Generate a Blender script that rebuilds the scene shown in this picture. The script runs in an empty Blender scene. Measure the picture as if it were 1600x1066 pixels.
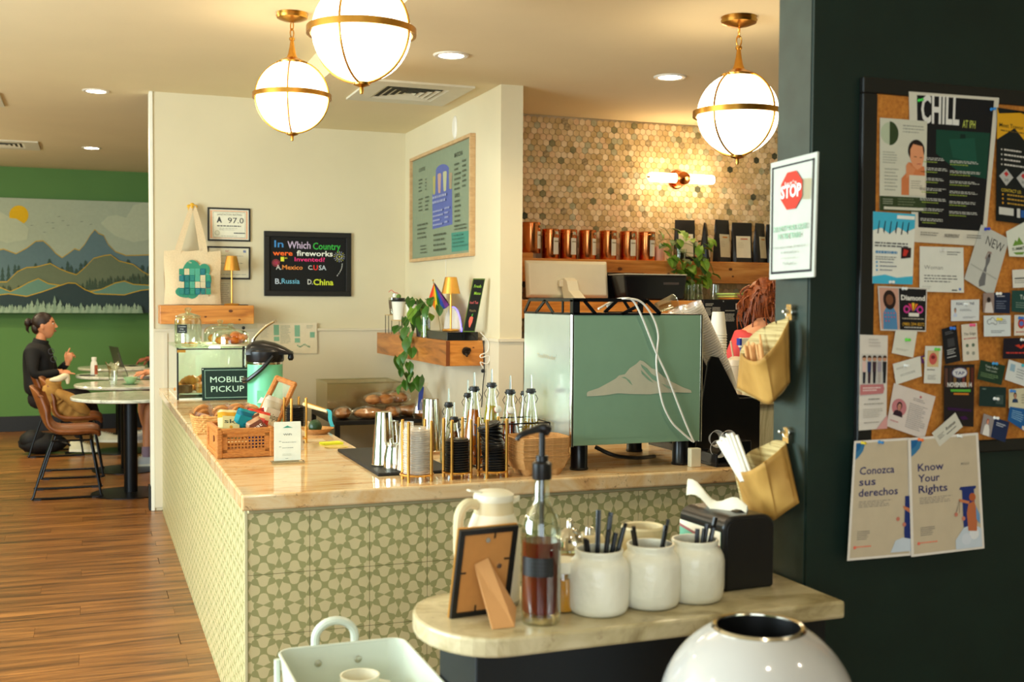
import bpy, bmesh, math, random
from mathutils import Vector, Matrix
random.seed(7)
PI = math.pi
V = Vector
SC = bpy.context.scene
COL = SC.collection
# ---------------------------------------------------------------- camera, world, lights, exposure
FPX, YAW, PITCH, ROLL, CAMH = 1756.7, .35984, -.03691, .0060, 1.5
_f = V((math.sin(YAW)*math.cos(PITCH), math.cos(YAW)*math.cos(PITCH), math.sin(PITCH)))
_r0 = V((math.cos(YAW), -math.sin(YAW), 0)); _u0 = _r0.cross(_f)
_r = _r0*math.cos(ROLL) + _u0*math.sin(ROLL); _u = _u0*math.cos(ROLL) - _r0*math.sin(ROLL)
cd = bpy.data.cameras.new('camera'); cam = bpy.data.objects.new('camera', cd); COL.objects.link(cam)
cam.matrix_world = Matrix(((_r.x, _u.x, -_f.x, 0), (_r.y, _u.y, -_f.y, 0), (_r.z, _u.z, -_f.z, CAMH), (0, 0, 0, 1)))
cd.sensor_width = 36; cd.lens = 36*FPX/1600; cd.clip_start = .05; cd.clip_end = 100
cd.dof.use_dof = True; cd.dof.focus_distance = 4.7; cd.dof.aperture_fstop = 4.5
SC.camera = cam
SC.view_settings.view_transform = 'Standard'; SC.view_settings.look = 'None'
SC.view_settings.gamma = 1; SC.view_settings.use_curve_mapping = False
SC.view_settings.exposure = .76
W = bpy.data.worlds.new('world'); SC.world = W; W.use_nodes = True
W.node_tree.nodes['Background'].inputs[0].default_value = (.80, .92, 1, 1)
W.node_tree.nodes['Background'].inputs[1].default_value = .5

def area(name, loc, rot, sx, sy, power, col):
    l = bpy.data.lights.new(name, 'AREA'); l.shape = 'RECTANGLE'; l.size = sx; l.size_y = sy; l.energy = power; l.color = col
    o = bpy.data.objects.new(name, l); COL.objects.link(o); o.location = loc; o.rotation_euler = rot
    return o
# daylight coming in through the shop windows behind and to the left of the camera
area('window_daylight', (-1.6, -2.4, 1.6), (PI/2, 0, 0), 3.6, 2.2, 75, (.80, .93, 1))
area('window_daylight', (-3.9, 3.4, 1.6), (PI/2, 0, -PI/2), 4.0, 2.0, 270, (.74, .92, 1))

def lamp(name, loc, power, col, r=.05, kind='POINT', spot=2.2):
    l = bpy.data.lights.new(name, kind); l.energy = power; l.color = col; l.shadow_soft_size = r
    if kind == 'SPOT': l.spot_size = spot; l.spot_blend = .8
    o = bpy.data.objects.new(name, l); COL.objects.link(o); o.location = loc
    return o

# ---------------------------------------------------------------- photograph pixel -> world point on a plane
def ray(px, py): return _r*((px-800)/FPX) - _u*((py-533)/FPX) + _f
def at(px, py, x=None, y=None, z=None, d=None):
    q = ray(px, py)
    if x is not None: t = x/q.x
    elif y is not None: t = y/q.y
    elif z is not None: t = (z-CAMH)/q.z
    else: t = d
    return V((0, 0, CAMH)) + q*t

# ---------------------------------------------------------------- materials
def lin(c):
    c = c/255
    return c/12.92 if c <= .04045 else ((c+.055)/1.055)**2.4
def rgb(c): return (lin(c[0]), lin(c[1]), lin(c[2]), 1)
_mats = {}
def nt(m): return m.node_tree.nodes, m.node_tree.links
def mat(name, c, rough=.6, metal=0, var=.06, scale=12, bump=0, stretch=(1, 1, 1), c2=None, detail=3, spec=.5, emit=0, coat=0, trans=0, ior=1.45, sub=0):
    if name in _mats: return _mats[name]
    m = bpy.data.materials.new(name); m.use_nodes = True; n, l = nt(m); b = n['Principled BSDF']
    tc = n.new('ShaderNodeTexCoord'); mp = n.new('ShaderNodeMapping'); no = n.new('ShaderNodeTexNoise')
    l.new(tc.outputs['Object'], mp.inputs[0]); l.new(mp.outputs[0], no.inputs['Vector']); mp.inputs['Scale'].default_value = stretch
    no.inputs['Scale'].default_value = scale; no.inputs['Detail'].default_value = detail
    cr = n.new('ShaderNodeValToRGB'); l.new(no.outputs['Fac'], cr.inputs[0])
    a = rgb(c)
    if c2 is None:
        lo = tuple(x*(1-var) for x in a[:3])+(1,); hi = tuple(min(1, x*(1+var)) for x in a[:3])+(1,)
    else: lo, hi = rgb(c2), a
    cr.color_ramp.elements[0].color = lo; cr.color_ramp.elements[1].color = hi
    cr.color_ramp.elements[0].position = .3; cr.color_ramp.elements[1].position = .7
    l.new(cr.outputs[0], b.inputs['Base Color'])
    b.inputs['Roughness'].default_value = rough; b.inputs['Metallic'].default_value = metal
    b.inputs['Specular IOR Level'].default_value = spec; b.inputs['IOR'].default_value = ior
    if coat: b.inputs['Coat Weight'].default_value = coat; b.inputs['Coat Roughness'].default_value = .05
    if trans: b.inputs['Transmission Weight'].default_value = trans
    if sub: b.inputs['Subsurface Weight'].default_value = sub; b.inputs['Subsurface Radius'].default_value = (.02, .01, .005)
    if emit: l.new(cr.outputs[0], b.inputs['Emission Color']); b.inputs['Emission Strength'].default_value = emit
    if bump:
        bp = n.new('ShaderNodeBump'); bp.inputs['Strength'].default_value = bump; bp.inputs['Distance'].default_value = .01
        l.new(no.outputs['Fac'], bp.inputs['Height']); l.new(bp.outputs[0], b.inputs['Normal'])
    _mats[name] = m; return m
def paint(c, rough=.7):
    return mat('print_%d_%d_%d' % tuple(c), c, rough, var=.03, scale=30, spec=.3)
def ramp(n, l, fac, stops):
    cr = n.new('ShaderNodeValToRGB'); e = cr.color_ramp.elements
    e[0].position, e[0].color = stops[0][0], rgb(stops[0][1]); e[1].position, e[1].color = stops[-1][0], rgb(stops[-1][1])
    for p, c in stops[1:-1]:
        k = e.new(p); k.color = rgb(c)
    l.new(fac, cr.inputs[0]); return cr.outputs[0]
def noise(n, l, vec, scale, detail=4, dist=0, rough=.5):
    k = n.new('ShaderNodeTexNoise'); k.inputs['Scale'].default_value = scale; k.inputs['Detail'].default_value = detail
    k.inputs['Distortion'].default_value = dist; k.inputs['Roughness'].default_value = rough; l.new(vec, k.inputs['Vector']); return k.outputs['Fac']
def coords(n, l, stretch=(1, 1, 1), rot=(0, 0, 0), src='Object'):
    tc = n.new('ShaderNodeTexCoord'); mp = n.new('ShaderNodeMapping'); mp.inputs['Scale'].default_value = stretch; mp.inputs['Rotation'].default_value = rot
    l.new(tc.outputs[src], mp.inputs[0]); return mp.outputs[0]
def mix(n, l, fac, a, b, mode='MIX'):
    k = n.new('ShaderNodeMix'); k.data_type = 'RGBA'; k.blend_type = mode
    for s, v in ((k.inputs[0], fac), (k.inputs[6], a), (k.inputs[7], b)):
        if hasattr(v, 'is_linked'): l.new(v, s)
        else: s.default_value = v
    return k.outputs[2]
def stone(name, streaks, specks, rough=.12, stretch=(1.2, 9, 9), sc=1.6, speck=.57):
    m = bpy.data.materials.new(name); m.use_nodes = True; n, l = nt(m); b = n['Principled BSDF']
    v = coords(n, l, stretch); f = noise(n, l, v, sc, 8, 1.2, .6)
    c = ramp(n, l, f, streaks)
    g = noise(n, l, coords(n, l, (1, 1, 1)), 38, 6, .6, .7)
    sp = ramp(n, l, g, [(speck, (0, 0, 0)), (speck+.1, (255, 255, 255))])
    g2 = noise(n, l, coords(n, l, (1, 1, 1)), 5, 3, .4)
    gate = ramp(n, l, g2, [(.42, (0, 0, 0)), (.6, (230, 230, 230))])
    k = n.new('ShaderNodeMath'); k.operation = 'MULTIPLY'; l.new(sp, k.inputs[0]); l.new(gate, k.inputs[1])
    l.new(mix(n, l, k.outputs[0], c, rgb(specks)), b.inputs['Base Color'])
    b.inputs['Roughness'].default_value = rough
    return m
def wood(name, a, b_, c_, rough=.45, stretch=(1.2, 22, 22), sc=1.5, perobj=0, bump=.1):
    m = bpy.data.materials.new(name); m.use_nodes = True; n, l = nt(m); b = n['Principled BSDF']
    v = coords(n, l, stretch)
    if perobj:
        oi = n.new('ShaderNodeObjectInfo'); ad = n.new('ShaderNodeVectorMath'); ad.operation = 'ADD'
        sc_ = n.new('ShaderNodeVectorMath'); sc_.operation = 'SCALE'; sc_.inputs['Scale'].default_value = 40
        l.new(oi.outputs['Location'], sc_.inputs[0]); l.new(v, ad.inputs[0]); l.new(sc_.outputs[0], ad.inputs[1]); v = ad.outputs[0]
    f = noise(n, l, v, sc, 7, .8, .6)
    col = ramp(n, l, f, [(.34, c_), (.5, a), (.66, b_)])
    if perobj:
        hsv = n.new('ShaderNodeHueSaturation'); mr = n.new('ShaderNodeMapRange'); l.new(oi.outputs['Random'], mr.inputs[0])
        mr.inputs[3].default_value = 1-perobj; mr.inputs[4].default_value = 1+perobj
        l.new(mr.outputs[0], hsv.inputs['Value']); l.new(col, hsv.inputs['Color']); col = hsv.outputs[0]
    l.new(col, b.inputs['Base Color']); b.inputs['Roughness'].default_value = rough
    bp = n.new('ShaderNodeBump'); bp.inputs['Strength'].default_value = bump; bp.inputs['Distance'].default_value = .002
    l.new(f, bp.inputs['Height']); l.new(bp.outputs[0], b.inputs['Normal'])
    return m
def clear(name, tint=(250, 255, 250), edge=.55, base=.05, rough=.02, milk=0):
    """thin clear glass or plastic: transparent face on, reflecting at grazing angles"""
    if name in _mats: return _mats[name]
    m = bpy.data.materials.new(name); m.use_nodes = True; n, l = nt(m); n.remove(n['Principled BSDF'])
    t = n.new('ShaderNodeBsdfTransparent'); g = n.new('ShaderNodeBsdfGlossy'); x = n.new('ShaderNodeMixShader'); lw = n.new('ShaderNodeLayerWeight')
    mr = n.new('ShaderNodeMapRange'); mr.inputs[3].default_value = base; mr.inputs[4].default_value = edge
    lw.inputs['Blend'].default_value = .35; l.new(lw.outputs['Facing'], mr.inputs[0])
    no = n.new('ShaderNodeTexNoise'); no.inputs['Scale'].default_value = 6
    t.inputs[0].default_value = rgb(tint); g.inputs['Roughness'].default_value = rough; g.inputs['Color'].default_value = (.95, .95, .92, 1)
    l.new(mr.outputs[0], x.inputs[0]); l.new(t.outputs[0], x.inputs[1]); l.new(g.outputs[0], x.inputs[2])
    sh = x.outputs[0]
    if milk:
        df = n.new('ShaderNodeBsdfDiffuse'); df.inputs[0].default_value = (.86, .83, .78, 1); x2 = n.new('ShaderNodeMixShader'); x2.inputs[0].default_value = milk
        l.new(sh, x2.inputs[1]); l.new(df.outputs[0], x2.inputs[2]); sh = x2.outputs[0]
    l.new(sh, n['Material Output'].inputs[0]); _mats[name] = m; return m
def glow(name, c, s):
    if name in _mats: return _mats[name]
    m = bpy.data.materials.new(name); m.use_nodes = True; n, l = nt(m); n.remove(n['Principled BSDF'])
    e = n.new('ShaderNodeEmission'); e.inputs[0].default_value = rgb(c); e.inputs[1].default_value = s
    l.new(e.outputs[0], n['Material Output'].inputs[0]); _mats[name] = m; return m

# ---------------------------------------------------------------- mesh building
class MB:
    def __init__(s): s.v = []; s.f = []; s.m = []; s.ms = []
    def mi(s, m):
        if m is None: return 0
        if m not in s.ms: s.ms.append(m)
        return s.ms.index(m)
    def add(s, vs, fs, m=None):
        k = len(s.v); i = s.mi(m); s.v += [tuple(v) for v in vs]; s.f += [tuple(a+k for a in f) for f in fs]; s.m += [i]*len(fs); return s
    def box(s, c, d, m=None, R=None):
        x, y, z = (a/2 for a in d); c = V(c)
        vs = [V((i*x, j*y, k*z)) for i in (-1, 1) for j in (-1, 1) for k in (-1, 1)]
        if R is not None: vs = [R @ v for v in vs]
        return s.add([c+v for v in vs], [(0, 1, 3, 2), (4, 6, 7, 5), (0, 4, 5, 1), (2, 3, 7, 6), (0, 2, 6, 4), (1, 5, 7, 3)], m)
    def bb(s, x0, x1, y0, y1, z0, z1, m=None): return s.box(((x0+x1)/2, (y0+y1)/2, (z0+z1)/2), (abs(x1-x0), abs(y1-y0), abs(z1-z0)), m)
    def lathe(s, prof, n=24, c=(0, 0, 0), m=None, R=None, cap=True, sx=1, sy=1):
        vs = []; fs = []; c = V(c)
        for r, z in prof:
            for i in range(n):
                a = 2*PI*i/n; p = V((r*math.cos(a)*sx, r*math.sin(a)*sy, z))
                vs.append(c+(R @ p if R is not None else p))
        for j in range(len(prof)-1):
            for i in range(n):
                fs.append((j*n+i, j*n+(i+1) % n, (j+1)*n+(i+1) % n, (j+1)*n+i))
        if cap:
            if prof[0][0] > 1e-5: fs.append(tuple(range(n-1, -1, -1)))
            if prof[-1][0] > 1e-5: fs.append(tuple((len(prof)-1)*n+i for i in range(n)))
        return s.add(vs, fs, m)
    def cyl(s, p0, p1, r0, r1=None, n=12, m=None, cap=True):
        p0 = V(p0); p1 = V(p1); d = p1-p0; q = d.to_track_quat('Z', 'Y').to_matrix()
        return s.lathe([(r0, 0), (r0 if r1 is None else r1, d.length)], n, p0, m, q, cap)
    def tube(s, pts, r, n=8, m=None, closed=False, cap=True):
        pts = [V(p) for p in pts]; N = len(pts); vs = []; fs = []; up = None
        for i, p in enumerate(pts):
            if closed: t = pts[(i+1) % N]-pts[i-1]
            else: t = pts[min(i+1, N-1)]-pts[max(i-1, 0)]
            if t.length < 1e-9: t = V((0, 0, 1))
            t.normalize()
            if up is None:
                up = V((0, 0, 1)) if abs(t.z) < .9 else V((1, 0, 0))
            a = t.cross(up)
            if a.length < 1e-4: up = V((1, 0, 0)) if abs(t.x) < .9 else V((0, 1, 0)); a = t.cross(up)
            a.normalize(); up = a.cross(t); up.normalize()
            rr = r[i] if isinstance(r, (list, tuple)) else r
            for k in range(n):
                q = 2*PI*k/n; vs.append(p+(a*math.cos(q)+up*math.sin(q))*rr)
        for i in range(N if closed else N-1):
            for k in range(n):
                j = (i+1) % N
                fs.append((i*n+k, i*n+(k+1) % n, j*n+(k+1) % n, j*n+k))
        if not closed and cap: fs.append(tuple(range(n-1, -1, -1))); fs.append(tuple((N-1)*n+k for k in range(n)))
        return s.add(vs, fs, m)
    def ball(s, c, r, m=None, nu=16, nv=10, R=None, jit=0, rnd=random):
        c = V(c); r = V(r) if hasattr(r, '__len__') else V((r, r, r)); vs = [V((0, 0, -1))]; fs = []
        for j in range(1, nv):
            a = PI*j/nv-PI/2
            for i in range(nu):
                b = 2*PI*i/nu; vs.append(V((math.cos(a)*math.cos(b), math.cos(a)*math.sin(b), math.sin(a))))
        vs.append(V((0, 0, 1)))
        if jit: vs = [v*(1+rnd.uniform(-jit, jit)) for v in vs]
        vs = [V((v.x*r.x, v.y*r.y, v.z*r.z)) for v in vs]
        if R is not None: vs = [R @ v for v in vs]
        for i in range(nu):
            fs.append((0, 1+(i+1) % nu, 1+i)); fs.append((len(vs)-1, 1+(nv-2)*nu+i, 1+(nv-2)*nu+(i+1) % nu))
        for j in range(nv-2):
            for i in range(nu):
                a = 1+j*nu; fs.append((a+i, a+(i+1) % nu, a+nu+(i+1) % nu, a+nu+i))
        return s.add([c+v for v in vs], fs, m)
    def prism(s, poly, h, fn, m=None):
        """poly: 2D outline, fn(a, b, t) -> world, t=0..1 through the thickness h"""
        n = len(poly); vs = [fn(a, b, 0) for a, b in poly]+[fn(a, b, h) for a, b in poly]
        fs = [tuple(range(n-1, -1, -1)), tuple(range(n, 2*n))]+[(i, (i+1) % n, n+(i+1) % n, n+i) for i in range(n)]
        return s.add(vs, fs, m)
    def build(s, name, m=None, parent=None, loc=None, bevel=0, smooth=True, ang=35, rot=None, seg=2):
        me = bpy.data.meshes.new(name); me.from_pydata(s.v, [], s.f)
        ms = s.ms or [m]
        for k in ms: me.materials.append(k)
        if s.ms: me.polygons.foreach_set('material_index', s.m)
        bm = bmesh.new(); bm.from_mesh(me); bmesh.ops.recalc_face_normals(bm, faces=bm.faces); bm.to_mesh(me); bm.free()
        if smooth:
            me.polygons.foreach_set('use_smooth', [True]*len(me.polygons)); me.set_sharp_from_angle(angle=math.radians(ang))
        me.update()
        o = bpy.data.objects.new(name, me); COL.objects.link(o)
        if parent is not None: o.parent = parent
        if loc is not None: o.location = loc
        if rot is not None: o.rotation_euler = rot
        if bevel:
            b = o.modifiers.new('bevel', 'BEVEL'); b.width = bevel; b.segments = seg; b.limit_method = 'ANGLE'; b.angle_limit = math.radians(40)
        return o
def tag(o, label, cat, group=None):
    o['label'] = label; o['category'] = cat
    if group: o['group'] = group
    return o
def E(name, loc, label, cat, group=None, rz=0, rot=None):
    o = bpy.data.objects.new(name, None); COL.objects.link(o); o.empty_display_size = .05
    o.location = loc; o.rotation_euler = rot if rot else (0, 0, rz); return tag(o, label, cat, group)
def struct(o): o['kind'] = 'structure'; return o
def stuff(o): o['kind'] = 'stuff'; return o
_kids = {}
def dup(o, loc=None, rz=None, label=None, parent=None, rot=None, scale=None, group=None):
    kids = [c for c in COL.objects if c.parent == o]
    c = o.copy(); COL.objects.link(c)
    if parent is not None: c.parent = parent
    if loc is not None: c.location = loc
    if rz is not None: c.rotation_euler = (0, 0, rz)
    if rot is not None: c.rotation_euler = rot
    if scale is not None: c.scale = scale
    if label: c['label'] = label
    if group: c['group'] = group
    for k in kids: dup(k, parent=c)
    return c
def kid(o, parent, loc, rot=None, scale=None):
    """another copy of one part under the same thing"""
    c = o.copy(); COL.objects.link(c); c.parent = parent; c.location = loc
    if rot is not None: c.rotation_euler = rot
    if scale is not None: c.scale = scale
    return c
def arc(c, r, a0, a1, n=12, ax='xz'):
    out = []
    for i in range(n+1):
        a = a0+(a1-a0)*i/n; p, q = r*math.cos(a), r*math.sin(a)
        out.append(V(c)+V({'xz': (p, 0, q), 'xy': (p, q, 0), 'yz': (0, p, q)}[ax]))
    return out
def bez(ps, n=12):
    """Catmull-Rom through the points"""
    ps = [V(p) for p in ps]; out = []
    for i in range(len(ps)-1):
        a, b, c, d = ps[max(i-1, 0)], ps[i], ps[i+1], ps[min(i+2, len(ps)-1)]
        for k in range(n):
            t = k/n; out.append(.5*((2*b)+(c-a)*t+(2*a-5*b+4*c-d)*t*t+(3*b-a-3*c+d)*t**3))
    out.append(ps[-1]); return out
_txt = {}
def glyphs(t, bold=0):
    k = (t, bold)
    if k in _txt: return _txt[k]
    cu = bpy.data.curves.new('t', 'FONT'); cu.body = t; cu.size = 1; cu.resolution_u = 2; cu.offset = bold
    o = bpy.data.objects.new('t', cu); COL.objects.link(o); bpy.context.view_layer.update()
    me = bpy.data.meshes.new_from_object(o.evaluated_get(bpy.context.evaluated_depsgraph_get()))
    vs = [(v.co.x, v.co.y) for v in me.vertices]; fs = [tuple(p.vertices) for p in me.polygons]
    bpy.data.objects.remove(o); bpy.data.curves.remove(cu); bpy.data.meshes.remove(me)
    _txt[k] = (vs, fs); return _txt[k]
class Sheet:
    """a flat printed thing on a plane: q = four world corners TL TR BR BL; print is laid over it in thin layers"""
    def __init__(s, q, th=.0012, base=(240, 238, 225), fn=None, lift=.0003, basemat=None):
        s.q = [V(a) for a in q]; a, b, c, d = s.q; s.n = (d-a).cross(b-a).normalized()
        s.th = th; s.k = 0; s.lift = lift; s.mb = MB(); s.o = (a+b+c+d)/4; s.fn = fn
        s.W = ((b-a).length+(c-d).length)/2; s.H = ((d-a).length+(c-b).length)/2
        m = basemat or paint(base)
        top = [p+s.n*th-s.o for p in s.q]; bot = [p-s.o for p in s.q]
        s.mb.add(bot+top, [(0, 1, 2, 3), (7, 6, 5, 4), (0, 4, 5, 1), (1, 5, 6, 2), (2, 6, 7, 3), (3, 7, 4, 0)], m)
    def P(s, u, v, layer=True):
        if s.fn: p = s.fn(u, v)
        else:
            a, b, c, d = s.q; p = (a*(1-u)+b*u)*(1-v)+(d*(1-u)+c*u)*v
        return p-s.o+s.n*(s.th+s.lift*s.k)
    def poly(s, pts, c, m=None):
        s.k += 1; s.mb.add([s.P(*p) for p in pts], [tuple(range(len(pts)))], m or paint(c)); return s
    def rect(s, u0, v0, u1, v1, c, m=None): return s.poly([(u0, v0), (u1, v0), (u1, v1), (u0, v1)], c, m)
    def disc(s, u, v, r, c, n=20, ru=None, a0=0, a1=2*PI):
        ru = ru if ru else (r*s.H/s.W if not s.fn else r)
        full = abs(a1-a0-2*PI) < .01
        return s.poly([(u+ru*math.cos(a0+(a1-a0)*i/n), v+r*math.sin(a0+(a1-a0)*i/n)) for i in range(n if full else n+1)], c)
    def text(s, t, u0, v0, u1, h, c, bold=0, slant=0):
        """u0..u1 width, v0 baseline, h cap height (sheet units)"""
        vs, fs = glyphs(t, bold)
        if not vs: return s
        x0 = min(a for a, b in vs); x1 = max(a for a, b in vs); s.k += 1
        sx = (u1-u0)/(x1-x0); sy = h/.69
        s.mb.add([s.P(u0+(a-x0)*sx+slant*b*sy, v0-b*sy) for a, b in vs], fs, paint(c)); return s
    def lines(s, u0, v0, u1, v1, n, c, duty=.4, seed=1, ragged=.3):
        r = random.Random(seed); s.k += 1; vs = []; fs = []
        for i in range(n):
            va = v0+(v1-v0)*i/n; vb = va+(v1-v0)/n*duty; ue = u1-(u1-u0)*r.random()*ragged; u = u0
            while u < ue:
                w = (ue-u0)*r.uniform(.05, .16); e = min(ue, u+w); k = len(vs)
                vs += [s.P(u, va), s.P(e, va), s.P(e, vb), s.P(u, vb)]; fs.append((k, k+1, k+2, k+3)); u = e+(u1-u0)*.025
        s.mb.add(vs, fs, paint(c)); return s
    def face(s, u, v, h, hair=(40, 28, 22), skin=(205, 150, 115), top=(60, 60, 70), w=None):
        """a small printed portrait: hair, shoulders, face"""
        w = w or h*s.H/s.W
        s.poly([(u-.95*w, v+1.35*h), (u-.75*w, v+.75*h), (u-.2*w, v+.5*h), (u+.2*w, v+.5*h), (u+.75*w, v+.75*h), (u+.95*w, v+1.35*h)], top)
        s.disc(u, v-.05*h, .55*h, hair, ru=.5*w); s.rect(u-.14*w, v+.2*h, u+.14*w, v+.6*h, skin); s.disc(u, v+.06*h, .42*h, skin, ru=.33*w)
        s.disc(u-.12*w, v, .04*h, (50, 30, 25), n=8, ru=.05*w); s.disc(u+.12*w, v, .04*h, (50, 30, 25), n=8, ru=.05*w); s.disc(u, v+.26*h, .035*h, (170, 80, 70), n=8, ru=.1*w)
        return s
    def build(s, name, parent=None):
        return s.mb.build(name, parent=parent, loc=s.o, smooth=False)
def solve(me_name, joints, edges, subs=2, mats=None, parent=None, name='body', extra=None, loc=None):
    """one continuous skinned figure: joints {key:(x,y,z,r or (rx,ry))}, grown with Skin + Subdivision"""
    ks = list(joints); me = bpy.data.meshes.new(me_name)
    me.from_pydata([joints[k][:3] for k in ks], [(ks.index(a), ks.index(b)) for a, b in edges], [])
    o = bpy.data.objects.new(me_name, me); COL.objects.link(o)
    o.modifiers.new('skin', 'SKIN'); sd = o.modifiers.new('sub', 'SUBSURF'); sd.levels = sd.render_levels = subs
    lay = me.skin_vertices[0].data if len(me.skin_vertices) else None
    for i, k in enumerate(ks):
        r = joints[k][3]; r = r if hasattr(r, '__len__') else (r, r); lay[i].radius = r; lay[i].use_root = (i == 0)
    bpy.context.view_layer.update()
    m2 = bpy.data.meshes.new_from_object(o.evaluated_get(bpy.context.evaluated_depsgraph_get()))
    vs = [tuple(v.co) for v in m2.vertices]; fs = [tuple(p.vertices) for p in m2.polygons]
    bpy.data.objects.remove(o); bpy.data.meshes.remove(m2); bpy.data.meshes.remove(me)
    return vs, fs
# ================================================================ SETTING
HI, LO, T = 2.93, 2.743, .864
M_wall = mat('cream_wall_paint', (214, 202, 168), .75, var=.02, scale=3, bump=.02)
M_wains = mat('wainscot_paint', (218, 206, 178), .6, var=.02, scale=3)
M_ceil = mat('ceiling_paint', (226, 210, 170), .85, var=.02, scale=2)
M_trimw = mat('white_trim_paint', (236, 232, 214), .45, var=.02)
M_green = mat('green_wall_paint', (86, 130, 66), .7, var=.03, scale=3)
M_dark = mat('dark_green_wall_paint', (9, 32, 25), .5, var=.12, scale=9, bump=.03)
M_pill = mat('worn_dark_green_paint', (42, 54, 46), .42, var=.25, scale=14, bump=.03)
M_black = mat('black_paint', (14, 15, 17), .5, var=.1)
M_plank = wood('vinyl_plank_wood', (126, 80, 38), (160, 106, 54), (74, 44, 18), .3, (.9, 13, 13), 1.5, perobj=.14)
M_grout = mat('dark_joint', (70, 48, 28), .8)

fl = struct(MB().bb(-4, 5.5, -2.6, 14, -.06, -.0035).build('floor', M_grout, smooth=False))
r_ = random.Random(3); pmesh = {}
pw, pl = .157, 1.22
def plank_mesh(L):
    key = round(L, 2)
    if key not in pmesh:
        o = MB().bb(-L/2+.0006, L/2-.0006, -pw/2+.0006, pw/2-.0006, -.004, 0).build('plank', M_plank, smooth=False); pmesh[key] = o.data
        bpy.data.objects.remove(o)
    return pmesh[key]
rows = [(-2.45+.157*i) for i in range(103)]
for i, y in enumerate(rows):
    xa = -2.6 if y > 2.5 else -1.1
    off = [-.24-.0, -.86, .37, -.5, -.05][(i*2) % 5]
    x = off-4*pl
    while x < .46 or (y > 8.45 and x < 1.6):
        a, b = max(x, xa), x+pl
        b = min(b, .474 if y < 8.3 else 1.7)
        if b-a > .02 and y > 3.2:
            o = bpy.data.objects.new('plank', plank_mesh(b-a)); COL.objects.link(o); o.parent = fl; o.location = ((a+b)/2, y, 0)
        x += pl
rest = MB()
rest.bb(-4, 5.5, -2.6, 3.1, -.003, 0); rest.bb(-4, -2.61, 3.1, 14, -.003, 0); rest.bb(.49, 5.5, 3.1, 8.2, -.003, 0)
stuff(rest.build('plank', M_plank, fl, smooth=False))

STEP = 1.25
struct(MB().bb(-4, STEP, -2.6, 14, HI, HI+.1).build('ceiling_1', M_ceil, smooth=False))
struct(MB().bb(STEP, 5.5, -2.6, 8.3, LO, HI+.1).build('ceiling_2', M_ceil, smooth=False))
struct(MB().bb(STEP, 5.5, 8.37, 14, HI, HI+.1).build('ceiling_3', M_ceil, smooth=False))
# partition that faces the camera
o = struct(MB().bb(.424, 2.9, 8.248, 8.37, 0, HI).build('wall_back', M_wall, smooth=False))
struct(MB().bb(.400, .424, 8.236, 8.378, 0, HI).build('trim_1', M_trimw, bevel=.003, smooth=False))
w = struct(MB().bb(.424, 2.237, 8.238, 8.248, .02, 1.262).build('trim_2', M_wains, smooth=False))
for x in (.50,):
    MB().bb(x-.012, x+.012, 8.228, 8.2385, .05, 1.25).build('batten', M_wains, w, smooth=False)
struct(MB().bb(.424, 2.237, 8.226, 8.248, 1.262, 1.280).build('trim_3', M_wains, bevel=.002, smooth=False))
# partition running towards the camera
struct(MB().bb(2.237, 2.374, 6.149, 8.248, 0, LO).build('wall_niche', M_wall, smooth=False))
struct(MB().bb(2.229, 2.237, 6.141, 8.238, .02, 1.252).bb(2.237, 2.382, 6.141, 6.149, .02, 1.252).build('trim_4', M_wains, smooth=False))
struct(MB().bb(2.221, 2.237, 6.135, 8.238, 1.252, 1.272).bb(2.237, 2.386, 6.133, 6.149, 1.252, 1.272).build('trim_5', M_wains, bevel=.002, smooth=False))
# green wall of the dining corner
struct(MB().bb(-4, 5.5, 13.6, 13.7, 0, HI+.05).build('wall_dining', M_green, smooth=False))
struct(MB().bb(-4, 5.5, 13.575, 13.6, 0, .17).build('baseboard_dining', M_black, bevel=.003, smooth=False))
struct(MB().bb(-4.1, -4, -2.6, 1.2, 0, HI).bb(-4.1, -4, 5.6, 14, 0, HI).bb(-4.1, -4, 1.2, 5.6, 0, .5).bb(-4.1, -4, 1.2, 5.6, 2.6, HI).build('wall_left', M_green, smooth=False))
struct(MB().bb(-4.1, -3.5, -2.7, -2.6, 0, HI).bb(.3, 5.5, -2.7, -2.6, 0, HI).bb(-3.5, .3, -2.7, -2.6, 0, .4).bb(-3.5, .3, -2.7, -2.6, 2.75, HI).build('wall_front', M_wall, smooth=False))
struct(MB().bb(5.5, 5.6, -2.6, 14, 0, HI+.1).build('wall_right', M_wall, smooth=False))
# kitchen wall with hexagon tiles
M_hexg = mat('hexagon_grout', (196, 180, 148), .8)
HY = 7.06
hw = struct(MB().bb(2.374, 5.5, HY+.006, HY+.12, 0, LO).build('wall_kitchen', M_hexg, smooth=False))
hexc = [((224, 200, 156), (198, 172, 124)), ((240, 220, 184), (224, 200, 160)), ((206, 180, 132), (182, 156, 106)), ((232, 204, 164), (214, 178, 136)),
        ((150, 144, 106), (112, 108, 76)), ((198, 194, 164), (160, 158, 124)), ((86, 88, 66), (54, 56, 42)), ((200, 180, 140), (120, 104, 70))]
hm = [mat('hexagon_marble_%s' % 'abcdefgh'[i], a, .3, scale=26 if i < 7 else 60, c2=b, detail=5) for i, (a, b) in enumerate(hexc)]
P_ = .0440; hr = P_/2/math.cos(PI/6)*.965
hv = [(hr*math.sin(PI/3*i), 0, hr*math.cos(PI/3*i)) for i in range(6)]
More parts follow.
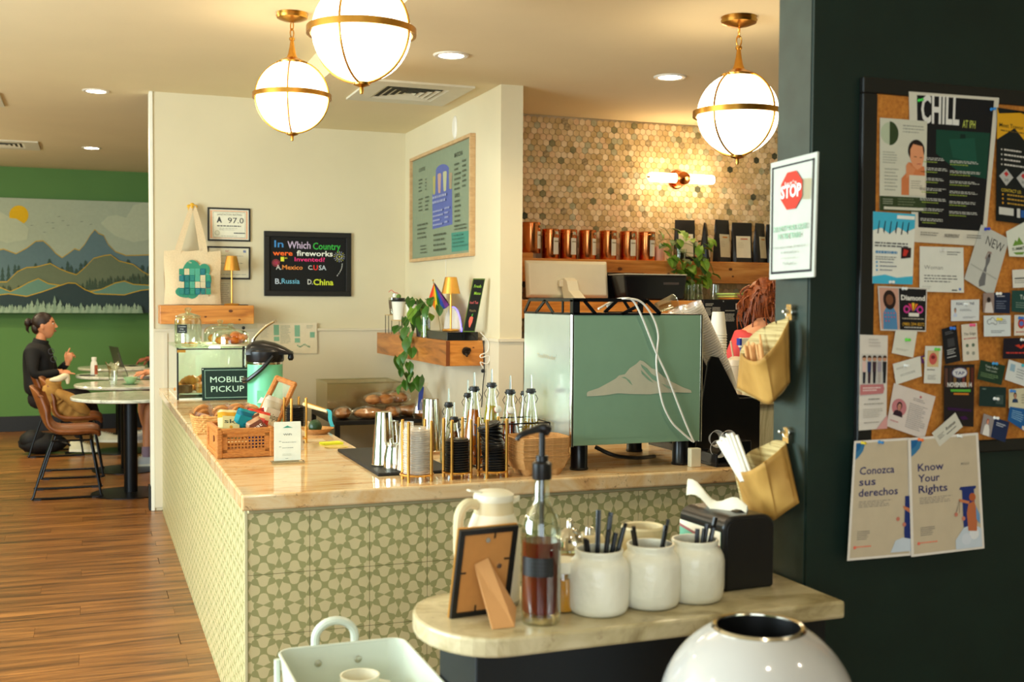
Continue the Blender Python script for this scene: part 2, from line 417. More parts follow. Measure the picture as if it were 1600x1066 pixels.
def hexmesh(m):
    mb = MB(); mb.add([(a*.95, -.006, c*.95) for a, b, c in hv]+[(a, -.0045, c) for a, b, c in hv]+[(a, .006, c) for a, b, c in hv],
                      [tuple(range(6))]+[(i, (i+1) % 6, 6+(i+1) % 6, 6+i) for i in range(6)]+[(6+i, 6+(i+1) % 6, 12+(i+1) % 6, 12+i) for i in range(6)])
    o = mb.build('hexagonal_tile', m, smooth=False); d = o.data; bpy.data.objects.remove(o); return d, mb
hmesh = [hexmesh(m) for m in hm]
cells = []
rh = random.Random(11)
j = 0; z = 1.30
while z < LO+.01:
    x = 2.374+.012+(P_/2 if j % 2 else 0)
    while x < 5.45:
        k = rh.choices(range(8), [32, 18, 22, 16, 3, 6, .7, 2.5])[0]
        cells.append((x, z, k)); x += P_
    z += P_*math.sin(PI/3); j += 1
def vis(c):
    return c[0] < 4.5 and c[1] > 1.93 and not (c[0] > 4.05 and c[1] > 2.2)
seen = sorted([c for c in cells if vis(c) and c[1] < LO-.01], key=lambda c: c[0]+.25*abs(c[1]-1.5))[:300]
ss = set(seen)
for c in seen:
    o = bpy.data.objects.new('hexagonal_tile', hmesh[c[2]][0]); COL.objects.link(o); o.parent = hw; o.location = (c[0], HY, c[1])
st = MB()
for c in cells:
    if c in ss or c[1] > LO-.005: continue
    b = hmesh[c[2]][1]; st.add([(c[0]+x, HY+y, c[1]+z) for x, y, z in b.v], b.f, hm[c[2]])
stuff(st.build('hexagonal_tile', None, hw, smooth=False))
# dark pillar and notice-board wall
struct(MB().bb(1.505, 1.72, 2.125, 2.25, 0, HI).build('wall_pillar', M_pill, smooth=False))
struct(MB().bb(1.507, 5.5, 2.117, 2.127, 0, HI).bb(1.72, 5.5, 2.127, 2.25, 0, HI).build('wall_board', M_dark, smooth=False))

# ---- ceiling fittings
M_brass = mat('brushed_brass', (206, 150, 66), .28, 1, var=.08, scale=40)
M_gold = mat('satin_gold', (226, 170, 84), .35, 1, var=.06, scale=30)
M_globe = glow('opal_glass_lit', (255, 232, 196), 5.5)
M_spot = glow('downlight_lens', (255, 240, 214), 14)
def pendant(c, ztop, label, rz, power=38):
    R = .178; t = E('pendant_light', c, label, 'lamp', 'globe pendants in brass cages', rz)
    MB().ball((0, 0, 0), R, nu=40, nv=24).build('globe', M_globe, t)
    bd = MB(); pr = [(R+.006, -.012), (R+.019, -.012), (R+.019, .012), (R+.006, .012)]
    n = 56; vs = []; fs = []
    for i in range(n):
        a = 2*PI*i/n
        for r, z in pr: vs.append((r*math.cos(a), r*math.sin(a), z))
    for i in range(n):
        for k in range(4): fs.append((i*4+k, ((i+1) % n)*4+k, ((i+1) % n)*4+(k+1) % 4, i*4+(k+1) % 4))
    bd.add(vs, fs).build('equator_band', M_brass, t)
    for k in range(4):
        a = PI/4+k*PI/2; pts = [V((math.cos(a)*(R+.006)*math.cos(b), math.sin(a)*(R+.006)*math.cos(b), (R+.006)*math.sin(b))) for b in [(-PI/2+PI*i/24) for i in range(25)]]
        MB().tube(pts, .0045, 6).build('rib', M_brass, t)
    MB().lathe([(0, -R-.045), (.006, -R-.043), (.008, -R-.03), (.007, -R-.02), (.03, -R-.012), (.032, -R-.004), (.004, -R+.004)], 20).build('finial', M_brass, t)
    MB().lathe([(.075, R-.022), (.078, R-.008), (.05, R+.006), (.028, R+.016), (.02, R+.035), (.013, R+.07), (.009, R+.10), (.014, R+.105), (.014, R+.115), (.004, R+.12)], 24).build('cap', M_brass, t)
    zz = R+.12; top = ztop-c[2]; k = 0; gap = top-.045-zz
    nl = max(2, int(round(gap/.052))); L = gap/nl
    for i in range(nl):
        m = MB(); z0 = zz+(i+.5)*L; hh = L*.5+.004
        pts = [V((math.cos(a)*.011, 0, math.sin(a)*hh)) for a in [2*PI*q/16 for q in range(16)]]
        if i % 2: pts = [V((0, p.x, p.z)) for p in pts]
        m.tube([p+V((0, 0, z0)) for p in pts], .0032, 6, closed=True).build('chain_link', M_brass, t)
    MB().lathe([(.012, top-.045), (.02, top-.042), (.05, top-.036), (.075, top-.026), (.08, top-.014), (.072, top-.012), (.078, top)], 32).build('canopy', M_brass, t)
    lamp('pendant_bulb', V(c)-V((0, 0, 0)), power, (1, .70, .42), .17)
    return t
cA = at(456, 151, y=5.731); cA.x = .965
pendant(cA, HI, 'smallest looking lit brass caged globe, left of the ceiling step', .5)
dB = ray(565, 50).dot(_f); pb = V((0, 0, CAMH))+ray(565, 50)*(4.05/dB)
pendant(pb, HI, 'largest looking lit brass caged globe, cut off by the top edge of the photo', .13)
cC = at(1153, 178, y=4.312)
pendant(cC, LO, 'round lit brass caged globe with its whole chain showing, beside the dark pillar', -.35)

M_white = mat('white_metal', (226, 220, 204), .45, var=.02)
def downlight(x, y, z, label, p=24, spot=True):
    t = E('recessed_downlight', (x, y, z), label, 'light', 'recessed ceiling downlights')
    MB().lathe([(.062, -.001), (.066, -.006), (.084, -.007), (.092, -.002), (.092, 0)], 32, cap=False).build('trim_ring', M_white, t)
    MB().lathe([(0, -.0045), (.064, -.0045)], 28, cap=False).build('lens', M_spot, t)
    if spot: lamp('downlight_beam', (x, y, z-.03), p, (1, .80, .52), .06, 'SPOT', 2.5)
for (px, py, z, lb) in [(150, 142, HI, 'nearer of the two recessed ceiling lights over the dining corner'),
                        (143, 231, HI, 'round recessed ceiling light farthest back, close to the green wall'),
                        (705, 86, LO, 'round recessed ceiling light between the big globe and the column'),
                        (1047, 120, LO, 'round recessed ceiling light over the tiled kitchen wall')]:
    p = at(px, py, z=z); downlight(p.x, p.y, z, lb)
for x, y, z in [(-.6, 5.2, HI), (-1.8, 9.6, HI), (-1.8, 12, HI), (-1.6, 2.2, HI), (2.3, 3.0, LO), (3.4, 3.6, LO), (1.4, 10.6, HI)]:
    lamp('ceiling_beam', (x, y, z-.03), 85 if y > 8 else 24, (1, .84, .56), .06, 'SPOT', 2.5)
for x, y, z in [(-2.3, 4.6, 2.25), (-2.3, 8.2, 2.25), (-2.2, 11.2, 2.25)]: lamp('added_fill_lamp', (x, y, z), 40, (1, .88, .66), .17)  # unseen bare lamps, added to brighten the left ceiling and counter side
for x, y in [(1.0, .8), (2.4, .9), (.2, -.8), (2.3, -.6)]:
    lamp('ceiling_beam', (x, y, (HI if x < STEP else LO)-.03), 9, (1, .88, .70), .05, 'SPOT', 2.4)

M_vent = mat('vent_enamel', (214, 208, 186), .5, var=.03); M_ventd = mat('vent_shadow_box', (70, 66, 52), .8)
def vent(cx, cy, z, w, d, label, n=5):
    t = E('air_vent', (cx, cy, z), label, 'vent')
    fr = MB(); a, b = w/2, d/2; i_ = .62
    for x0, x1, y0, y1 in [(-a, a, -b, -b*i_), (-a, a, b*i_, b), (-a, -a*i_, -b*i_, b*i_), (a*i_, a, -b*i_, b*i_)]: fr.bb(x0, x1, y0, y1, -.012, 0)
    fr.build('frame', M_vent, t, smooth=False)
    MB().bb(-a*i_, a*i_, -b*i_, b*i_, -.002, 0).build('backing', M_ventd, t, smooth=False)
    for k in range(n):
        s0 = i_*(1-k/n); s1 = s0-.055*1.3
        if s1 <= 0: s1 = .01
        m = MB()
        vs = [(-a*s0, -b*s0, -.012), (a*s0, -b*s0, -.012), (a*s0, b*s0, -.012), (-a*s0, b*s0, -.012), (-a*s1, -b*s1, -.004), (a*s1, -b*s1, -.004), (a*s1, b*s1, -.004), (-a*s1, b*s1, -.004)]
        m.add(vs, [(0, 1, 5, 4), (1, 2, 6, 5), (2, 3, 7, 6), (3, 0, 4, 7)]).build('louver', M_vent, t, smooth=False)
    return t
vent(1.81, 6.6, LO, .62, .66, 'square white ceiling air vent with nested louvers beside the large globe lamp')
vent(-.76, 11.6, HI, .66, .6, 'white ceiling air vent above the dining corner near the green wall')
vent(-.88, 9.0, HI, .6, .58, 'white ceiling air vent cut off by the left edge of the photo')
# light pole-end sensor on the niche wall
p = at(711, 199, x=2.235)
tag(MB().lathe([(0, -.012), (.03, -.012), (.038, -.006), (.04, 0)], 24, R=Matrix.Rotation(PI/2, 3, 'Y'), sx=1).build('wall_sensor', M_white, loc=(2.236, p.y, p.z), rot=(0, 0, 0)), 'white oval sensor on the wall above the framed menu', 'sensor').scale = (1, 1, 1.9)
# wall sconce
t = E('wall_sconce', at(1055, 281, y=HY-.0), 'copper wall sconce with two lit glass tubes on the hexagon tiles', 'lamp')
t.location.y = HY-.006
M_cop = mat('polished_copper', (214, 128, 72), .2, 1, var=.08); RX = Matrix.Rotation(PI/2, 3, 'X')
MB().lathe([(.066, 0), (.066, .012), (.058, .018), (0, .018)], 32, R=RX).build('backplate', M_cop, t)
MB().lathe([(.022, .015), (.022, .05), (.05, .06), (.052, .09), (.045, .12), (.02, .135), (0, .138)], 28, R=RX).build('hub', M_cop, t)
M_tube = glow('sconce_tube_lit', (255, 224, 176), 7)
for s in (-1, 1):
    MB().lathe([(.03, .045), (.033, .05), (.033, .235), (.03, .25), (0, .252)], 20, c=(0, -.088, 0), R=Matrix.Rotation(s*PI/2, 3, 'Y')).build('glass_tube', M_tube, t)
    MB().lathe([(.034, .04), (.034, .05)], 20, c=(0, -.088, 0), R=Matrix.Rotation(s*PI/2, 3, 'Y')).build('collar', M_cop, t)
MB().cyl((-.25, -.088, 0), (-.268, -.088, 0), .009, .006).build('end_cap', M_cop, t)
lamp('sconce_bulb', t.location+V((-.15, -.22, 0)), 2.5, (1, .72, .42), .06); lamp('sconce_bulb', t.location+V((.15, -.22, 0)), 2.5, (1, .72, .42), .06)
# ================================================================ COUNTER
M_top = stone('orange_cream_marble', [(.28, (186, 132, 78)), (.42, (220, 178, 122)), (.55, (230, 204, 160)), (.68, (222, 182, 126)), (.8, (236, 216, 178))], (96, 62, 40), rough=.11, stretch=(1.5, 7, 2.5), sc=1.8)
M_shelf = stone('beige_green_marble', [(.3, (124, 106, 68)), (.45, (178, 162, 120)), (.6, (204, 190, 152)), (.75, (160, 144, 100))], (112, 80, 44), rough=.33, stretch=(2.6, 4, 4), sc=2.2, speck=.6)
X0, Y0, ZT = .477, 3.706, .812
def solid_outline(pts, z0, z1, bev=.006):
    mb = MB(); mb.prism(pts, 1, lambda a, b, t: (a, b, z0+(z1-z0)*t)); return mb
top = solid_outline([(.455, 3.672), (2.70, 3.672), (2.70, 4.62), (1.068, 4.62), (1.068, 8.236), (.455, 8.236)], ZT, T)
top = tag(top.build('countertop', M_top, bevel=.007, smooth=False), 'orange and cream marble slab topping the tiled L-shaped counter', 'countertop')
t = E('service_counter', (X0, Y0, 0), 'L-shaped service counter faced with beige and green star patterned tiles', 'counter')
M_panel = mat('counter_carcass', (190, 180, 136), .8)
MB().bb(.006, 2.2, .006, .86, 0, ZT).bb(.006, .56, .86, 4.52, 0, ZT).build('carcass', M_panel, t, smooth=False)
# star tile: 2 x 2 stars inlaid on a glazed square
M_tile = mat('beige_tile_glaze', (212, 198, 150), .3, var=.05, scale=5); M_tileg = mat('sage_tile_glaze', (160, 157, 106), .35, var=.06, scale=8)
TS = .2025; S_ = TS/2; k_ = S_
tm = MB(); g = .0008; tm.bb(g, TS-g, -.006, .006, g, TS-g, M_tile)
def clip(poly):
    # clip a 2D polygon to the tile square
    for ax, lim, sg in ((0, g, 1), (0, TS-g, -1), (1, g, 1), (1, TS-g, -1)):
        out = []
        for i in range(len(poly)):
            a, b = poly[i], poly[(i+1) % len(poly)]; da, db = sg*(a[ax]-lim), sg*(b[ax]-lim)
            if da >= 0: out.append(a)
            if (da >= 0) != (db >= 0):
                q = da/(da-db); out.append((a[0]+(b[0]-a[0])*q, a[1]+(b[1]-a[1])*q))
        poly = out
        if len(poly) < 3: return None
    return poly
def inl(poly):
    q = clip(poly)
    if q: tm.add([(a, -.00615, b) for a, b in q], [tuple(range(len(q)))], M_tileg)
for i in range(-1, 3):
    for j in range(-1, 3):
        cx, cy = i*S_+S_/2*0+.0, j*S_
        cx += S_*0.5*0; 
        for q in range(8):
            a = PI/4*q; ca, sa = math.cos(a), math.sin(a)
            def pt(r, w): return (cx+k_*(r*ca-w*sa), cy+k_*(r*sa+w*ca))
            if q % 2 == 0: inl([pt(.175, 0), pt(.20, -.10), pt(.27, -.105), pt(.505, -.006), pt(.505, .006), pt(.27, .105), pt(.20, .10)])
            else: inl([pt(.20, 0), pt(.235, -.105), pt(.33, -.115), pt(.50, -.022), pt(.57, -.03), pt(.71, -.13), pt(.71, .13), pt(.57, .03), pt(.50, .022), pt(.33, .115), pt(.235, .105)])
to = tm.build('star_tile', None, t, smooth=False); first = True
for row in range(5):
    z0 = .595-.2*3-.003+row*TS*.99
    z0 = .595+TS*(row-3)
    for col in range(11):
        if z0 < -.21 or X0+col*TS > 2.6: continue
        loc = (col*TS, -.0, z0)
        sc = (1, 1, 1)
        o = to if first else kid(to, t, loc); o.location = loc; first = False
        if row == 4: 
            pass
    for col in range(22):
        kid(to, t, (0, (col+1)*TS, z0), rot=(0, 0, -PI/2))
# the top row is cut short by the slab, the bottom row by the floor
cutm = {}
for o in [c for c in COL.objects if c.parent == t and c.name.startswith('star_tile')]:
    zl = o.location.z
    if zl+TS > ZT+.001 or zl < -.001:
        key = 'top' if zl > 0 else 'bot'
        if key not in cutm:
            bm = bmesh.new(); bm.from_mesh(to.data)
            zc = (ZT-zl) if key == 'top' else -zl
            bmesh.ops.bisect_plane(bm, geom=bm.verts[:]+bm.edges[:]+bm.faces[:], plane_co=(0, 0, zc), plane_no=(0, 0, 1 if key == 'top' else -1), clear_outer=True)
            me = bpy.data.meshes.new('star_tile'); bm.to_mesh(me); bm.free()
            for m in to.data.materials: me.materials.append(m)
            cutm[key] = me
        o.data = cutm[key]
MB().bb(-.009, -.001, -.009, -.001, 0, ZT).build('corner_trim', mat('beige_tile_edge', (206, 198, 156), .4), t, smooth=False)

# ---- marble side shelf on its black kneewall
pts = []
R0 = .17; cx = .70
n = 18
for i in range(n+1):
    a = PI/2+PI*i/n; pts.append((.735+.13*math.cos(a)*1.0, 2.135+.178*math.sin(a)))
pts += [(1.5, 1.965), (1.5, 2.112), (1.5, 2.313)]
sh = solid_outline(pts, .826, T)
tag(sh.build('side_shelf_top', M_shelf, bevel=.006, smooth=False), 'beige green marble ledge with a rounded end, holding jars and syrup beside the dark pillar', 'shelf')
tag(MB().bb(.693, 1.5, 2.03, 2.27, 0, .826).build('shelf_pedestal', mat('black_kneewall', (14, 20, 22), .5, var=.1), bevel=.004, smooth=False), 'black boxed kneewall carrying the marble ledge', 'pedestal')
# ---- marble block of the return counter by the pillar
t = E('return_counter', (2.73, 4.64, 0), 'green and brown streaked marble end of the kitchen counter behind the woven bags', 'counter')
M_ret = stone('streaked_green_marble', [(.3, (96, 84, 44)), (.45, (180, 172, 132)), (.6, (206, 200, 166)), (.75, (120, 108, 60))], (80, 60, 30), .25, (9, 9, 1), 1.5)
MB().bb(0, .7, 0, .6, 0, 1.0).build('side_panel', M_ret, t, smooth=False)
MB().bb(-.02, .72, -.02, .62, 1.0, 1.035).build('worktop', M_shelf, t, bevel=.005, smooth=False)
# back kitchen bench
t = E('kitchen_bench', (3.4, 6.3, 0), 'black kitchen bench against the hexagon tiled wall', 'counter')
MB().bb(-.9, 1.5, 0, .62, 0, .86).build('cabinet', M_black, t, smooth=False)
MB().bb(-.92, 1.52, -.02, .62, .86, .9).build('worktop', M_shelf, t, smooth=False)
# ---- wood shelves
M_pine = wood('varnished_pine', (204, 128, 52), (222, 154, 78), (166, 96, 36), .35, (1.6, 12, 12), 1.6)
M_pined = wood('varnished_pine_dark', (168, 100, 38), (192, 124, 56), (126, 72, 26), .35, (12, 1.2, 12), 1.6)
M_knot = mat('wood_knot', (98, 50, 20), .5)
def beam(name, x0, x1, y0, y1, z0, z1, label, knots=(), face=None, m=None):
    t = E(name, (x0, y0, z0), label, 'shelf')
    MB().bb(0, x1-x0, 0, y1-y0, 0, z1-z0).build('board', m or M_pine, t, bevel=.004, smooth=False)
    for (u, w, r) in knots:
        MB().lathe([(0, 0), (r, 0), (r, .0012), (r*.5, .0018), (0, .0018)], 12, c=(u, .0, w), R=RX, sx=1.5).build('knot', M_knot, t)
    return t
q = at(250, 477, y=8.0)
t = beam('floating_shelf', .451, 1.08, 8.0, 8.226, 1.318, 1.447, 'pine beam shelf below the canvas bag on the back wall', [(.30, .05, .006), (.47, .09, .01), (.53, .03, .006)])
t = beam('floating_shelf', 1.987, 2.221, 6.39, 8.10, 1.10, 1.252, 'thick pine beam shelf with a bottle opener, under the framed menu', [(.17, .11, .004)], m=M_pine)
MB().bb(-.002, 0, -.0, 1.71, .0, .152).build('side_veneer', M_pined, t, smooth=False)
MB().bb(-.0015, .022, -.0015, 0, .001, .151).build('end_grain', mat('end_grain', (120, 62, 22), .5, scale=60), t, smooth=False)
# bottle opener on the beam's end
o_ = E('bottle_opener', at(728, 549, y=6.388), 'dark cast iron bottle opener screwed to the end of the pine beam', 'opener')
M_iron = mat('cast_iron', (52, 42, 34), .5, .8)
MB().lathe([(.004, 0), (.026, .002), (.026, .008), (0, .012)], 20, R=RX, c=(0, 0, 0)).build('plate', M_iron, o_)
MB().tube([(-.022, -.022, .004), (-.016, -.03, .016), (0, -.034, .02), (.016, -.03, .016), (.022, -.022, .004), (.012, -.014, -.006), (-.012, -.014, -.006)], .005, 8, closed=True).build('hoop', M_iron, o_)
MB().cyl((0, -.004, -.008), (0, -.022, -.03), .012, .006).build('tongue', M_iron, o_)
beam('kitchen_shelf', 2.376, 5.2, 6.86, 7.05, 1.621, 1.772, 'long upper pine shelf with copper canisters and coffee bags on the tiled wall', [(.98, .09, .012), (1.84, .1, .01), (1.86, .05, .006), (1.35, .06, .008)])
beam('kitchen_shelf', 2.376, 3.70, 6.35, 7.05, 1.385, 1.50, 'lower pine shelf under the canisters, behind the computer screen', [])
# ================================================================ WALL PIECES OF THE BACK PARTITION
BW = 8.247
def quad(px, y=None, x=None): return [at(a, b, y=y, x=x) for a, b in px]
# mural
mq = [V((-2.6, 13.56, at(0, 309.1, y=13.56).z)), at(243, 317, y=13.56), at(243, 489.9, y=13.56), V((-2.6, 13.56, at(0, 488.3, y=13.56).z))]
mq[0].z = at(118, 312.9, y=13.56).z; mq[1].z = mq[0].z; mq[2].z = at(118, 489, y=13.56).z; mq[3].z = mq[2].z; mq[1].x = mq[2].x = 1.2
def mfn(a, b):
    # zoom coordinates of the mural -> wall
    p = at(a/3.5549, 200+b/3.5549, y=13.56); p.z = min(max(p.z, mq[3].z), mq[0].z); return p
s = Sheet(mq, .02, (170, 182, 160), fn=mfn, lift=.0012)
s.poly([(-200, 440), (-60, 430), (60, 500), (0, 620), (-200, 640)], (186, 194, 168)); s.disc(105, 485, 54, (222, 178, 24), ru=54)
s.poly([(-20, 560), (0, 510), (40, 500), (90, 505), (130, 530), (160, 560), (150, 620), (40, 640), (-20, 620)], (182, 192, 166))
s.poly([(560, 530), (600, 490), (650, 485), (700, 500), (740, 430), (800, 415), (845, 415), (845, 620), (740, 635), (640, 600), (600, 570)], (184, 194, 168))
GO = (196, 160, 40)
def ridge(pts, c, tr=True):
    up = [(a, b-5) for a, b in pts]
    s.poly(up+[(pts[-1][0], 1040), (pts[0][0], 1040)], GO); s.poly(pts+[(pts[-1][0], 1040), (pts[0][0], 1040)], c)
ridge([(-400, 690), (-200, 640), (0, 680), (20, 676), (90, 702), (150, 670), (200, 632), (240, 630), (275, 660), (310, 700), (345, 724), (380, 700), (415, 674), (440, 684), (470, 650), (500, 600), (526, 568), (548, 590), (575, 600), (600, 650), (640, 690), (700, 712), (845, 708)], (96, 122, 128))
def fir(x, y, h, w, c):
    s.poly([(x, y-h), (x+w*.3, y-h*.6), (x+w*.15, y-h*.6), (x+w*.42, y-h*.25), (x+w*.2, y-h*.25), (x+w*.5, y), (x-w*.5, y), (x-w*.2, y-h*.25), (x-w*.42, y-h*.25), (x-w*.15, y-h*.6), (x-w*.3, y-h*.6)], c)
for x, y, h in [(15, 850, 80), (48, 850, 95), (84, 810, 55), (105, 800, 40), (198, 780, 30), (275, 755, 30), (345, 800, 30), (375, 800, 62), (395, 810, 48), (423, 812, 32), (448, 800, 52), (474, 770, 36), (710, 755, 26), (788, 790, 30), (822, 810, 45), (838, 810, 50)]: fir(x, y, h, 30, (58, 82, 74))
ridge([(-400, 800), (-100, 860), (40, 858), (100, 800), (150, 778), (200, 776), (280, 756), (330, 785), (380, 805), (425, 818), (470, 780), (520, 728), (580, 712), (615, 708), (660, 742), (740, 762), (790, 800), (845, 830)], (106, 118, 92))
for i in range(22): fir(460+i*17+(i*7) % 9, 900-i*1.5, 42+(i*13) % 30, 26, (66, 84, 66))
for x in (20, 50, 105, 135): fir(x, 912, 40, 26, (66, 84, 66))
ridge([(-400, 880), (0, 888), (60, 912), (110, 890), (160, 862), (215, 840), (270, 868), (340, 878), (400, 930), (500, 912), (560, 900), (640, 864), (690, 854), (740, 872), (845, 878)], (100, 138, 122))
ridge([(-400, 960), (0, 930), (50, 924), (150, 938), (240, 912), (330, 880), (380, 864), (420, 866), (470, 900), (530, 924), (690, 930), (780, 905), (845, 898)], (48, 66, 68))
rr = random.Random(5)
for i in range(70): fir(-300+i*15.6+rr.uniform(-4, 4), 1032, rr.uniform(40, 62)+(45 if 130 < -300+i*15.6 < 340 and i % 2 else 0)*(.4 if i % 3 else 1), 34, (148, 172, 148) if i % 3 else (128, 154, 132))
for x, y in [(180, 545), (250, 583), (298, 560), (330, 497), (352, 520), (296, 531), (380, 545), (455, 525), (505, 540), (265, 530)]: s.poly([(x-12, y+2), (x, y-1), (x+12, y+1), (x, y+3)], (120, 130, 120))
tag(s.build('mountain_mural'), 'wide mural of misty blue mountains, gold ridges and a yellow sun on the green wall', 'mural')

def framed(name, q, depth, fw, label, cat, base, frame_m, fill, lean=None, lift=.0003):
    """picture frame on a wall: q outer corners TL TR BR BL on the wall plane"""
    a, b, c, d = q; t = E(name, (a+b+c+d)/4, label, cat); o = t.location
    n = (d-a).cross(b-a).normalized(); ex = (b-a).normalized(); ey = (a-d).normalized(); W_ = (b-a).length; H_ = (a-d).length
    fr = MB()
    def bar(p, u, w, h): # p corner, from p along ex*w, ey*h
        fr.add([p, p+ex*w, p+ex*w+ey*h, p+ey*h, p+n*depth, p+n*depth+ex*w, p+n*depth+ex*w+ey*h, p+n*depth+ey*h], [(0, 1, 2, 3), (4, 7, 6, 5), (0, 4, 5, 1), (1, 5, 6, 2), (2, 6, 7, 3), (3, 7, 4, 0)])
    z = d-o
    bar(z, 0, W_, fw); bar(z+ey*(H_-fw), 0, W_, fw); bar(z+ey*fw, 0, fw, H_-2*fw); bar(z+ex*(W_-fw)+ey*fw, 0, fw, H_-2*fw)
    fr.build('frame', frame_m, t, bevel=min(.002, fw*.2), smooth=False)
    i = [a+ex*fw*.9-ey*fw*.9, b-ex*fw*.9-ey*fw*.9, c-ex*fw*.9+ey*fw*.9, d+ex*fw*.9+ey*fw*.9]
    s = Sheet([p-o+n*.001 for p in i], depth*.4, base, lift=lift); fill(s); k = s.build('picture', t); return t
M_bframe = mat('black_frame', (20, 20, 18), .4, var=.1)
M_oak = wood('pale_oak', (198, 160, 112), (206, 170, 122), (186, 148, 102), .4, (3, 3, 12), 3)
def rq(x0, z0, x1, z1, y=None, x=None):
    if y is not None: return [V((x0, y, z0)), V((x1, y, z0)), V((x1, y, z1)), V((x0, y, z1))]
A, B = at(412, 361, y=BW), at(548, 463.5, y=BW)
def chalk(s):
    # picture plane in zoom coordinates (origin 230,300, x4.1): u=(X-770)/520  v=(Y-262)/380
    def u(X): return (X-772)/508
    def v(Y): return (Y-268)/378
    def tx(t, X0, Yb, X1, h, c, bold=.01): s.text(t, u(X0), v(Yb), u(X1), h/378, c, bold)
    tx('In', 808, 344, 866, 46, (70, 140, 200), .01); tx('Which', 892, 350, 1042, 48, (200, 180, 205), .012); tx('Country', 1058, 354, 1240, 46, (60, 180, 70), .01)
    tx('were', 798, 400, 925, 34, (255, 110, 40), .02); tx('fireworks', 952, 400, 1188, 36, (240, 240, 225), .015)
    tx('1', 848, 440, 870, 30, (220, 220, 60), .01); tx('st', 874, 422, 892, 12, (220, 220, 60)); tx('Invented?', 938, 438, 1136, 28, (240, 60, 130), .01)
    tx('A.', 818, 497, 852, 34, (220, 220, 210)); tx('Mexico', 858, 495, 990, 30, (240, 150, 70), .01)
    tx('C.', 1026, 494, 1058, 28, (220, 220, 210)); tx('U', 1060, 496, 1090, 32, (230, 60, 50), .03); tx('SA', 1096, 496, 1144, 32, (200, 210, 215), .01)
    tx('B.', 812, 595, 850, 36, (200, 210, 220)); tx('Russia', 854, 592, 970, 34, (120, 190, 215), .005)
    tx('D.', 1022, 596, 1056, 34, (220, 220, 210)); tx('China', 1060, 600, 1192, 40, (215, 225, 60), .02)
    def burst(X, Y, r, cs):
        for i in range(16):
            a = 2*PI*i/16
            for k, (r0, r1) in enumerate(((.35, .62), (.72, 1))):
                p, q = (X+r*r0*math.cos(a), Y+r*r0*math.sin(a)), (X+r*r1*math.cos(a), Y+r*r1*math.sin(a)); w = 1.3
                s.poly([(u(p[0]-w*math.sin(a)), v(p[1]+w*math.cos(a))), (u(q[0]-w*math.sin(a)), v(q[1]+w*math.cos(a))), (u(q[0]+w*math.sin(a)), v(q[1]-w*math.cos(a))), (u(p[0]+w*math.sin(a)), v(p[1]-w*math.cos(a)))], cs[(i+k) % len(cs)])
        s.disc(u(X), v(Y), 5/378, cs[0], n=8)
    burst(1230, 402, 38, [(220, 220, 90), (220, 220, 215), (180, 190, 230)]); burst(815, 452, 26, [(240, 60, 130), (230, 120, 80)])
    for i in range(7):
        X, Y = 1246-i*i*.9, 450+i*13; s.poly([(u(X), v(Y)), (u(X+4), v(Y)), (u(X+1), v(Y+9)), (u(X-3), v(Y+9))], (225, 225, 215))
t = framed('trivia_chalkboard', rq(A.x, A.z, B.x, B.z, y=BW), .022, .038, 'black framed chalkboard with a colourful handwritten fireworks quiz', 'chalkboard', (20, 20, 18), M_bframe, chalk)
# certificates
def cert(s):
    s.rect(.03, .04, .97, .96, (226, 170, 130)); s.rect(.08, .07, .93, .94, (226, 222, 196)); s.rect(.10, .09, .91, .925, (120, 118, 104)); s.rect(.107, .10, .903, .915, (228, 224, 200))
    s.text('SANITATION RATING', .2, .2, .82, .06, (120, 118, 100), .01); s.text('A', .19, .43, .32, .17, (58, 60, 60), .05); s.text('97.0', .47, .45, .87, .18, (50, 52, 54), .0)
    s.lines(.2, .53, .8, .6, 1, (90, 90, 86), .5, 3, 0); s.lines(.25, .62, .8, .72, 2, (130, 130, 118), .2, 5); s.disc(.2, .78, .085, (190, 186, 160)); s.disc(.2, .78, .06, (214, 210, 186)); s.lines(.62, .76, .9, .86, 1, (60, 62, 80), .3, 9, 0); s.lines(.3, .87, .7, .9, 1, (150, 148, 130), .4, 5, 0)
A, B = at(324, 324, y=BW), at(391, 378, y=BW)
framed('framed_certificate', rq(A.x, A.z, B.x, B.z, y=BW), .014, .012, 'black framed certificate graded A 97.0 above the other frame', 'certificate', (228, 224, 200), M_bframe, cert)
def cert2(s):
    s.text('NC', .42, .14, .52, .07, (190, 110, 90)); s.rect(.86, .07, .93, .15, (120, 130, 160)); s.lines(.3, .26, .86, .3, 1, (120, 130, 120), .3, 2, 0); s.lines(.3, .5, .86, .56, 1, (140, 140, 120), .3, 4, 0); s.lines(.1, .88, .95, .93, 1, (140, 140, 120), .3, 4, 0)
A, B = at(323, 384.5, y=BW), at(391, 437, y=BW)
framed('framed_certificate', rq(A.x, A.z, B.x, B.z, y=BW), .014, .012, 'black framed permit partly behind the gold lamp on the left shelf', 'certificate', (222, 214, 184), M_bframe, cert2)
A, B = at(342, 440, y=BW), at(363, 476, y=BW)
s = Sheet(rq(A.x, A.z, B.x, B.z, y=BW-.002), .001, (214, 208, 180)); s.lines(.15, .08, .85, .95, 11, (140, 136, 116), .35, 3)
tag(s.build('paper_notice'), 'small printed notice taped under the framed permit', 'notice')
q = quad([(402, 506), (495, 504.5), (495.5, 552.5), (403, 551)], y=8.2215); 
for k, p in enumerate(q): p.x = q[k].x
s = Sheet(q, .001, (222, 208, 178))
for u0, v0, u1, v1 in [(.27, .05, .36, .4), (.27, .45, .36, .6), (.62, .07, .71, .45), (.62, .5, .71, .65), (.88, .3, .96, .48)]: s.rect(u0, v0, u1, v1, (130, 176, 146))
